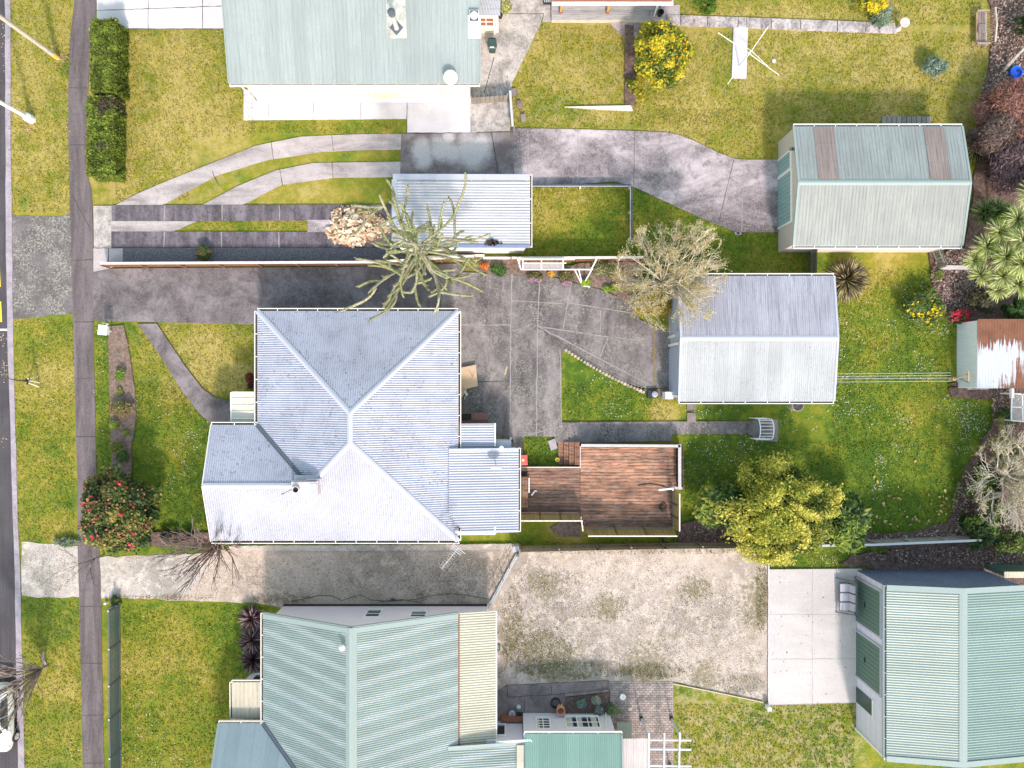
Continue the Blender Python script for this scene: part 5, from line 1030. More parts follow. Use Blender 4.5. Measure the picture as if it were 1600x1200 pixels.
# letterbox
t = thing('letterbox', 'white letterbox on a post at the driveway corner', 'letterbox', W(170, 520)); p = W(162, 515.5, 1.2)
mb = MB(); mb.prism([(p[0] - .28, p[1] - .26), (p[0] + .22, p[1] - .3), (p[0] + .2, p[1] + .2), (p[0] - .26, p[1] + .28)], .95, 1.25); mb.build('box', M['white_paint'], t); mb = MB(); mb.beam((p[0] - .3, p[1] + .02, 1.27), (p[0] + .24, p[1] - .04, 1.27), .6, .03); mb.build('lid', M['white_paint'], t)
q = W(175, 518); MB().beam((q[0], q[1], 0), (p[0] + .1, p[1], 1.0), .09, .09).build('post', M['white_paint'], t)
p = W(168, 506); item('marker_post', 'little grey peg at the corner of the driveway by the letterbox', 'peg', MB().tube([p, (p[0], p[1], .5)], .04, 6).lathe(p[0], p[1], [(.09, .0), (.07, .1)], 8), M['steel'], p)
# bird bath, bench, clothesline, plank, timber ramp
p = W(1403, 45); mb = MB(); mb.lathe(p[0], p[1], [(.2, 0), (.1, .1), (.08, .6), (.2, .7), (.3, .78), (.3, .82), (.25, .8), (.1, .74), (.0, .73)], 20, False); item('bird_bath', 'round pale pink bird bath at the end of the garden path', 'bird bath', mb, m_plain('pinkish_stone', (.58, .47, .45), .8, .1), p, smooth=True)
item('timber_plank', 'long tapering white-grey plank lying on the lawn west of the citrus bush', 'plank', MB().prism([W(882, 168)[:2], W(985, 166)[:2], W(988, 174)[:2], W(940, 172)[:2]], .02, .15), M['peel'], W(935, 170))
mb = MB(); mb.uc = True
for k in range(10): c_ = random.uniform(.8, 1.2); mb.col = (.26 * c_, .23 * c_, .21 * c_); a = W(1377 + 7.7 * k, 183); b = W(1384 + 7.7 * k, 210); mb.box(a[0], b[0] - .01, b[1], a[1], .05, .12)
item('timber_ramp', 'low grey timber platform against the north wall of the green-roofed garage', 'platform', mb, M['screenwood'], W(1415, 190))
t = thing('clothesline', 'folded-out white rotary clothesline standing over the white slab', 'clothesline', W(1154, 104)); hub = W(1171, 84, 1.8)
MB().tube([W(1154, 104), hub], .035, 8).build('mast', M['steel'], t)
for a, b in ((hub, W(1122, 51, 2.0)), (hub, W(1217, 117, 2.0)), (hub, W(1200, 42, 2.0)), (hub, W(1137, 131, 2.0))): MB().tube([a, b], .022, 6).build('arm', M['white_paint'], t)
mb = MB(); mb.tube([W(1173, 78, 1.9), W(1200, 104, 1.95)], .018, 5); mb.tube([W(1173, 78, 1.9), W(1143, 65, 1.95)], .012, 5); mb.tube([hub, W(1173.5, 78, 1.95)], .03, 6); mb.build('brace', M['white_paint'], t)
pave('white_slab', [(1145.5, 44), (1168, 44), (1165.5, 123), (1142.5, 123)], 'white', z=.1, kind='structure')
p = W(1209, 95.5); item('lawn_drain', 'small grey drain cover in the lawn by the clothesline', 'drain', MB().lathe(p[0], p[1], [(.13, .0), (.13, .06), (.05, .07)], 12), M['steel'], p)
t = thing('garden_bench', 'weathered timber garden bench facing the lawn beside the mulch bed', 'bench', W(1536, 45)); M['benchwood'] = m_wood('weathered_teak', 0, 'y')
y0, y1 = W(0, 71, .45)[1], W(0, 18, .45)[1]; xf, xbk = W(1527, 0, .45)[0], W(1541, 0, .45)[0]
for nm, sl in (('seat', [(xf, .43), (xf + .13, .44), (xf + .26, .45), (xf + .39, .45)]),):
    mb = MB(); mb.uc = True
    for x, z in sl: mb.col = sc3((.24, .19, .17), random.uniform(.8, 1.2)); mb.box(x, x + .11, y0, y1, z - .03, z)
    mb.col = (.4, .26, .16); mb.box(xf - .05, xf - .005, y0, y1, .36, .44); mb.build(nm, M['benchwood'], t)
mb = MB(); mb.uc = True; mb.col = (.42, .32, .25); xt = xbk + .22; ym = (y0 + y1) / 2
for k in range(17): y = y0 + (y1 - y0) * (k + .5) / 17; mb.col = sc3((.42, .29, .18), random.uniform(.8, 1.2)); mb.beam((xbk - .02, y, .5), (xt, y, .92), .045, .02)
mb.col = (.5, .42, .37); mb.beam((xt, y0, .95), (xt + .05, ym, 1.02), .09, .07); mb.beam((xt + .05, ym, 1.02), (xt, y1, .95), .09, .07); mb.beam((xbk - .04, y0, .48), (xbk - .04, y1, .48), .07, .05); mb.build('backrest', M['benchwood'], t)
for y in (y0 + .04, y1 - .04):
    mb = MB(); mb.uc = True; mb.col = (.36, .27, .22); mb.beam((xf - .1, y, .64), (xbk + .1, y, .66), .09, .04); mb.build('armrest', M['benchwood'], t)
    for x, zz in ((xf - .02, .64), (xbk + .04, .6)): mb = MB(); mb.uc = True; mb.col = (.4, .29, .2); mb.beam((x, y, 0), (x, y, zz), .07, .07); mb.build('leg', M['benchwood'], t)
mb = MB(); mb.uc = True; mb.col = (.22, .18, .17); mb.box(xf + .05, xbk + .02, ym - .3, ym + .25, .452, .5); mb.box(xf + .02, xf + .3, ym - .26, ym + .1, .5, .54); item('folded_cushion', 'grey-brown folded cover lying in the middle of the garden bench', 'cushion', mb, M['benchwood'], (xf, ym, .45))
# swing seat by the roller door
t = thing('garden_swing_seat', 'dark metal framed swing seat with pale cushions in front of the roller door', 'swing seat', W(1322, 933)); zs = .5
for (ya) in (907, 959):
    f_ = W(1304, ya - 5 if ya < 930 else ya - 3); b_ = W(1338, ya + 4); tp = W(1336, ya + 2, 1.5); MB().tube([f_, W(1320, ya - 1, .8), tp, b_], .035, 6).tube([W(1336, ya - 6, .1), tp], .03, 6).build('frame', M['blackmetal'], t)
MB().tube([W(1339, 908, 1.5), W(1339, 962, 1.5)], .03, 6).build('top_bar', M['blackmetal'], t)
M['cush'] = m_plain('lilac_grey_cushion', (.42, .40, .46), .8, .08)
for k in range(3):
    a = W(1312, 912 + k * 14, zs); b = W(1326, 925 + k * 14, zs); MB().box(a[0], b[0], b[1], a[1], zs, zs + .08).build('seat_cushion', M['cush'], t)
    c = W(1326.5, 913 + k * 14, zs + .1); e = W(1336, 928 + k * 14, 1.05); mb = MB(); mb.add([(c[0], c[1], zs + .1), (c[0], e[1], zs + .1), (e[0] - .05, e[1], 1.05), (e[0] - .05, c[1], 1.05), (c[0] + .08, c[1], zs + .1), (c[0] + .08, e[1], zs + .1), (e[0] + .03, e[1], 1.05), (e[0] + .03, c[1], 1.05)], [(0, 1, 2, 3), (7, 6, 5, 4), (2, 6, 7, 3), (0, 3, 7, 4), (1, 5, 6, 2)]); mb.build('back_cushion', M['cush'], t)
mb = MB(); o0, o1 = W(1311.5, 911, zs), W(1326, 955, zs)
mb.tube([(o0[0], o0[1], zs), (o1[0], o0[1] + .03, zs + .02), (o1[0], o1[1], zs), (o0[0] + .05, o1[1], zs), (o0[0], o0[1], zs)], .04, 6)
mb.tube([(o1[0], o0[1], zs + .05), W(1338, 913, 1.05), W(1338, 958, 1.05), (o1[0], o1[1], zs + .05)], .03, 6)
for k in (1, 2): y = o0[1] + (o1[1] - o0[1]) * k / 3; mb.tube([(o0[0], y, zs + .085), (o1[0], y, zs + .1), (W(1338, 0, 1.05)[0], y, 1.06)], .03, 5)
mb.build('seat_frame', M['blackmetal'], t)
# garden arbour
t = thing('garden_arbour', 'white metal arched arbour at the end of the garden path', 'arbour', W(1180, 670)); ha = 1.9
xs_ = [W(1174, 0)[0], W(1193, 0)[0]]; xs_ = [W(1187, 0, ha)[0], W(1208, 0, ha)[0]]; ya, yb = W(0, 655, ha)[1], W(0, 688, ha)[1]; ym = (ya + yb) / 2; rr = (ya - yb) / 2
arc = lambda x: [(x, ya, 0.05), (x, ya, ha - .35)] + [(x + .05 * math.sin(a), ym + rr * math.cos(a), ha - .35 + .35 * math.sin(a)) for a in np.linspace(.2, math.pi - .2, 9)] + [(x, yb, ha - .35), (x, yb, .05)]
for x in xs_: MB().tube(arc(x), .03, 6).build('arch', M['white_paint'], t)
for i in range(1, 12): a, b = arc(xs_[0])[i], arc(xs_[1])[i]; MB().tube([a, b], .018, 5).build('crossbar', M['white_paint'], t)
for z in (.2, .5, .8, 1.1):
    for y in (ya, yb): MB().tube([(xs_[0], y, z), (xs_[1], y, z)], .014, 5).build('crossbar', M['white_paint'], t)
# white trellis frame by the short fence
t = thing('trellis_frame', 'white tubular trellis frame with a V-shaped leg above the courtyard flower bed', 'trellis', W(880, 415)); z = 1.5; z2 = 1.2
mb = MB(); P_ = [W(809, 405, z), W(933, 402, z), W(924, 421, z2), W(833 - 18, 421, z2)]; P_[3] = W(814, 421, z2)
mb.tube([P_[0], W(898, 405, z)], .045, 6); mb.tube([W(898, 402.5, z), P_[1]], .04, 6); mb.tube([P_[1], P_[2]], .04, 6); mb.tube([P_[2], P_[3]], .04, 6); mb.tube([P_[3], P_[0]], .04, 6)
mb.tube([W(816, 411, z), W(885, 411, z)], .03, 6)
for x in (817, 846, 880): mb.tube([W(x, 405, z), W(x, 421, z2)], .04, 6)
mb.build('frame', M['white_paint'], t)
mb = MB(); ft = W(910, 447); 
for a in (W(898, 421, z2), W(904, 420, z2), W(926, 419, z2), W(933, 404, z)): mb.tube([a, (ft[0], ft[1], .12)], .035, 6)
mb.tube([(ft[0], ft[1], .12), W(922, 448, .1)], .04, 6); mb.build('leg', M['white_paint'], t)
for x in (812, 846, 880): a = W(x, 407, z); MB().tube([(a[0] * .97, a[1] * .98, 0), a], .035, 6).build('post', M['white_paint'], t)
mb = MB(); mb.add([W(817, 411, 1.45), W(846, 411, 1.45), W(846, 420, 1.2), W(817, 420, 1.2)], [(0, 1, 2, 3)]); mb.add([W(847, 411, 1.45), W(879, 411, 1.45), W(879, 420, 1.2), W(847, 420, 1.2)], [(0, 1, 2, 3)]); mb.build('shade_panel', m_plain('grey_mesh', (.24, .22, .235), .7, .3), t)
# retaining kerb by the carport
tag(MB().beam(W(700, 400, .2), W(757, 400, .2), .14, .4).beam(W(755, 403.5, .12), W(800, 403.5, .12), .14, .24).build('white_kerb', M['peel'], None, W(750, 401)), 'white painted low kerb along the flower bed south of the carport', 'kerb')
# wire lines between the grey garage and the rusty shed
t = thing('washing_line', 'four thin wires strung across the lawn from the grey garage to the rusty shed', 'washing line', W(1310, 590))
mb = MB()
for k, y in enumerate((584, 588, 592, 597)):
    a = Vector(W(1305, y, 1.9)); b = Vector(W(1486, y - 1.5, 1.8)); mb.tube([a + (b - a) * u + Vector((0, 0, -.25 * 4 * u * (1 - u))) for u in np.linspace(0, 1, 9)], .012, 4, False)
mb.build('wire', M['steel'], t); p = W(1484, 590); mb = MB(); mb.lathe(p[0], p[1] - .1, [(.12, 0), (.12, .5)], 8); mb.tube([(p[0], p[1] - .15, .3), (p[0], p[1] + .2, 1.8)], .04, 6); mb.beam((p[0], p[1] - .25, 1.82), (p[0], p[1] + .35, 1.82), .06, .06); mb.build('post', m_plain('orange_brick_post', (.5, .34, .22), .8, .2), t)
# white lattice gate at the right edge
t = thing('lattice_gate', 'white lattice gate at the right edge below the rusty shed', 'gate', W(1585, 635)); a, b = W(1581, 615, 1.1), W(1615, 660, 1.3)
mb = MB(); 
for q in ((1581, 615, 1580, 657), (1581, 615, 1615, 617), (1580, 657, 1615, 660), (1581, 636, 1615, 637), (1597, 615, 1598, 658)): mb.beam(W(q[0], q[1], 1.2), W(q[2], q[3], 1.2), .07, .06)
mb.build('frame', M['white_paint'], t); mb = MB()
for k in range(26):
    x0_, x1_ = W(1582, 0, 1.2)[0], W(1614, 0, 1.2)[0]; yt, yb_ = W(0, 616, 1.2)[1], W(0, 657, 1.2)[1]; s_ = k * .12
    for sg in (1, -1):
        ax = x0_ + max(0, s_ - (yt - yb_)); ay = yt - min(s_, yt - yb_); bx_ = x0_ + min(s_, x1_ - x0_); by_ = yt - max(0, s_ - (x1_ - x0_))
        if sg < 0: ay = yb_ + yt - ay; by_ = yb_ + yt - by_
        if abs(ax - bx_) + abs(ay - by_) > .05: mb.beam((ax, ay, 1.19 + .01 * sg), (bx_, by_, 1.19 + .01 * sg), .025, .01)
mb.build('lattice', M['peel'], t); mb = MB(); 
for p in ((1581, 615), (1580, 657)): q = W(p[0], p[1], 1.2); mb.beam((q[0], q[1], 0), q, .08, .08)
mb.build('leg', M['white_paint'], t)
MB().beam(W(1581, 607, 1.2), W(1581, 622, 1.2), .16, .2).build('latch_post', M['white_paint'], t)
# pergola over the brick patio
t = thing('pergola', 'white timber pergola with bare beams over the brick patio', 'pergola', W(1030, 1160)); zp = 2.5
for p in ((1001.5, 1121.5), (1048.5, 1121.5), (1046, 1195)): a = W(*p); mb = MB(); mb.beam(a, (a[0], a[1], zp), .1, .1); mb.mi = 1; mb.box(a[0] - .1, a[0] + .1, a[1] - .1, a[1] + .1, 0, .2); mb.build('post', [m_plain('grey_white_timber', (.52, .52, .56), .6, .1), M['black']], t)
M['pergw'] = m_plain('pergola_white', (.55, .55, .58), .6, .08)
for q in ((972, 1156, 1080, 1156.5, 0), (975, 1170, 1080, 1171, 0), (975, 1196, 1080, 1197, 0), (1014, 1145, 1014, 1260, .1), (1038, 1145, 1037, 1260, .1), (1062, 1144, 1060, 1260, .1)): MB().beam(W(q[0], q[1], zp + q[4]), W(q[2], q[3], zp + q[4]), .09, .1).build('beam', M['pergw'], t)
mb = MB(); a, b = W(973, 1154, 2.6), W(1013, 1260, 2.6); mb.sheet([(a[0], a[1], 2.62), (b[0], a[1], 2.6), (b[0], b[1], 2.6), (a[0], b[1], 2.62)], .1, .012, rib=(0, 1)); mb.build('roof_panel', m_roof('pinkish_clear_sheet', (.52, .46, .45), 'y', .4, .1), t)
mb = MB(); a, b = W(962, 1122), W(985, 1160); mb.box(a[0], b[0], b[1], a[1], .5, .55); item('glass_cold_frame', 'green-grey glazed lid of a low box beside the brick patio', 'cold frame', mb, m_plain('glazed_lid', (.26, .29, .25), .25, .2), W(972, 1135))
# pots on the back terrace
p = W(875, 1104, .75); t = thing('chimney_pot', 'terracotta chimney pot standing against the pale window wall', 'pot', W(875, 1098)); q = W(875, 1102); mb = MB(); mb.lathe(q[0], q[1], [(.2, 0), (.2, .5), (.26, .55), (.26, .85), (.22, .85), (.19, .5), (.05, .3)], 18, False); mb.build('body', M['terracotta'], t, smooth=False)
p = W(868, 1096); item('black_tub', 'black tub behind the terracotta chimney pot', 'tub', MB().lathe(p[0], p[1], [(.3, 0), (.32, .35), (.28, .35), (.27, .1)], 14), M['black'], p)
p = W(972, 1086); item('white_pot', 'small round white pot on the brick patio', 'pot', MB().lathe(p[0], p[1], [(.12, 0), (.19, .3), (.15, .31), (.0, .26)], 16), M['white_paint'], p)
p = W(984, 1107); item('terracotta_tile', 'loose square terracotta tile on the brick patio', 'tile', MB().box(p[0] - .12, p[0] + .12, p[1] - .1, p[1] + .1, .05, .1), m_plain('pale_terracotta', (.55, .40, .32), .8, .1), p)
p = W(810, 1103); item('glass_float', 'pale glass ball on the back terrace', 'ball', MB().lathe(p[0], p[1], [(.05, .02), (.14, .08), (.16, .16), (.12, .26), (.02, .3)], 14), m_plain('pale_glass', (.45, .46, .48), .15, .2), p, smooth=True)
p = W(800, 1112); item('plant_pot', 'white-rimmed dark pot against the terrace wall of the bottom house', 'pot', MB().lathe(p[0], p[1], [(.15, .0), (.2, .3), (.2, .32), (.14, .32), (.12, .2)], 14), M['steel'], p)
p = W(813, 1115); item('black_tub', 'black square tub beside the white-rimmed pot on the terrace', 'tub', MB().box(p[0] - .22, p[0] + .15, p[1] - .15, p[1] + .15, .03, .4), M['black'], p)
mb = MB(); mb.beam(W(783, 1122, .3), W(817, 1122, .3), .3, .4); item('timber_planter', 'brown timber planter box along the terrace wall', 'planter', mb, M['rust'], W(800, 1122))
mb = MB(); mb.prism([W(884, 1088)[:2], W(951, 1080)[:2], W(952, 1112)[:2], W(884, 1113)[:2]], .0, .2); item('raised_bed', 'dark soil bed with a few plants below the windows of the end room', 'garden bed', mb, M['mulch'], W(915, 1100))
item('terrace_edging', 'concrete edging board along the raised bed on the terrace', 'edging', MB().beam(W(882, 1085, .12), W(951, 1078, .12), .15, .24), M['brown'], W(915, 1080))
mb = MB()
for pth in (((455, 939), (480, 934), (500, 929), (520, 930), (535, 937), (550, 932), (565, 928), (580, 936), (610, 938), (650, 935), (670, 930), (700, 926), (730, 928), (762, 934)), ((595, 939), (630, 936), (655, 940), (668, 934), (660, 927), (650, 929)), ((612, 937), (615, 938), (618, 937))):
    mb.tube([(x, y, .12 + .01 * i) for i, (x, y) in enumerate([W(a, b)[:2] for a, b in pth])], .02, 5)
mb.beam(W(611, 936, .15), W(618, 938, .15), .1, .1)
item('garden_hose', 'long dark green hose snaking along the gravel beside the pale grey wall', 'hose', mb, m_plain('hose_green', (.03, .06, .04), .5, .1), W(610, 935))
p = W(779, 1004); mb = MB(); mb.tube([(p[0] + .1 * math.cos(a), p[1] + .18 * math.sin(a), .5 + .02 * i) for i, a in enumerate(np.linspace(0, 14, 30))], .03, 5); mb.tube([W(785, 1010, .12), W(792, 1020, .12), W(793, 1035, .12), W(788, 1048, .12), W(778, 1053, .12)], .015, 4); mb.mi = 1; mb.lathe(p[0], p[1] - .05, [(.07, .5), (.08, .62)], 8); item('hose_reel', 'green hose reel on the wall of the cream lean-to', 'hose reel', mb, [m_plain('reel_green', (.04, .09, .05), .5, .1), m_plain('mint_cap', (.3, .65, .45), .4, .05)], p)
p = W(1198, 1102); item('concrete_bollard', 'short white concrete post at the corner of the apron', 'bollard', MB().box(p[0] - .13, p[0] + .1, p[1] - .12, p[1] + .1, 0, .55), M['white_paint'], p)
item('timber_edging', 'thin timber edging between the gravel yard and the patchy lawn', 'edging', MB().beam(W(1052, 1068, .06), W(1130, 1084, .06), .05, .13).beam(W(1130, 1084, .06), W(1192, 1097, .06), .05, .13), m_plain('pale_edging', (.5, .44, .3), .8, .2), W(1120, 1082))
p = W(1153, 364); item('drain_grate', 'small square concrete drain at the end of the curved driveway', 'drain', MB().box(p[0] - .2, p[0] + .2, p[1] - .12, p[1] + .18, 0, .05), M['kerb'], p); mb = MB(); mb.box(p[0] - .09, p[0] + .09, p[1] - .08, p[1] + .08, .052, .06); mb.build('grate', M['black'], bpy.data.objects['drain_grate'])
p = W(806.5, 854); item('white_cabinet', 'grey meter cabinet at the end of the paling fence by the gate', 'cabinet', MB().box(p[0] - .2, p[0] + .15, p[1] - .15, p[1] + .2, 0, .9), M['trim_pale'], p)
p = W(1581, 117); t = thing('blue_bucket', 'bright blue tub among the leaf mulch under the bare tree', 'tub', p); MB().lathe(p[0], p[1], [(.32, .1), (.38, .42), (.38, .44), (.34, .42), (.3, .26), (.0, .25)], 20, False).build('body', m_plain('blue_plastic', (.01, .10, .62), .4, .06), t); MB().lathe(p[0] + .2, p[1] + .12, [(.12, .2), (.08, .3), (.02, .34)], 7).build('soil', M['dark'], t)
p = W(855, 3); item('crate', 'black plastic crate at the top edge beside the verandah', 'crate', MB().box(p[0] - .25, p[0] + .25, p[1] - .2, p[1] + .2, .02, .25), M['black'], p)
mb = bpy.data.objects['crate']; g_ = MB()
for k in range(4): g_.box(p[0] - .2 + k * .11, p[0] - .14 + k * .11, p[1] - .16, p[1] + .16, .252, .256)
g_.build('contents', M['steel'], mb)
p = W(1031, 23, .35); item('plant_pot', 'black pot on the corner of the verandah deck', 'pot', MB().lathe(p[0], p[1], [(.15, .35), (.2, .7), (.16, .7), (.14, .5)], 14), M['black'], p)
p = W(1033, 9, .35); item('plant_pot', 'pale blue pot behind the black pot on the verandah', 'pot', MB().lathe(p[0], p[1], [(.12, .35), (.16, .6), (.12, .6), (.1, .5)], 14), m_plain('pale_blue_pot', (.35, .42, .55), .4, .1), p)
p = W(1017, 23, .35); item('stone_ornament', 'pale stone ornament on the verandah deck beside the downpipe', 'ornament', MB().lathe(p[0], p[1], [(.1, .35), (.14, .5), (.05, .62)], 8), M['kerb'], p)
p = W(782, 28); item('plant_pot', 'curved black pot by the corner of the cream kitchen wing', 'pot', MB().lathe(p[0], p[1], [(.1, 0), (.15, .4), (.1, .42)], 10), M['black'], p)
p = W(174, 276); item('garden_light', 'small grey garden lamp at the foot of the hedge', 'lamp', MB().lathe(p[0], p[1], [(.04, 0), (.04, .3), (.1, .32), (.08, .4)], 10), M['steel'], p)
p = W(168, 941); item('boundary_peg', 'small white peg on the grass at the end of the charcoal fence', 'peg', MB().lathe(p[0], p[1], [(.08, 0), (.08, .3), (.02, .34)], 8), M['white_paint'], p)
# power poles
def pole(px, py, name, label, mb_mats, r0, r1, h, foot=None):
    p = W(px, py); t = thing(name, label, 'power pole', p); MB().tube([p, (p[0], p[1], 2.4), (p[0], p[1], h)], [r0, r0 * .85, r1], 12).build('shaft', mb_mats[0], t)
    if foot: MB().lathe(p[0], p[1], foot[0], 14).build(*foot[1:], t)
    MB().beam((p[0] - 1.1, p[1] + .1, h - .5), (p[0] + 1.1, p[1] + .1, h - .5), .1, .12).build('crossarm', mb_mats[0], t)
pole(91, 91, 'power_pole', 'grey timber power pole with a yellow band at its foot, upper left', [m_plain('pole_timber', (.42, .38, .33), .8, .25)], .15, .11, 9.5, ([(.165, .2), (.16, .55)], 'marker_band', m_plain('pole_yellow', (.65, .42, .05), .6, .15)))
pole(50, 187, 'power_pole', 'white painted pole with a thick white foot, left of the footpath', [M['white_paint']], .14, .1, 9, ([(.27, .0), (.27, .5), (.2, .62), (.15, .65)], 'concrete_foot', M['white_paint']))
for (x, y) in ((97, 92), (45, 192)):
    p = W(x, y); mb = MB()
    for k in range(40): a = random.uniform(0, 6.3); r = random.gauss(.3, .12); mb.lathe(p[0] + r * math.cos(a), p[1] + r * math.sin(a), [(.05, .0), (.03, .05)], 5)
    item('leaf_litter', 'dry brown leaves around the foot of the ' + ('timber power pole' if x > 90 else 'white pole'), 'leaf litter', mb, m_plain('dry_leaf_brown', (.34, .2, .12), .9, .3), p)
# sapling with three stakes
t = thing('sapling', 'thin staked sapling with orange leaves on the verge beside the road', 'sapling', W(46, 595))
tie = W(42.5, 595, 1.15)
for a, b in (((59, 588.5), (44, 592, 1.2)), ((61, 597.5), (44, 595, 1.2)), ((60, 604), (40, 597, 1.2))): MB().tube([W(*a), W(*b)], .035, 5).build('stake', M['white_paint'], t)
MB().lathe(tie[0], tie[1], [(.1, 1.0), (.12, 1.2), (.05, 1.3)], 8).beam((tie[0] - .05, tie[1] - .22, 1.1), (tie[0] + .1, tie[1] + .18, 1.12), .08, .06).build('tie', M['black'], t)
MB().tube([W(45, 595), tie, W(25, 594, 2.2), W(15, 592, 2.8), W(2, 578, 3.4)], [.04, .035, .03, .02, .012], 6).build('trunk', M['dark'], t)
# ------------------------------------------------------------ car
def car():
    cx = W(-3, 0)[0] + .47; y0 = W(0, 1168)[1]; t = thing('parked_car', 'white hatchback parked at the kerb under the bare street tree', 'car', (cx, y0 + 2.15, 0))
    # sections from nose (y=0) to tail (y=4.3): half width, sill z, shoulder z, roof half width, roof z
    sec = [(0, .45, .35, .55, .3, .58), (.12, .68, .25, .66, .5, .70), (.5, .82, .22, .74, .62, .80), (1.0, .865, .2, .84, .68, .93), (1.35, .875, .2, .9, .66, 1.02), (1.9, .88, .2, .93, .58, 1.40), (2.4, .88, .2, .94, .57, 1.47), (3.1, .88, .2, .95, .56, 1.45), (3.6, .87, .22, .95, .54, 1.36), (4.0, .84, .25, .93, .52, 1.1), (4.22, .76, .3, .85, .45, .95), (4.3, .6, .4, .7, .35, .75)]
    mb = MB(); vs = []; n = 12
    for (y, w_, z0, zs, rw, zr) in sec:
        pr = [(-w_ * .95, z0), (-w_, (z0 + zs) / 2), (-w_ * .97, zs), (-(w_ * .45 + rw * .55), (zs + zr * 1.2) / 2.2), (-rw, zr - .04), (-rw * .5, zr), (rw * .5, zr), (rw, zr - .04), ((w_ * .45 + rw * .55), (zs + zr * 1.2) / 2.2), (w_ * .97, zs), (w_, (z0 + zs) / 2), (w_ * .95, z0)]
        vs += [(cx + x, y0 + y, z) for x, z in pr]
    m = len(sec); fs = [(i * n + k, (i + 1) * n + k, (i + 1) * n + (k + 1) % n, i * n + (k + 1) % n) for i in range(m - 1) for k in range(n)] + [tuple(range(n)), tuple(range(m * n - 1, (m - 1) * n - 1, -1))]
    mb.add(vs, fs)
    b = mb.build('body', m_plain('white_car_paint', (.70, .70, .72), .25, .03, .5), t, smooth=True); md = b.modifiers.new('s', 'SUBSURF'); md.levels = 2; md.render_levels = 2
    def strip(name, pts, mat): 
        q = MB(); P_ = [Vector((cx + x, y0 + y, z)) for x, y, z in pts]; c = sum(P_, Vector()) / len(P_); nn = (P_[1] - P_[0]).cross(P_[2] - P_[0]).normalized(); q.add(P_ + [p + nn * .02 for p in P_] , [tuple(range(len(P_))), tuple(range(2 * len(P_) - 1, len(P_) - 1, -1))] + [(i, (i + 1) % len(P_), len(P_) + (i + 1) % len(P_), len(P_) + i) for i in range(len(P_))]); return q.build(name, mat, t)
    gl = M['glass']
    strip('windscreen', [(-.60, 1.42, 1.07), (.60, 1.42, 1.07), (.50, 1.93, 1.42), (-.50, 1.93, 1.42)], gl)
    strip('rear_window', [(.48, 3.66, 1.37), (-.48, 3.66, 1.37), (-.5, 4.02, 1.10), (.5, 4.02, 1.10)], gl)
    for s_ in (1, -1):
        strip('side_window', [(s_ * .83, 1.55, 1.0), (s_ * .84, 2.42, 1.01), (s_ * .64, 2.42, 1.43), (s_ * .66, 1.98, 1.37)][:: s_], gl)
        strip('side_window', [(s_ * .84, 2.50, 1.01), (s_ * .82, 3.55, 1.03), (s_ * .64, 3.4, 1.38), (s_ * .64, 2.50, 1.43)][:: s_], gl)
        strip('headlight', [(s_ * .80, .28, .70), (s_ * .60, .12, .68), (s_ * .50, .22, .76), (s_ * .74, .62, .80)][:: s_], m_plain('headlight_lens', (.35, .36, .38), .15, .2))
        strip('tail_light', [(s_ * .80, 4.05, .95), (s_ * .62, 4.22, .90), (s_ * .60, 4.1, 1.02), (s_ * .72, 3.95, 1.1)][:: -s_], m_plain('red_lens', (.35, .02, .03), .3, .1))
        q = MB(); q.beam((cx + s_ * .9, y0 + 1.5, 1.0), (cx + s_ * 1.05, y0 + 1.52, 1.02), .1, .12); q.build('wing_mirror', m_plain('mirror_white', (.6, .6, .62), .3, .05), t)
        for y in (.85, 3.45):
            q = MB(); q.tube([(cx + s_ * .72, y0 + y, .31), (cx + s_ * .925, y0 + y, .31)], .31, 22); wl = q.build('wheel', M['black'], t)
            q = MB(); q.tube([(cx + s_ * .925, y0 + y, .31), (cx + s_ * .937, y0 + y, .31)], .2, 18); 
            for a in range(5): a_ = a * 1.2566; q.beam((cx + s_ * .935, y0 + y + .04 * math.cos(a_), .31 + .04 * math.sin(a_)), (cx + s_ * .942, y0 + y + .2 * math.cos(a_), .31 + .2 * math.sin(a_)), .03, .04)
            q.build('rim', M['steel'], wl)
car()
# ------------------------------------------------------------ plants
rng = np.random.default_rng(21)
def quads(name, V, Cc, mat, parent=None, base=None):
    """V (N,4,3) corners, Cc (N,3) colours -> one mesh of separate leaves"""
    n = len(V); me = bpy.data.meshes.new(name); me.vertices.add(n * 4); me.vertices.foreach_set('co', V.reshape(-1).astype(np.float32))
    me.loops.add(n * 4); me.loops.foreach_set('vertex_index', np.arange(n * 4, dtype=np.int32)); me.polygons.add(n)
    me.polygons.foreach_set('loop_start', np.arange(0, n * 4, 4, dtype=np.int32)); me.update(calc_edges=True)
    at = me.attributes.new('Col', 'FLOAT_COLOR', 'POINT'); a = np.ones((n, 4, 4), np.float32); a[:, :, :3] = Cc[:, None, :]; at.data.foreach_set('color', a.reshape(-1))
    return finish(name, me, parent, base, mat)
def leafq(P, size, up=.6, elong=1.7, r=None, tilt=None):
    r = r or rng; n = len(P); N = r.normal(size=(n, 3)); N /= np.linalg.norm(N, axis=1)[:, None]; N[:, 2] = np.abs(N[:, 2]) + up
    if tilt is not None: N = N + tilt
    N /= np.linalg.norm(N, axis=1)[:, None]; A = r.normal(size=(n, 3)); A -= N * (A * N).sum(1)[:, None]; A /= np.linalg.norm(A, axis=1)[:, None]; B = np.cross(N, A)
    s = (size * r.uniform(.6, 1.35, n))[:, None]; a = A * s * elong / 2; b = B * s / 2
    return np.stack([P - a, P - b * 1.0 + a * .1, P + a, P + b * 1.0 + a * .1], 1)
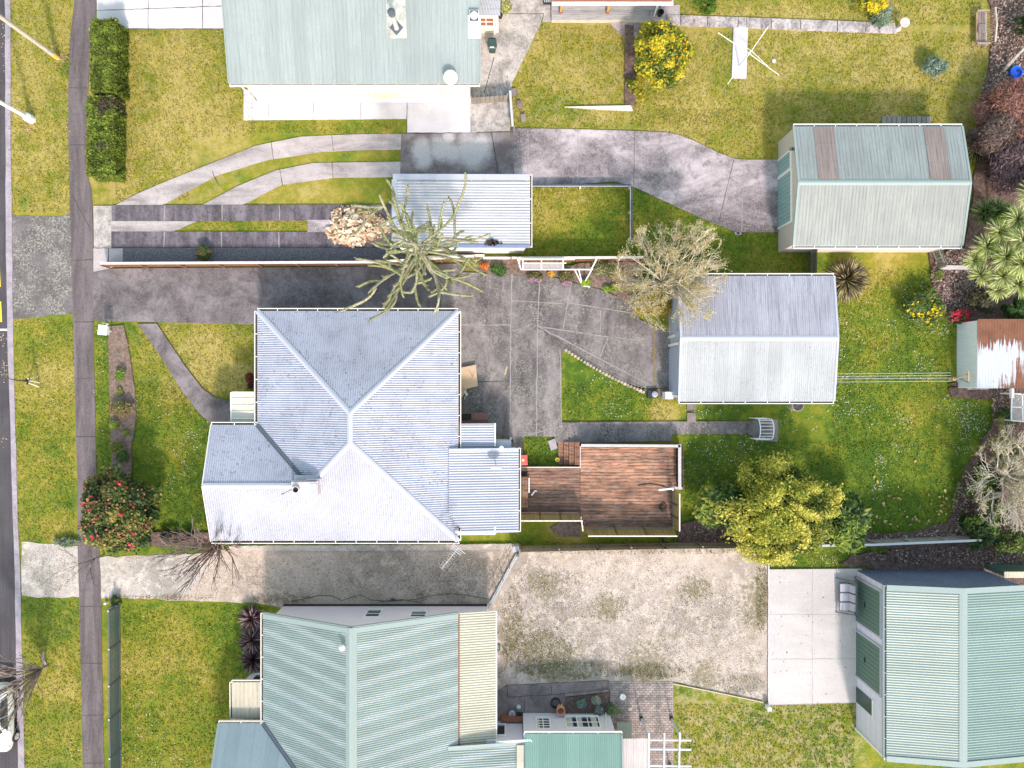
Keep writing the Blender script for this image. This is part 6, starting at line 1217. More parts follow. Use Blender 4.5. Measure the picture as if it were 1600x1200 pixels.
def crown_pts(n, c, rad, blobs, br, r=None, flat=.75, hollow=.55, low=-.35):
    """leaf positions on many overlapping clumps; returns points, clump index, outward tilt"""
    r = r or rng; d = r.normal(size=(blobs, 3)); d /= np.linalg.norm(d, axis=1)[:, None]; d[:, 2] = np.where(d[:, 2] < low, -d[:, 2], d[:, 2])
    q = r.uniform(.35, 1, blobs) ** .5; bc = np.array(c) + d * np.array(rad) * q[:, None] * (1 - br * .5 / max(rad))
    bs = br * r.uniform(.6, 1.3, blobs); k = r.integers(0, blobs, n); e = r.normal(size=(n, 3)); e /= np.linalg.norm(e, axis=1)[:, None]
    e[:, 2] = np.where(e[:, 2] < -.2, -e[:, 2] * .8, e[:, 2]); rr = (hollow + (1 - hollow) * r.random(n)) * (1 + .25 * r.normal(size=n) * (r.random(n) < .15))
    P = bc[k] + e * (bs[k] * rr)[:, None] * np.array([1, 1, flat]); return P, k, e
def pick(pal, k, n, r=None, jit=.25):
    r = r or rng; pal = np.array(pal, float); nb = k.max() + 1; cb = r.random(nb); w = np.clip(cb[k] + r.normal(size=n) * .28, 0, .999); x = w * (len(pal) - 1); i = x.astype(int); f = (x - i)[:, None]
    C_ = pal[i] * (1 - f) + pal[np.minimum(i + 1, len(pal) - 1)] * f; return np.clip(C_ * r.uniform(1 - jit, 1 + jit, n)[:, None], 0, 1)
def tree_limbs(root, base, top_c, rad, n, r0, col, name='trunk'):
    mb = MB(); mb.uc = True; mb.col = col; b = Vector(base); c = Vector(top_c); fork = b + (c - b) * .45
    mb.tube([b, b + (fork - b) * .5 + Vector((.05, .03, 0)), fork], [r0, r0 * .8, r0 * .65], 8)
    rr = random.Random(int(abs(base[0] * 77 + base[1] * 13)))
    for i in range(n):
        a = 6.283 * i / n + rr.uniform(-.3, .3); e = c + Vector((math.cos(a) * rad[0] * .7, math.sin(a) * rad[1] * .7, rr.uniform(-.2, .5) * rad[2])); m = fork + (e - fork) * .5 + Vector((0, 0, .15 * rad[2]))
        mb.tube([fork, m, e], [r0 * .45, r0 * .28, r0 * .1], 5)
        for q in range(3): f = m + (e - m) * rr.random(); mb.tube([f, f + Vector((rr.uniform(-.4, .4) * rad[0], rr.uniform(-.4, .4) * rad[1], rr.uniform(.1, .5) * rad[2]))], [r0 * .12, r0 * .04], 4)
    return mb.build(name, M['bark'], root)
def bush(name, label, cat, px, py, h, rpx, n, leaf, pal, blobs=26, br=.35, ry=None, z=None, flowers=None, group=None, trunk=True, up=.6, elong=1.7, mat='leaf', flat=.75, low=-.35):
    """px, py: crown centre as seen; h: crown top height; rpx: crown radius in pixels at that height"""
    zc = z if z is not None else h * .55; c = W(px, py, zc); k = (H - zc) / H / S; rx = rpx * k; ry_ = (ry or rpx) * k; rz = max(.12, h - zc)
    t = thing(name, label, cat, (c[0], c[1], 0), group)
    P, kk, e = crown_pts(n, c, (rx, ry_, rz), blobs, br * min(rx, ry_) * 1.3, flat=flat, low=low); P[:, 2] = np.maximum(P[:, 2], .05)
    quads('foliage', leafq(P, leaf, up, elong, tilt=e * .5), pick(pal, kk, n), M[mat], t)
    if flowers:
        for nm, m, fs, fc, fn in flowers:
            hi = np.where(P[:, 2] > np.quantile(P[:, 2], .35))[0]; s_ = rng.choice(hi, m); Q = P[s_] + e[s_] * fs * .4 + np.array([0, 0, fs * .4])
            if fn: msk = np.array([fn(*q) for q in Q]); Q = Q[msk]
            Q = np.repeat(Q, 3, 0) + rng.normal(size=(len(Q) * 3, 3)) * fs * .18
            o_ = quads(nm, leafq(Q, fs, .9, 1.1), np.clip(np.array(fc) * rng.uniform(.7, 1.25, (len(Q), 1)), 0, 1), M['leaf'], t); o_['kind'] = 'stuff'
    if trunk: tree_limbs(t, (c[0], c[1], 0), c, (rx, ry_, rz), 5, max(.025, min(.12, rx * .06)), (.18, .14, .11))
    return t
G_DK = (.02, .05, .012); G_MD = (.05, .11, .018); G_LT = (.12, .20, .03); G_YL = (.28, .30, .045)
# hedges
def hedge(label, x0, x1, y0, y1, h, n, seed):
    a = W(x0, y1, h); b = W(x1, y0, h); t = thing('hedge', label, 'hedge', ((a[0] + b[0]) / 2, (a[1] + b[1]) / 2, 0)); r = np.random.default_rng(seed)
    w_, l_ = b[0] - a[0], b[1] - a[1]; k = r.random(n)
    P = np.empty((n, 3)); P[:, 0] = a[0] + w_ * r.random(n); P[:, 1] = a[1] + l_ * r.random(n); P[:, 2] = h - .18 * r.random(n) ** 2
    side = k < .4; s2 = r.integers(0, 4, n); P[side, 2] = r.random(side.sum()) * h
    P[side & (s2 < 2), 0] = b[0]; P[side & (s2 == 2), 0] = a[0]; P[side & (s2 == 3), 1] = np.where(r.random((side & (s2 == 3)).sum()) < .5, a[1], b[1])
    wob = (vnoise(P[:, 0] * 3, P[:, 1] * 3 + P[:, 2] * 2, 1.0, seed) - .5) * .2; P[:, 0] += wob + r.normal(size=n) * .03; P[:, 1] += wob * .8; P[:, 2] += wob * .5 + r.normal(size=n) * .03
    rd = np.minimum.reduce([P[:, 0] - a[0], b[0] - P[:, 0], P[:, 1] - a[1], b[1] - P[:, 1]]); P[:, 2] -= np.where(side, 0, np.clip(.25 - rd, 0, .25) * .6)
    P[:, 2] = np.maximum(P[:, 2], .05); v = vnoise(P[:, 0], P[:, 1], .35, seed + 5); bare = vnoise(P[:, 0], P[:, 1], .8, seed + 9)
    C_ = np.array([.14, .185, .022]) * (.5 + v)[:, None] * r.uniform(.6, 1.3, n)[:, None]; dk = (bare > .86) & (r.random(n) < .6); C_[dk] = np.array([.09, .06, .055]) * r.uniform(.6, 1.4, (dk.sum(), 1))
    quads('foliage', leafq(P, .1, .5, 1.5, r), np.clip(C_, 0, 1), M['leaf'], t)
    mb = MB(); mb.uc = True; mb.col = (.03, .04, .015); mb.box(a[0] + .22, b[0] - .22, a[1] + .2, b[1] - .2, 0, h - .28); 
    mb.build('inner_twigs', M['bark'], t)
hedge('clipped green hedge, the upper of the two end to end beside the footpath', 141, 180, 30, 142, 1.5, 15000, 4)
hedge('clipped green hedge, the lower of the two, ending by the garden lamp', 135, 175, 150, 272, 1.5, 15000, 8)
# camellia
bush('camellia_bush', 'big round camellia bush with red flowers overhanging the footpath', 'camellia', 188, 799, 3.6, 62, 26000, .12, [(.02, .05, .015), (.045, .09, .02), (.12, .15, .03), (.30, .27, .07)], 90, .2, ry=67, z=1.9, up=.45, low=-.6,
     flowers=[('flowers', 230, .14, (.62, .06, .09), None), ('faded_flowers', 800, .10, (.50, .20, .13), None), ('yellowed_leaves', 900, .1, (.40, .35, .12), lambda x, y, z: y < W(0, 815)[1] + random.gauss(0, .8))])
# citrus
bush('citrus_tree', 'rounded citrus bush thick with yellow and orange, by the verandah', 'tree', 1034, 85, 3.0, 45, 20000, .12, [(.04, .07, .01), (.12, .16, .015), (.40, .36, .02), (.62, .50, .03)], 60, .22, ry=48, z=1.7,
     flowers=[('fruit', 260, .10, (.75, .42, .02), None)])
bush('citrus_tree', 'small yellow shoot drooping from the citrus bush beside the dark bed', 'shrub', 996, 138, 1.0, 13, 900, .12, [(.12, .14, .01), (.4, .34, .03)], 10, .4, ry=22)
# yellow flower bush top, conifers
bush('flowering_shrub', 'bright yellow flowering shrub at the top edge above the bird bath', 'shrub', 1360, 4, 1.2, 26, 4500, .12, [(.1, .14, .02), (.45, .38, .02), (.75, .55, .02)], 22, .35, ry=18)
bush('agapanthus', 'grey-green strappy clump below the yellow shrub at the end of the garden path', 'plant', 1378, 24, .6, 13, 1300, .16, [(.1, .16, .09), (.3, .36, .25)], 12, .4, elong=3.5, trunk=False)
bush('conifer_shrub', 'dense round bright green conifer at the top edge beside the garden path', 'shrub', 1103, 6, 1.5, 15, 3800, .08, [(.05, .12, .01), (.16, .28, .02)], 20, .3, ry=20, up=.3)
bush('potted_shrub', 'pale yellow-green rosette shrub at the top edge by the cream kitchen wing', 'shrub', 790, 10, .9, 9, 900, .14, [(.2, .22, .05), (.5, .48, .2)], 10, .4)
# monkey puzzle
def monkey():
    r = random.Random(5); bx, by = W(678, 426)[:2]; t = thing('monkey_puzzle_tree', 'tall monkey puzzle tree with long curving spiny branches over the driveway', 'tree', (bx, by, 0)); h = 9.6
    mb = MB(); mb.uc = True; mb.col = (.33, .30, .25); mb.tube([(bx, by, 0), (bx + .05, by, h * .5), (bx, by, h)], [.24, .17, .07], 10); mb.build('trunk', M['bark'], t)
    Vq, Cq = [], []; br = MB(); br.uc = True
    def arm(p, a, L, rise, r0, lv=0):
        pts = []; n = 11; cur = Vector(p); ang = a; turn = r.uniform(-.09, .09); t2 = r.uniform(-.16, .16); e0 = r.uniform(-.25, .25)
        for i in range(n + 1):
            u = i / n; pts.append(cur.copy()); el = e0 + rise * u * u; step = L / n
            cur = cur + Vector((math.cos(ang) * math.cos(el), math.sin(ang) * math.cos(el), math.sin(el))) * step; ang += turn + t2 * (u - .5) * 3
        rr = [r0 * (.95 + .1 * math.sin(i * 2.1)) for i in range(n + 1)]; rr[0] = r0 * .6; rr[-1] = r0 * .5
        k = r.uniform(.65, 1.25); g = r.random(); br.col = ((.22 + .12 * g) * k, (.225 + .09 * g) * k, (.095 + .14 * g) * k); br.tube(pts, rr, 7)
        for i in range(n):
            d = (pts[i + 1] - pts[i])
            for q in range(9):
                c = pts[i] + d * r.random(); s_ = Vector((r.gauss(0, 1), r.gauss(0, 1), r.gauss(0, 1))).normalized(); o_ = (s_ - d.normalized() * s_.dot(d.normalized())).normalized(); tip = c + o_ * (r0 + .02) + d.normalized() * .08; sd = d.normalized().cross(o_) * .03
                b0 = c + o_ * r0 * .8; Vq.append([b0 - sd, tip, tip + d.normalized() * .012, b0 + sd]); kk = r.uniform(.7, 1.3); Cq.append((.30 * kk, .34 * kk, .10 * kk) if r.random() < .7 else (.48, .48, .36))
        if lv < 2:
            for q in range(r.choice((1, 2, 2, 3)) if lv == 0 else r.choice((0, 0, 1))):
                i = r.randint(3, 9); arm(pts[i], a + r.choice((-1, 1)) * r.uniform(.35, 1.1), L * r.uniform(.3, .75), rise * r.uniform(.4, 1.5), r0 * .95, lv + 1)
    for j, (z, nb, L) in enumerate(((5.2, 7, 3.2), (6.1, 7, 3.5), (7.0, 6, 3.3), (7.9, 6, 2.8), (8.7, 4, 2.1), (9.4, 3, 1.3))):
        for q in range(nb): arm((bx, by, z + r.uniform(-.3, .3)), 6.283 * (q + .5 * (j % 2)) / nb + r.uniform(-.5, .5), L * r.uniform(.65, 1.2), r.uniform(.2, 1.2), .074 - .002 * j)
    b = br.build('branches', M['bark'], t); b.data.polygons.foreach_set('use_smooth', [True] * len(b.data.polygons))
    quads('spines', np.array([[tuple(v) for v in q] for q in Vq]), np.clip(np.array(Cq), 0, 1), M['leaf'], t)
monkey()
# bare trees
def bare(name, label, cat, px, py, h, spread, seed, col, r0=.1, lean=(0, 0), levels=5, kids=3, lichen=None, split0=.5, trunk_frac=.25, up=.25, twig=.012, lpal=None, nl=1, first=4, ang=.75, shrink=(.55, .85)):
    r = random.Random(seed); p = W(px, py); t = thing(name, label, cat, p); tips = []
    br = MB(); br.uc = True; tr = MB(); tr.uc = True
    def go(mb, p, d, L, r0, lv):
        d = d.normalized(); n = 3; pts = [p]; cur = p
        for i in range(n): d = (d + Vector((r.gauss(0, .13), r.gauss(0, .13), r.gauss(0, .1)))).normalized(); cur = cur + d * L / n; pts.append(cur)
        k = r.uniform(.8, 1.2); mb.col = sc3(col, k); mb.tube(pts, [r0 * (1 - .4 * i / n) for i in range(n + 1)], 5 if r0 > .03 else 3, False)
        if lv >= levels - 2: tips.extend(pts[1:])
        if lv >= levels: return
        for q in range(first if lv == 0 else kids + (r.random() < .4)):
            f = r.choice(pts[1:]) if lv > 0 and q else pts[-1]; a = r.uniform(0, 6.283); ax = d.cross(Vector((math.cos(a), math.sin(a), .3))).normalized()
            nd = (d + ax * ang * r.uniform(.6, 1.3) + Vector((0, 0, up * .3)) + Vector((lean[0], lean[1], 0)) * .15).normalized()
            go(br, f, nd, L * r.uniform(*shrink), max(twig, r0 * .58), lv + 1)
    base = Vector(p); d0 = Vector((lean[0], lean[1], 1)); L0 = h * trunk_frac
    go(tr, base, d0, L0, r0, 0)
    # scale the crown to the wanted spread
    V = np.array(br.v); c = np.array([tr.v[-1][0], tr.v[-1][1]]); cur = np.quantile(np.hypot(*(V[:, :2] - c).T), .9); f = spread / cur; zf_ = h / V[:, 2].max()
    T0 = np.array([tr.v[-1][0], tr.v[-1][1]])
    def fix(a):
        a = np.array(a, float); a[:, :2] = T0 + (a[:, :2] - T0) * f; a[:, 2] = L0 + (a[:, 2] - L0) * ((h - L0) / (V[:, 2].max() - L0)); a[:, 2] = np.maximum(a[:, 2], .15); return a
    br.v = [tuple(v) for v in fix(V)]; tr.build('trunk', M['bark'], t); br.build('branches', M['bark'], t)
    if lichen:
        Tp = fix([tuple(v) for v in tips]); Tp = np.repeat(Tp, nl, 0) + rng.normal(size=(len(Tp) * nl, 3)) * lichen[1]; Tp = Tp[rng.random(len(Tp)) < lichen[2]]
        quads('lichen' if not lpal else 'foliage', leafq(Tp, lichen[0], .5, 1.4), pick(lpal or [(.30, .26, .12), (.42, .38, .22), (.30, .34, .14)], rng.integers(0, 30, len(Tp)), len(Tp)), M['leaf'], t)
    return t
bush('evergreen_shrub', 'dark green shrub seen through the bare lichened tree', 'shrub', 1055, 408, 3.0, 24, 3500, .12, [(.02, .05, .01), (.05, .10, .015), (.16, .2, .03)], 18, .35)
bush('orange_leaved_shrub', 'orange and olive leaved shrub under the bare lichened tree at the courtyard edge', 'shrub', 1020, 470, 1.5, 30, 3600, .1, [(.12, .14, .03), (.35, .3, .08), (.52, .28, .05)], 22, .35, ry=28)
def fan(name, label, cat, px, py, h, spread, n, seed, col, r0, lean=(0, 0), sub=3, fork=.12, tw=.011, curl=.6, lich=None, lv_=2, tight=.3, dome=.35):
    """many long rising shoots from a short trunk"""
    r = random.Random(seed); p = Vector(W(px, py)); t = thing(name, label, cat, p); tr = MB(); tr.uc = True; tr.col = col; f0 = p + Vector((lean[0] * h * fork, lean[1] * h * fork, h * fork)); tr.tube([p, p + (f0 - p) * .5, f0], [r0, r0 * .85, r0 * .7], 8); tr.build('trunk', M['bark'], t)
    br = MB(); br.uc = True; tips = []
    def shoot(a, e, r1, lv):
        q_ = math.hypot(e.x - f0.x - lean[0] * h, e.y - f0.y - lean[1] * h); lim = spread * 1.08
        if q_ > lim: e = Vector((f0.x + (e.x - f0.x) * lim / q_, f0.y + (e.y - f0.y) * lim / q_, e.z))
        e.z = max(.5, min(e.z, h * 1.02))
        m = a + (e - a) * .5 + Vector((r.gauss(0, .08), r.gauss(0, .08), 0)) * (e - a).length * .5 - Vector((e.x - a.x, e.y - a.y, 0)) * .12 * curl; k = r.uniform(.75, 1.3); br.col = sc3(col, k)
        pts = [a, a + (m - a) * .55, m, m + (e - m) * .6 + Vector((r.gauss(0, .04), r.gauss(0, .04), 0)), e]; br.tube(pts, [r1, r1 * .85, r1 * .65, r1 * .45, r1 * .25], 5 if r1 > .03 else 3, False)
        if lv: tips.extend((pts[2], pts[3], e))
        if lv < lv_:
            for q in range(sub + (r.random() < .5)):
                i = r.choice((1, 2, 2, 3, 3)); b = pts[i]; d = (e - a) * r.uniform(.3, .55); d = Vector((d.x + r.gauss(0, tight) * d.length, d.y + r.gauss(0, tight) * d.length, d.z * r.uniform(.7, 1.1))); shoot(b, b + d, max(tw, r1 * .5), lv + 1)
    for i in range(n):
        a = r.uniform(0, 6.283); q = math.sqrt(r.random()) * spread; e = f0 + Vector((math.cos(a) * q + lean[0] * h, math.sin(a) * q + lean[1] * h, (h * (1 - fork)) * r.uniform(.75, 1.0) * (1 - dome * (q / spread) ** 2))); shoot(f0, e, r0 * .38, 0)
    br.build('branches', M['bark'], t)
    if lich:
        T_ = np.repeat(np.array([tuple(v) for v in tips]), lich[1], 0); T_ = T_ + rng.normal(size=T_.shape) * lich[2]; quads('foliage', leafq(T_, lich[0], .5, 1.7), pick(lich[3], rng.integers(0, 40, len(T_)), len(T_)), M['leaf'], t)
    return t
fan('lichened_tree', 'grey lichen-covered bare tree leaning over the corner of the grey garage', 'tree', 1028, 444, 4.9, 3.0, 38, 3, (.52, .46, .38), .12, (0, 0), 3, .25, .013, .3, (.05, 2, .07, [(.32, .26, .12), (.50, .44, .26), (.44, .42, .21), (.55, .40, .18)]), 3, .45, .45)
fan('twiggy_shrub', 'bare brown twiggy shrub fanning out over the gravel at the corner of the grey house', 'shrub', 349, 846, 5.2, 2.5, 34, 12, (.21, .15, .14), .12, (0, -.06), 3, .05, .014)
fan('bare_sapling', 'thin dark bare young tree over the footpath below the camellia', 'tree', 163, 866, 4.8, 1.7, 6, 22, (.18, .15, .16), .05, (0, -.02), 2, .2, .012)
fan('street_tree', 'leafless brown street tree leaning over the white parked car', 'tree', 72, 1041, 6.2, 2.3, 24, 31, (.30, .24, .215), .13, (0, 0), 3, .06, .012)
p = W(69, 1022); tag(MB().tube([W(71, 1038, .1), W(67, 1030, .3), W(68, 1018, .55)], [.09, .07, .05], 6).build('cut_stump', M['kerb'], None, W(70, 1035)), 'small pale cut branch stub beside the street tree', 'stump')
bare('bare_tree', 'pale grey bare tree trunk leaning over the blue tub at the right edge', 'tree', 1565, 114, 4.5, 2.2, 8, (.42, .38, .35), .13, (.35, .5), 4, 3, None, up=.2, twig=.014, first=4, trunk_frac=.4)
fan('bare_tree', 'spreading pale bare tree with creamy lichen at the right edge below the lattice gate', 'tree', 1552, 738, 4.8, 3.1, 60, 41, (.58, .53, .47), .14, (.02, 0), 3, .15, .018, .3, (.045, 1, .09, [(.32, .26, .12), (.5, .43, .25), (.55, .48, .3)]), 3, .4, .5)
for i, (x, y, r_, lb, pal) in enumerate([(1575, 180, 48, 'tall rust-red twiggy shrub at the right edge above the purple-brown shrubs', [(.12, .05, .04), (.30, .13, .10), (.36, .2, .17)]), (1580, 262, 42, 'purple-brown feathery shrub at the right edge between the rust-red one and the cabbage trees', [(.07, .04, .05), (.20, .13, .14), (.28, .2, .2)]), (1546, 215, 34, 'dark brown feathery shrub right beside the green-roofed garage', [(.05, .035, .03), (.17, .11, .1), (.24, .17, .15)])]):
    bush('feathery_shrub', lb, 'shrub', x, y, 2.8, r_, 24000, .045, pal, 70, .3, elong=7, up=.1, z=1.3, flat=.9)
# flaxes and strap-leaved plants
def strap(name, label, cat, px, py, R_, n, pal, h, z0=.1, w_=.07, seed=1, root=None, part=None, droop=.5, dome=1.0):
    r = np.random.default_rng(seed); c = np.array(W(px, py, z0)); t = root or thing(name, label, cat, (c[0], c[1], 0)); V = []; Cc = []; pal = np.array(pal, float)
    for i in range(n):
        a = r.uniform(0, 6.283); el = math.asin(min(1, r.uniform(.02, 1) ** 1.1 * dome)); L = R_ * r.uniform(.8, 1.1); d = np.array([math.cos(a) * math.cos(el), math.sin(a) * math.cos(el), math.sin(el)]); sd = np.array([-math.sin(a), math.cos(a), 0]) * w_ / 2 * r.uniform(.7, 1.2)
        k = pal[r.integers(0, len(pal))] * r.uniform(.75, 1.25); pts = [c + d * L * u + np.array([0, 0, -droop * L * .5 * u * u * math.cos(el)]) for u in (0.04, .35, .7, 1)]; ws = (.6, 1.0, .8, .12)
        for q in range(3): V.append([pts[q] - sd * ws[q], pts[q + 1] - sd * ws[q + 1], pts[q + 1] + sd * ws[q + 1], pts[q] + sd * ws[q]]); Cc.append(k * (.75 + .2 * q))
    V = np.array(V); V[:, :, 2] = np.maximum(V[:, :, 2], .04); quads(part or 'leaves', V, np.clip(np.array(Cc), 0, 1), M['leaf'], t); return t
strap('flax_bush', 'yellow-brown striped flax clump beside the weathered grey garage', 'flax', 1322, 437, 1.5, 430, [(.36, .30, .12), (.22, .16, .08), (.10, .06, .05), (.45, .40, .22), (.05, .04, .04)], 1.3, .15, .1, 3)
strap('flax_bush', 'green and cream flax clump wedged behind the green-roofed garage', 'flax', 1523, 228, 1.2, 130, [(.06, .1, .02), (.30, .34, .12), (.04, .06, .02)], 1.2, .15, .08, 4)
for i, (x, y, lb) in enumerate([(394, 966, 'uppermost of the three purple flaxes beside the bottom house'), (394, 1000, 'middle one of the three purple flaxes beside the bottom house'), (396, 1031, 'lowest of the three purple flaxes, next to the bay of the bottom house')]):
    strap('purple_flax', lb, 'flax', x, y, .95, 170, [(.07, .03, .05), (.11, .06, .08), (.34, .24, .22), (.04, .02, .03)], 1, .3, .075, 10 + i)['group'] = 'purple flaxes by the house'
def cabbage(label, cx, cy, rs, seed):
    b = W(cx, cy, 0); t = thing('cabbage_tree', label, 'tree', b); r = random.Random(seed); mb = MB(); mb.uc = True; mb.col = (.24, .19, .15); F = Vector((b[0], b[1], 1.2)); mb.tube([b, F], [.2, .16], 8)
    for i, (x, y, z, R_, pal) in enumerate(rs):
        q = Vector(W(x, y, z)); mb.tube([F, F + (q - F) * .5 + Vector((0, 0, -.1)), q], [.12, .09, .07], 6); strap(None, None, None, x, y, R_ * 1.25, 170, pal, 1, z, .07, seed * 50 + i, t, 'rosette', .35)
    mb.build('trunk', M['bark'], t)
CB = [(.36, .42, .13), (.48, .52, .22), (.26, .33, .08), (.62, .62, .36)]; CD = [(.05, .09, .02), (.14, .2, .05), (.25, .3, .12)]  # bright leaf palette, then a darker green one for the second tree
cabbage('many-headed cabbage tree with spiky yellow-green rosettes at the right edge', 1550, 412, [(1542, 385, 3.2, .72, CB), (1522, 407, 2.8, .6, CB), (1562, 362, 3.6, .72, CB), (1590, 342, 4.0, .8, CB), (1598, 375, 4.2, .8, CB), (1572, 402, 3.8, .78, CB), (1532, 430, 2.8, .62, CB), (1567, 432, 3.4, .72, CB), (1596, 412, 4.1, .8, CB), (1560, 452, 2.9, .62, CB), (1592, 445, 3.4, .75, CB), (1615, 430, 3.8, .7, CB)], 2)
cabbage('darker cabbage tree above the yellow-green one', 1550, 352, [(1538, 333, 2.3, .75, CD), (1560, 330, 2.6, .7, CD), (1612, 302, 3.2, .8, CB)], 5)
# right hand beds
bush('flowering_shrub', 'low green shrub with yellow flowers on the lawn near the rusty shed', 'shrub', 1440, 480, 1.1, 34, 7500, .09, [(.04, .08, .015), (.1, .16, .03), (.2, .24, .06)], 34, .3, ry=26, flowers=[('flowers', 190, .12, (.82, .60, .02), lambda x, y, z: y < W(0, 482)[1] + random.gauss(0, .3))])
bush('flowering_shrub', 'scarlet flowering shrub at the corner of the rusty shed', 'shrub', 1497, 494, .9, 22, 2200, .09, [(.05, .06, .02), (.1, .12, .03), (.2, .12, .08)], 18, .35, ry=11, flowers=[('flowers', 150, .10, (.55, .03, .07), None)])
bush('evergreen_shrub', 'dark green bushy shrub behind the rusty shed', 'shrub', 1588, 484, 2.0, 24, 4200, .12, [(.02, .05, .01), (.07, .13, .02)], 24, .35, ry=16)
bush('evergreen_shrub', 'dark brown-green shrub between the red flowers and the cabbage tree', 'shrub', 1530, 470, 1.5, 24, 3800, .1, [(.03, .035, .015), (.09, .08, .04)], 24, .35, ry=18)
bush('silver_shrub', 'small silver-green conifer alone on the upper right lawn', 'shrub', 1461, 104, 1.1, 17, 2600, .07, [(.13, .20, .14), (.28, .36, .28)], 20, .35, ry=16, elong=4, up=.15)
bush('evergreen_shrub', 'dark leafy hedge shrub on the left side of the lichened tree at the right edge', 'shrub', 1532, 790, 2.2, 26, 11000, .12, [(.012, .035, .008), (.03, .07, .012), (.09, .15, .02)], 50, .28, ry=68, z=1.0)
bush('yellow_leaved_shrub', 'creamy yellow-leaved shrub under the spreading bare tree at the right edge', 'shrub', 1562, 700, 2.4, 20, 3000, .09, [(.2, .2, .06), (.45, .36, .15)], 20, .3, ry=50)
bush('evergreen_shrub', 'green shrub at the bottom of the lichened tree near the small cream shed', 'shrub', 1575, 845, 2.0, 32, 5500, .11, [(.02, .05, .01), (.09, .14, .02), (.2, .22, .05)], 26, .3, ry=18)
bush('low_shrub', 'low green weeds beside the lattice gate', 'weeds', 1568, 652, .6, 14, 1500, .1, [(.04, .08, .015), (.12, .16, .04)], 14, .35, ry=12, trunk=False)
for x, y, lb in ((1560, 275, 'small dark shrub tucked under the purple shrubs behind the garage'), (1598, 40, 'dark leafy shrub in the top right corner')):
    bush('evergreen_shrub', lb, 'shrub', x, y, 1.6, 18, 2200, .1, [(.02, .04, .01), (.07, .1, .02)], 14, .35)
# big yellow-green tree and neighbours
bt = bush('evergreen_tree', 'large soft yellow-green tree at the south end of the back lawn', 'tree', 1226, 800, 4.6, 70, 24000, .10, [(.05, .085, .012), (.15, .18, .02), (.30, .30, .04)], 60, .26, ry=72, z=2.6, up=.35, low=-.5)
PP, KK, EE = [], [], []
for q in range(46):       # separate bright plumes standing out of the crown
    a = rng.uniform(0, 6.283); rr = math.sqrt(rng.random()) * 84 if q > 9 else rng.uniform(0, 34); zz = 5.1 - 2.4 * (rr / 84) ** 2 + rng.uniform(-.5, .5); c = W(1226 + rr * math.cos(a) * .95, 797 + rr * math.sin(a), zz); m = int(rng.uniform(350, 950))
    e = rng.normal(size=(m, 3)); th = rng.uniform(0, 3.14); sx, sy = rng.uniform(.22, .5), rng.uniform(.12, .26); o_ = np.stack([e[:, 0] * sx * math.cos(th) - e[:, 1] * sy * math.sin(th), e[:, 0] * sx * math.sin(th) + e[:, 1] * sy * math.cos(th), e[:, 2] * .22 - (e[:, 0] ** 2 + e[:, 1] ** 2) * .06], 1)
    PP.append(np.array(c) + o_); KK.append(np.full(m, q)); EE.append(e * .3)
PP = np.concatenate(PP); quads('plumes', leafq(PP, .085, .5, 2.2, tilt=np.concatenate(EE) * .5), pick([(.14, .19, .02), (.32, .33, .04), (.50, .46, .06), (.60, .55, .13)], np.concatenate(KK), len(PP)), M['leaf'], bt)
bush('lemon_shrub', 'broad-leaved green and yellow shrub just west of the yellow-green tree', 'shrub', 1124, 786, 2.6, 42, 8500, .16, [(.03, .07, .015), (.08, .14, .02), (.22, .26, .04), (.38, .36, .06)], 34, .3, ry=34, z=1.4)
bush('evergreen_shrub', 'glossy dark green shrub just east of the yellow-green tree', 'shrub', 1318, 818, 2.6, 32, 7000, .2, [(.015, .04, .01), (.04, .09, .015), (.16, .24, .03), (.3, .36, .06)], 28, .32, ry=42, z=1.5, elong=2.6)
# front bed plants
for i, (x, y, r_, h_, pal, lb) in enumerate([(189, 586, 9, .6, [(.05, .1, .02), (.2, .3, .04)], 'bright green clump at the top of the front flower bed'), (187, 612, 5, .3, [(.2, .18, .04), (.3, .3, .08)], 'tiny yellow-green tuft in the middle of the front bed'), (190, 638, 15, .7, [(.10, .11, .03), (.24, .22, .08), (.16, .1, .04)], 'wispy olive shrub in the front flower bed'), (179, 664, 7, .5, [(.15, .2, .03), (.35, .38, .06)], 'small round lime shrub at the edge of the front bed'), (197, 676, 4, .3, [(.15, .2, .03), (.3, .33, .06)], 'tiny lime tuft south-east of the lime shrub'), (184, 698, 9, .6, [(.1, .12, .02), (.22, .24, .05)], 'olive shrub just above the camellia'), (192, 714, 10, .6, [(.04, .08, .015), (.1, .16, .03)], 'green shrub touching the top of the camellia')]):
    bush('bed_plant', lb, 'plant', x, y, h_, r_, int(60 * r_ + r_ * r_ * 5), .09, pal, 12, .4, trunk=False, elong=2.2)
bush('bed_plant', 'dark red-leaved shrub against the west wall of the grey house', 'shrub', 394, 594, 1.2, 8, 1200, .1, [(.10, .02, .015), (.26, .07, .04)], 12, .4, ry=14)
bush('bed_plant', 'small bright green plant under the dark red shrub by the porch', 'plant', 390, 607, .5, 4, 260, .1, [(.2, .3, .03), (.35, .4, .05)], 8, .4, trunk=False)
bush('strip_shrub', 'small round green and bronze shrub growing in the dark gravel strip', 'shrub', 318, 396, .8, 14, 3400, .07, [(.04, .08, .02), (.10, .14, .03), (.14, .05, .03)], 18, .35, ry=11)
bush('evergreen_shrub', 'dark weedy shrub at the top of the charcoal fence', 'shrub', 181, 937, .5, 8, 500, .09, [(.04, .07, .02), (.1, .14, .03)], 10, .4, trunk=False)
bush('evergreen_shrub', 'dark ivy mound between the camellia and the grey house', 'shrub', 272, 838, .6, 34, 2600, .1, [(.012, .02, .01), (.04, .05, .02)], 20, .3, ry=8, trunk=False)
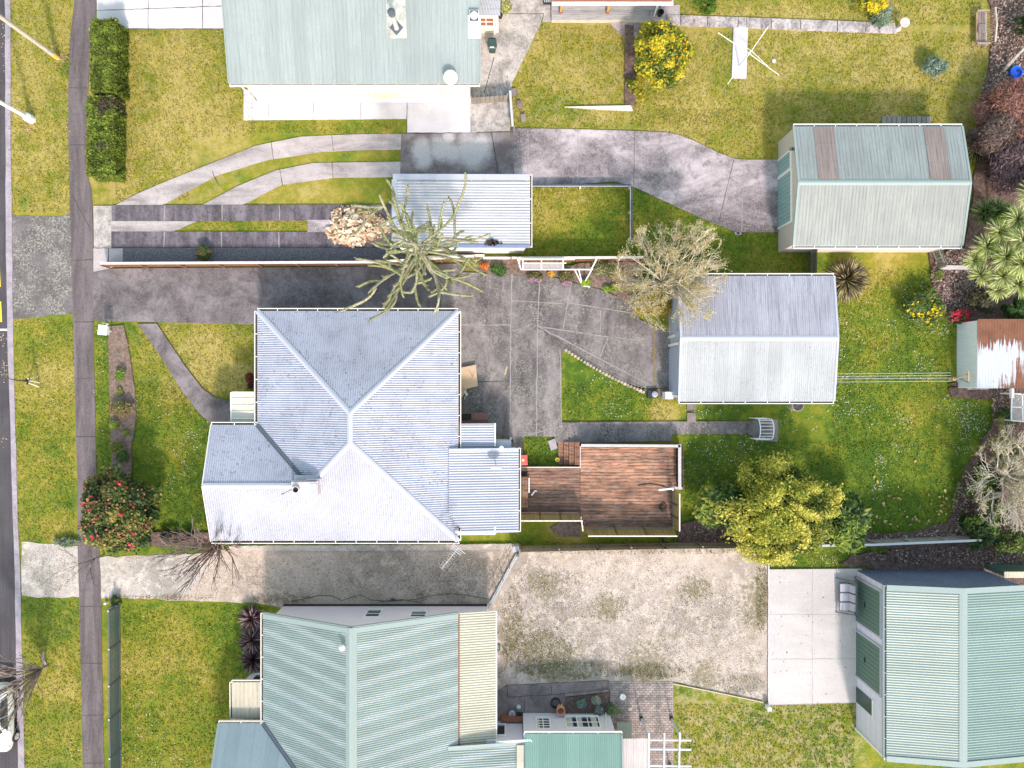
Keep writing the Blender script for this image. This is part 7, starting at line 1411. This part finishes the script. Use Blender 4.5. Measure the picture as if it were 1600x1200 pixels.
bush('wispy_grass', 'grey-green wispy plant on the verge below the bare young tree', 'plant', 105, 846, .3, 22, 1000, .07, [(.13, .18, .1), (.25, .3, .2)], 16, .3, ry=6, trunk=False, elong=5)
# flower bed between the courtyard and the carport
for x, y, rx, ry, pal, lb, fl in [(735, 409, 17, 6, [(.10, .16, .02), (.45, .42, .03), (.6, .5, .03)], 'yellow-flowered edging plant below the carport', None), (757, 417, 9, 4, [(.3, .1, .02), (.7, .3, .03), (.7, .12, .06)], 'orange and red flowers between the yellow edging and the green clump', None), (778, 420, 12, 9, [(.03, .08, .02), (.08, .16, .03)], 'green clump below the east end of the carport', None),
                                  (836, 432, 14, 5, [(.12, .11, .04), (.2, .18, .07)], 'brownish groundcover under the trellis frame', None), (836, 437, 11, 3, [(.35, .2, .3), (.5, .3, .42)], 'pink heather patch at the courtyard edge', None), (860, 427, 6, 4, [(.5, .25, .03), (.65, .38, .04)], 'orange flower patch below the trellis frame', None),
                                  (884, 432, 12, 8, [(.12, .11, .04), (.22, .2, .08)], 'olive groundcover beside the V-shaped trellis leg', None), (885, 442, 8, 3, [(.35, .2, .28), (.5, .3, .4)], 'smaller pink heather patch by the trellis leg', None), (914, 442, 7, 5, [(.25, .4, .02), (.4, .55, .04)], 'lime green plant at the foot of the trellis leg', None),
                                  (946, 420, 22, 12, [(.08, .1, .03), (.25, .24, .1), (.4, .36, .22)], 'straggly olive shrub between trellis and bare tree', None), (935, 415, 9, 10, [(.06, .11, .03), (.2, .26, .08)], 'strappy green plant beside the trellis frame', None), (957, 451, 14, 4, [(.12, .2, .02), (.3, .42, .04)], 'lime green edging plant at the curved courtyard corner', None), (966, 430, 10, 8, [(.3, .2, .05), (.55, .32, .05)], 'orange-tinged plant under the left side of the bare tree', None), (985, 452, 16, 8, [(.25, .2, .08), (.45, .32, .12)], 'brown-orange groundcover below the bare tree', None)]:
    bush('bed_plant', lb, 'plant', x, y, .45, rx, int(rx * ry * 9 + 200), .075, pal, 14, .55, ry=ry, trunk=False, elong=2)
for x, y, r_, pal, lb in [(932, 1093, 6, [(.25, .26, .18), (.5, .5, .45)], 'pale flowering plant in the raised terrace bed'), (908, 1098, 6, [(.12, .2, .18), (.3, .38, .33)], 'blue-green plant in the raised terrace bed'), (958, 1108, 9, [(.08, .13, .05), (.22, .28, .12)], 'green plant in a brown tub on the brick patio'), (936, 1110, 6, [(.2, .2, .18), (.35, .35, .32)], 'grey twiggy plant against the end room wall')]:
    bush('bed_plant', lb, 'plant', x, y, .6, r_, 420, .1, pal, 10, .4, trunk=False, elong=3)
bush('bed_plant', 'tiny green tuft at the left edge of the mulch bed gate', 'plant', 1466, 429, .4, 7, 500, .08, [(.1, .14, .03), (.3, .32, .1)], 8, .5, trunk=False, elong=3)
# woodpile
def logs():
    r = random.Random(4); t = thing('firewood_pile', 'heap of pale split firewood on the parking strip beside the carport', 'firewood', W(556, 356)); mb = MB(); mb.uc = True
    for k in range(480):
        a = r.uniform(0, 6.283); q = math.sqrt(r.random()); q *= 1 + .10 * math.sin(3 * a + 1) + .07 * math.sin(5 * a); q *= 1.12 if k % 23 == 0 else 1; x, y = 556 + 46 * q * math.cos(a), 353 + 31 * q * math.sin(a); z = .08 + .62 * (1 - q * q) * r.uniform(.6, 1.1); p = Vector(W(x, y, z)); d = Vector((r.gauss(0, 1), r.gauss(0, 1), r.gauss(0, .35))).normalized(); L = r.uniform(.09, .24); kk = r.uniform(.75, 1.15)
        mb.col = ((.74 * kk, .58 * kk, .42 * kk), (.62 * kk, .40 * kk, .25 * kk), (.30 * kk, .2 * kk, .13 * kk), (.78 * kk, .68 * kk, .54 * kk))[r.choice((0, 0, 0, 1, 1, 2, 3))]
        x_ = d.cross(Vector((0, 0, 1))).normalized(); th = r.uniform(0, 6); y_ = d.cross(x_); e = [x_ * math.cos(th + u) + y_ * math.sin(th + u) for u in (0, 1.9, 3.6)]; s_ = r.uniform(.06, .15)
        mb.add([p - d * L + u * s_ for u in e] + [p + d * L + u * s_ for u in e], [(2, 1, 0), (3, 4, 5), (0, 1, 4, 3), (1, 2, 5, 4), (2, 0, 3, 5)])
    o = mb.build('split_logs', M['bark'], t); o['kind'] = 'stuff'
logs()
# ------------------------------------------------------------ daisies, fallen leaves, grass tufts (uncountable)
def scatter(name, label, cat, spots, size, cols, z=.03, clump=1, csd=.1, up=3, elong=1.2, disc=False):
    P = []
    for (x, y, rx, ry, n) in spots:
        a = rng.normal(size=(n, 2)) * .5 if not disc else (lambda t_, q_: np.stack([np.cos(t_) * q_, np.sin(t_) * q_], 1))(rng.uniform(0, 6.283, n), np.sqrt(rng.random(n))); X = x + a[:, 0] * rx; Y = y + a[:, 1] * ry
        P += [W(i, j, z) for i, j in zip(X, Y)]
    P = np.repeat(np.array(P), clump, 0); P[:, :2] += rng.normal(size=(len(P), 2)) * csd * (clump > 1); P[:, 2] += rng.random(len(P)) * .03
    c = np.array(cols, float)[rng.integers(0, len(cols), len(P))] * rng.uniform(.8, 1.15, (len(P), 1))
    o = quads(name, leafq(P, size, up, elong), np.clip(c, 0, 1), M['leaf'], None, (0, 0, 0)); return tag(o, label, cat, kind='stuff')
sp = [(960, 590, 60, 45, 40), (1010, 600, 45, 30, 26), (960, 640, 80, 22, 30), (1095, 640, 60, 12, 45), (1130, 690, 70, 16, 45), (1110, 720, 60, 30, 40), (1160, 700, 45, 20, 40), (1330, 640, 30, 20, 35), (1400, 650, 60, 25, 30), (1415, 655, 20, 8, 18), (1500, 640, 45, 30, 90), (1520, 660, 25, 25, 70), (1505, 700, 20, 12, 25), (1410, 700, 20, 20, 20),
      (1375, 720, 15, 10, 24), (1373, 760, 12, 20, 22), (1330, 560, 30, 60, 40), (1390, 530, 20, 50, 40), (1440, 560, 20, 50, 36), (1370, 500, 60, 30, 35), (1410, 450, 22, 12, 16), (1310, 500, 30, 50, 40), (1470, 515, 25, 12, 34), (1500, 760, 10, 10, 3), (1400, 800, 80, 20, 10), (1320, 620, 30, 30, 20), (1235, 660, 60, 20, 40), (1220, 620, 60, 8, 20),
      (290, 720, 50, 50, 60), (245, 640, 40, 60, 26), (300, 690, 25, 20, 30), (162, 560, 8, 60, 14), (170, 700, 20, 60, 20), (260, 1180, 90, 40, 60), (220, 1140, 40, 40, 20), (110, 1170, 20, 20, 8), (250, 1060, 90, 90, 20), (60, 620, 40, 150, 18), (1060, 1120, 40, 40, 0), (1295, 875, 18, 8, 22), (1440, 450, 10, 10, 8), (1080, 740, 50, 40, 30)]
scatter('daisies', 'tiny white daisies speckling the lawns', 'daisies', [(a, b, c, d, int(n * .8)) for a, b, c, d, n in sp], .05, [(.72, .70, .64)], .05, 2, .16)
scatter('fallen_leaves', 'yellow and tan leaves fallen on the lawn and mulch at the lower right', 'leaves', [(1420, 790, 110, 60, 34), (1400, 820, 160, 20, 20), (1490, 800, 30, 40, 60), (1500, 850, 60, 20, 40), (1460, 840, 200, 8, 60)], .15, [(.5, .36, .1), (.45, .2, .12), (.55, .45, .16), (.35, .22, .14)], .07, elong=1.5)
scatter('leaf_mulch', 'pinkish brown dead leaves covering the beds on the right', 'leaves', [(1585, 80, 38, 130, 2600), (1560, 180, 34, 80, 900), (1500, 440, 46, 52, 2600), (1515, 790, 26, 50, 900), (1575, 640, 26, 40, 600), (1430, 840, 110, 6, 400), (1500, 868, 150, 13, 900), (1130, 832, 66, 14, 400), (1490, 835, 60, 8, 300)], .09, [(.30, .20, .18), (.42, .32, .29), (.16, .10, .08), (.24, .15, .12), (.55, .45, .4)], .23, up=1, elong=1.5, disc=True)
scatter('road_litter', 'small pale leaves on the road by the kerb', 'leaves', [(4, 60, 6, 60, 24), (4, 530, 8, 12, 14), (4, 690, 6, 30, 8), (8, 580, 6, 20, 26)], .07, [(.6, .55, .45), (.5, .3, .15)], .0, elong=1.5)
scatter('path_crumbs', 'specks of leaf litter on the concrete', 'leaves', [(760, 560, 70, 200, 120), (400, 460, 500, 60, 60), (1000, 1000, 380, 160, 260), (500, 900, 500, 50, 160), (1270, 990, 100, 160, 24), (900, 675, 200, 30, 90), (780, 100, 60, 80, 30)], .06, [(.10, .08, .06), (.4, .34, .26), (.2, .15, .09)], .13, up=2)
def turf(n):
    """grass tufts standing on the mown lawn; colour follows the dryness of the lawn under them"""
    spots = [(14, 111, 0, 332), (24, 116, 500, 846), (38, 127, 936, 1200), (160, 400, 46, 215), (180, 300, 215, 315), (200, 400, 508, 660), (205, 330, 600, 850), (150, 172, 508, 850), (192, 410, 945, 1200), (800, 975, 40, 200), (985, 1540, 50, 195), (985, 1210, 170, 250), (1060, 1530, 0, 40), (830, 984, 293, 400), (988, 1260, 300, 430), (880, 1050, 600, 656), (1068, 1500, 690, 840), (1300, 1490, 420, 640), (1300, 1560, 640, 700), (1055, 1335, 1100, 1200), (820, 865, 684, 728), (340, 1060, 846, 850), (380, 620, 190, 208), (1205, 1330, 862, 886), (280, 480, 346, 360)]
    ar = np.array([(b - a) * (d - c) for a, b, c, d in spots], float); k = rng.choice(len(spots), n, p=ar / ar.sum()); s_ = np.array(spots, float)[k]
    X = s_[:, 0] + (s_[:, 1] - s_[:, 0]) * rng.random(n); Y = s_[:, 2] + (s_[:, 3] - s_[:, 2]) * rng.random(n); x = (X - 800) / S; y = (600 - Y) / S
    lw = bpy.data.objects['lawn'].data.attributes['Col']; a = np.empty(len(lw.data) * 4, np.float32); lw.data.foreach_get('color', a); a = a.reshape(300, 380, 4)
    i = np.clip(((y + 33) / 66 * 299).astype(int), 0, 299); j = np.clip(((x + 42) / 84 * 379).astype(int), 0, 379); dry = np.clip(a[i, j, 0] + rng.normal(size=n) * .28, 0, 1)[:, None]
    c0, c1, c2 = np.array([.08, .145, .010]), np.array([.21, .22, .018]), np.array([.38, .31, .085]); C_ = np.where(dry < .5, c0 + (c1 - c0) * dry * 2, c1 + (c2 - c1) * (dry * 2 - 1)) * rng.uniform(.75, 1.25, (n, 1))
    P = np.stack([x, y, .02 + .03 * rng.random(n)], 1); o = quads('grass', leafq(P, .06, .5, 1.9), np.clip(C_, 0, 1), M['leaf'], None, (0, 0, 0)); tag(o, 'mown grass blades standing on the lawns', 'grass', kind='stuff')
turf(90000)
scatter('gravel_stones', 'loose pale and dark stones over the gravel yard and drive', 'stones', [(990, 960, 190, 85, 3600), (1110, 1000, 80, 75, 1500), (850, 960, 70, 90, 1400), (560, 900, 200, 32, 1500), (320, 900, 120, 26, 600), (80, 890, 40, 38, 700), (700, 905, 90, 36, 1500)], .05, [(.56, .51, .47), (.50, .44, .40), (.14, .11, .08), (.25, .19, .13), (.60, .56, .52)], .105, up=2, disc=True)
scatter('gravel_moss', 'small mossy weeds along the edges of the gravel yard', 'weeds', [(840, 1020, 55, 34, 1300), (905, 1048, 90, 14, 800), (1020, 1050, 50, 12, 600), (1190, 930, 9, 60, 500), (800, 965, 16, 50, 300), (860, 915, 50, 20, 180), (950, 950, 40, 20, 160), (1085, 925, 30, 24, 160), (1160, 1070, 36, 16, 300), (440, 935, 50, 8, 260), (250, 934, 90, 3, 260), (1000, 862, 190, 4, 400)], .06, [(.16, .16, .05), (.22, .20, .07), (.12, .11, .04), (.26, .2, .1)], .11, up=1, disc=True)
# repeats of one kind carry one group phrase
GR = {'hedge': 'clipped hedges beside the footpath', 'power_pole': 'poles on the verge', 'timber_fence': 'timber boundary fences', 'feathery_shrub': 'feathery dark shrubs at the right edge', 'doormat': 'black mats', 'wheelie_bin': 'wheelie bins', 'plant_pot': 'small pots',
      'cabbage_tree': 'cabbage trees at the right edge', 'flax_bush': 'flax clumps', 'bed_plant': 'small bed plants', 'evergreen_shrub': 'evergreen shrubs', 'flowering_shrub': 'flowering shrubs', 'bare_tree': 'bare trees at the right edge', 'cardboard_box': 'flattened cardboard boxes', 'garden_gate': 'small timber gates'}
for o in bpy.data.objects:
    b_ = o.name.split('.')[0]
    if o.parent is None and b_ in GR and not o.get('group') and o.get('label'): o['group'] = GR[b_]
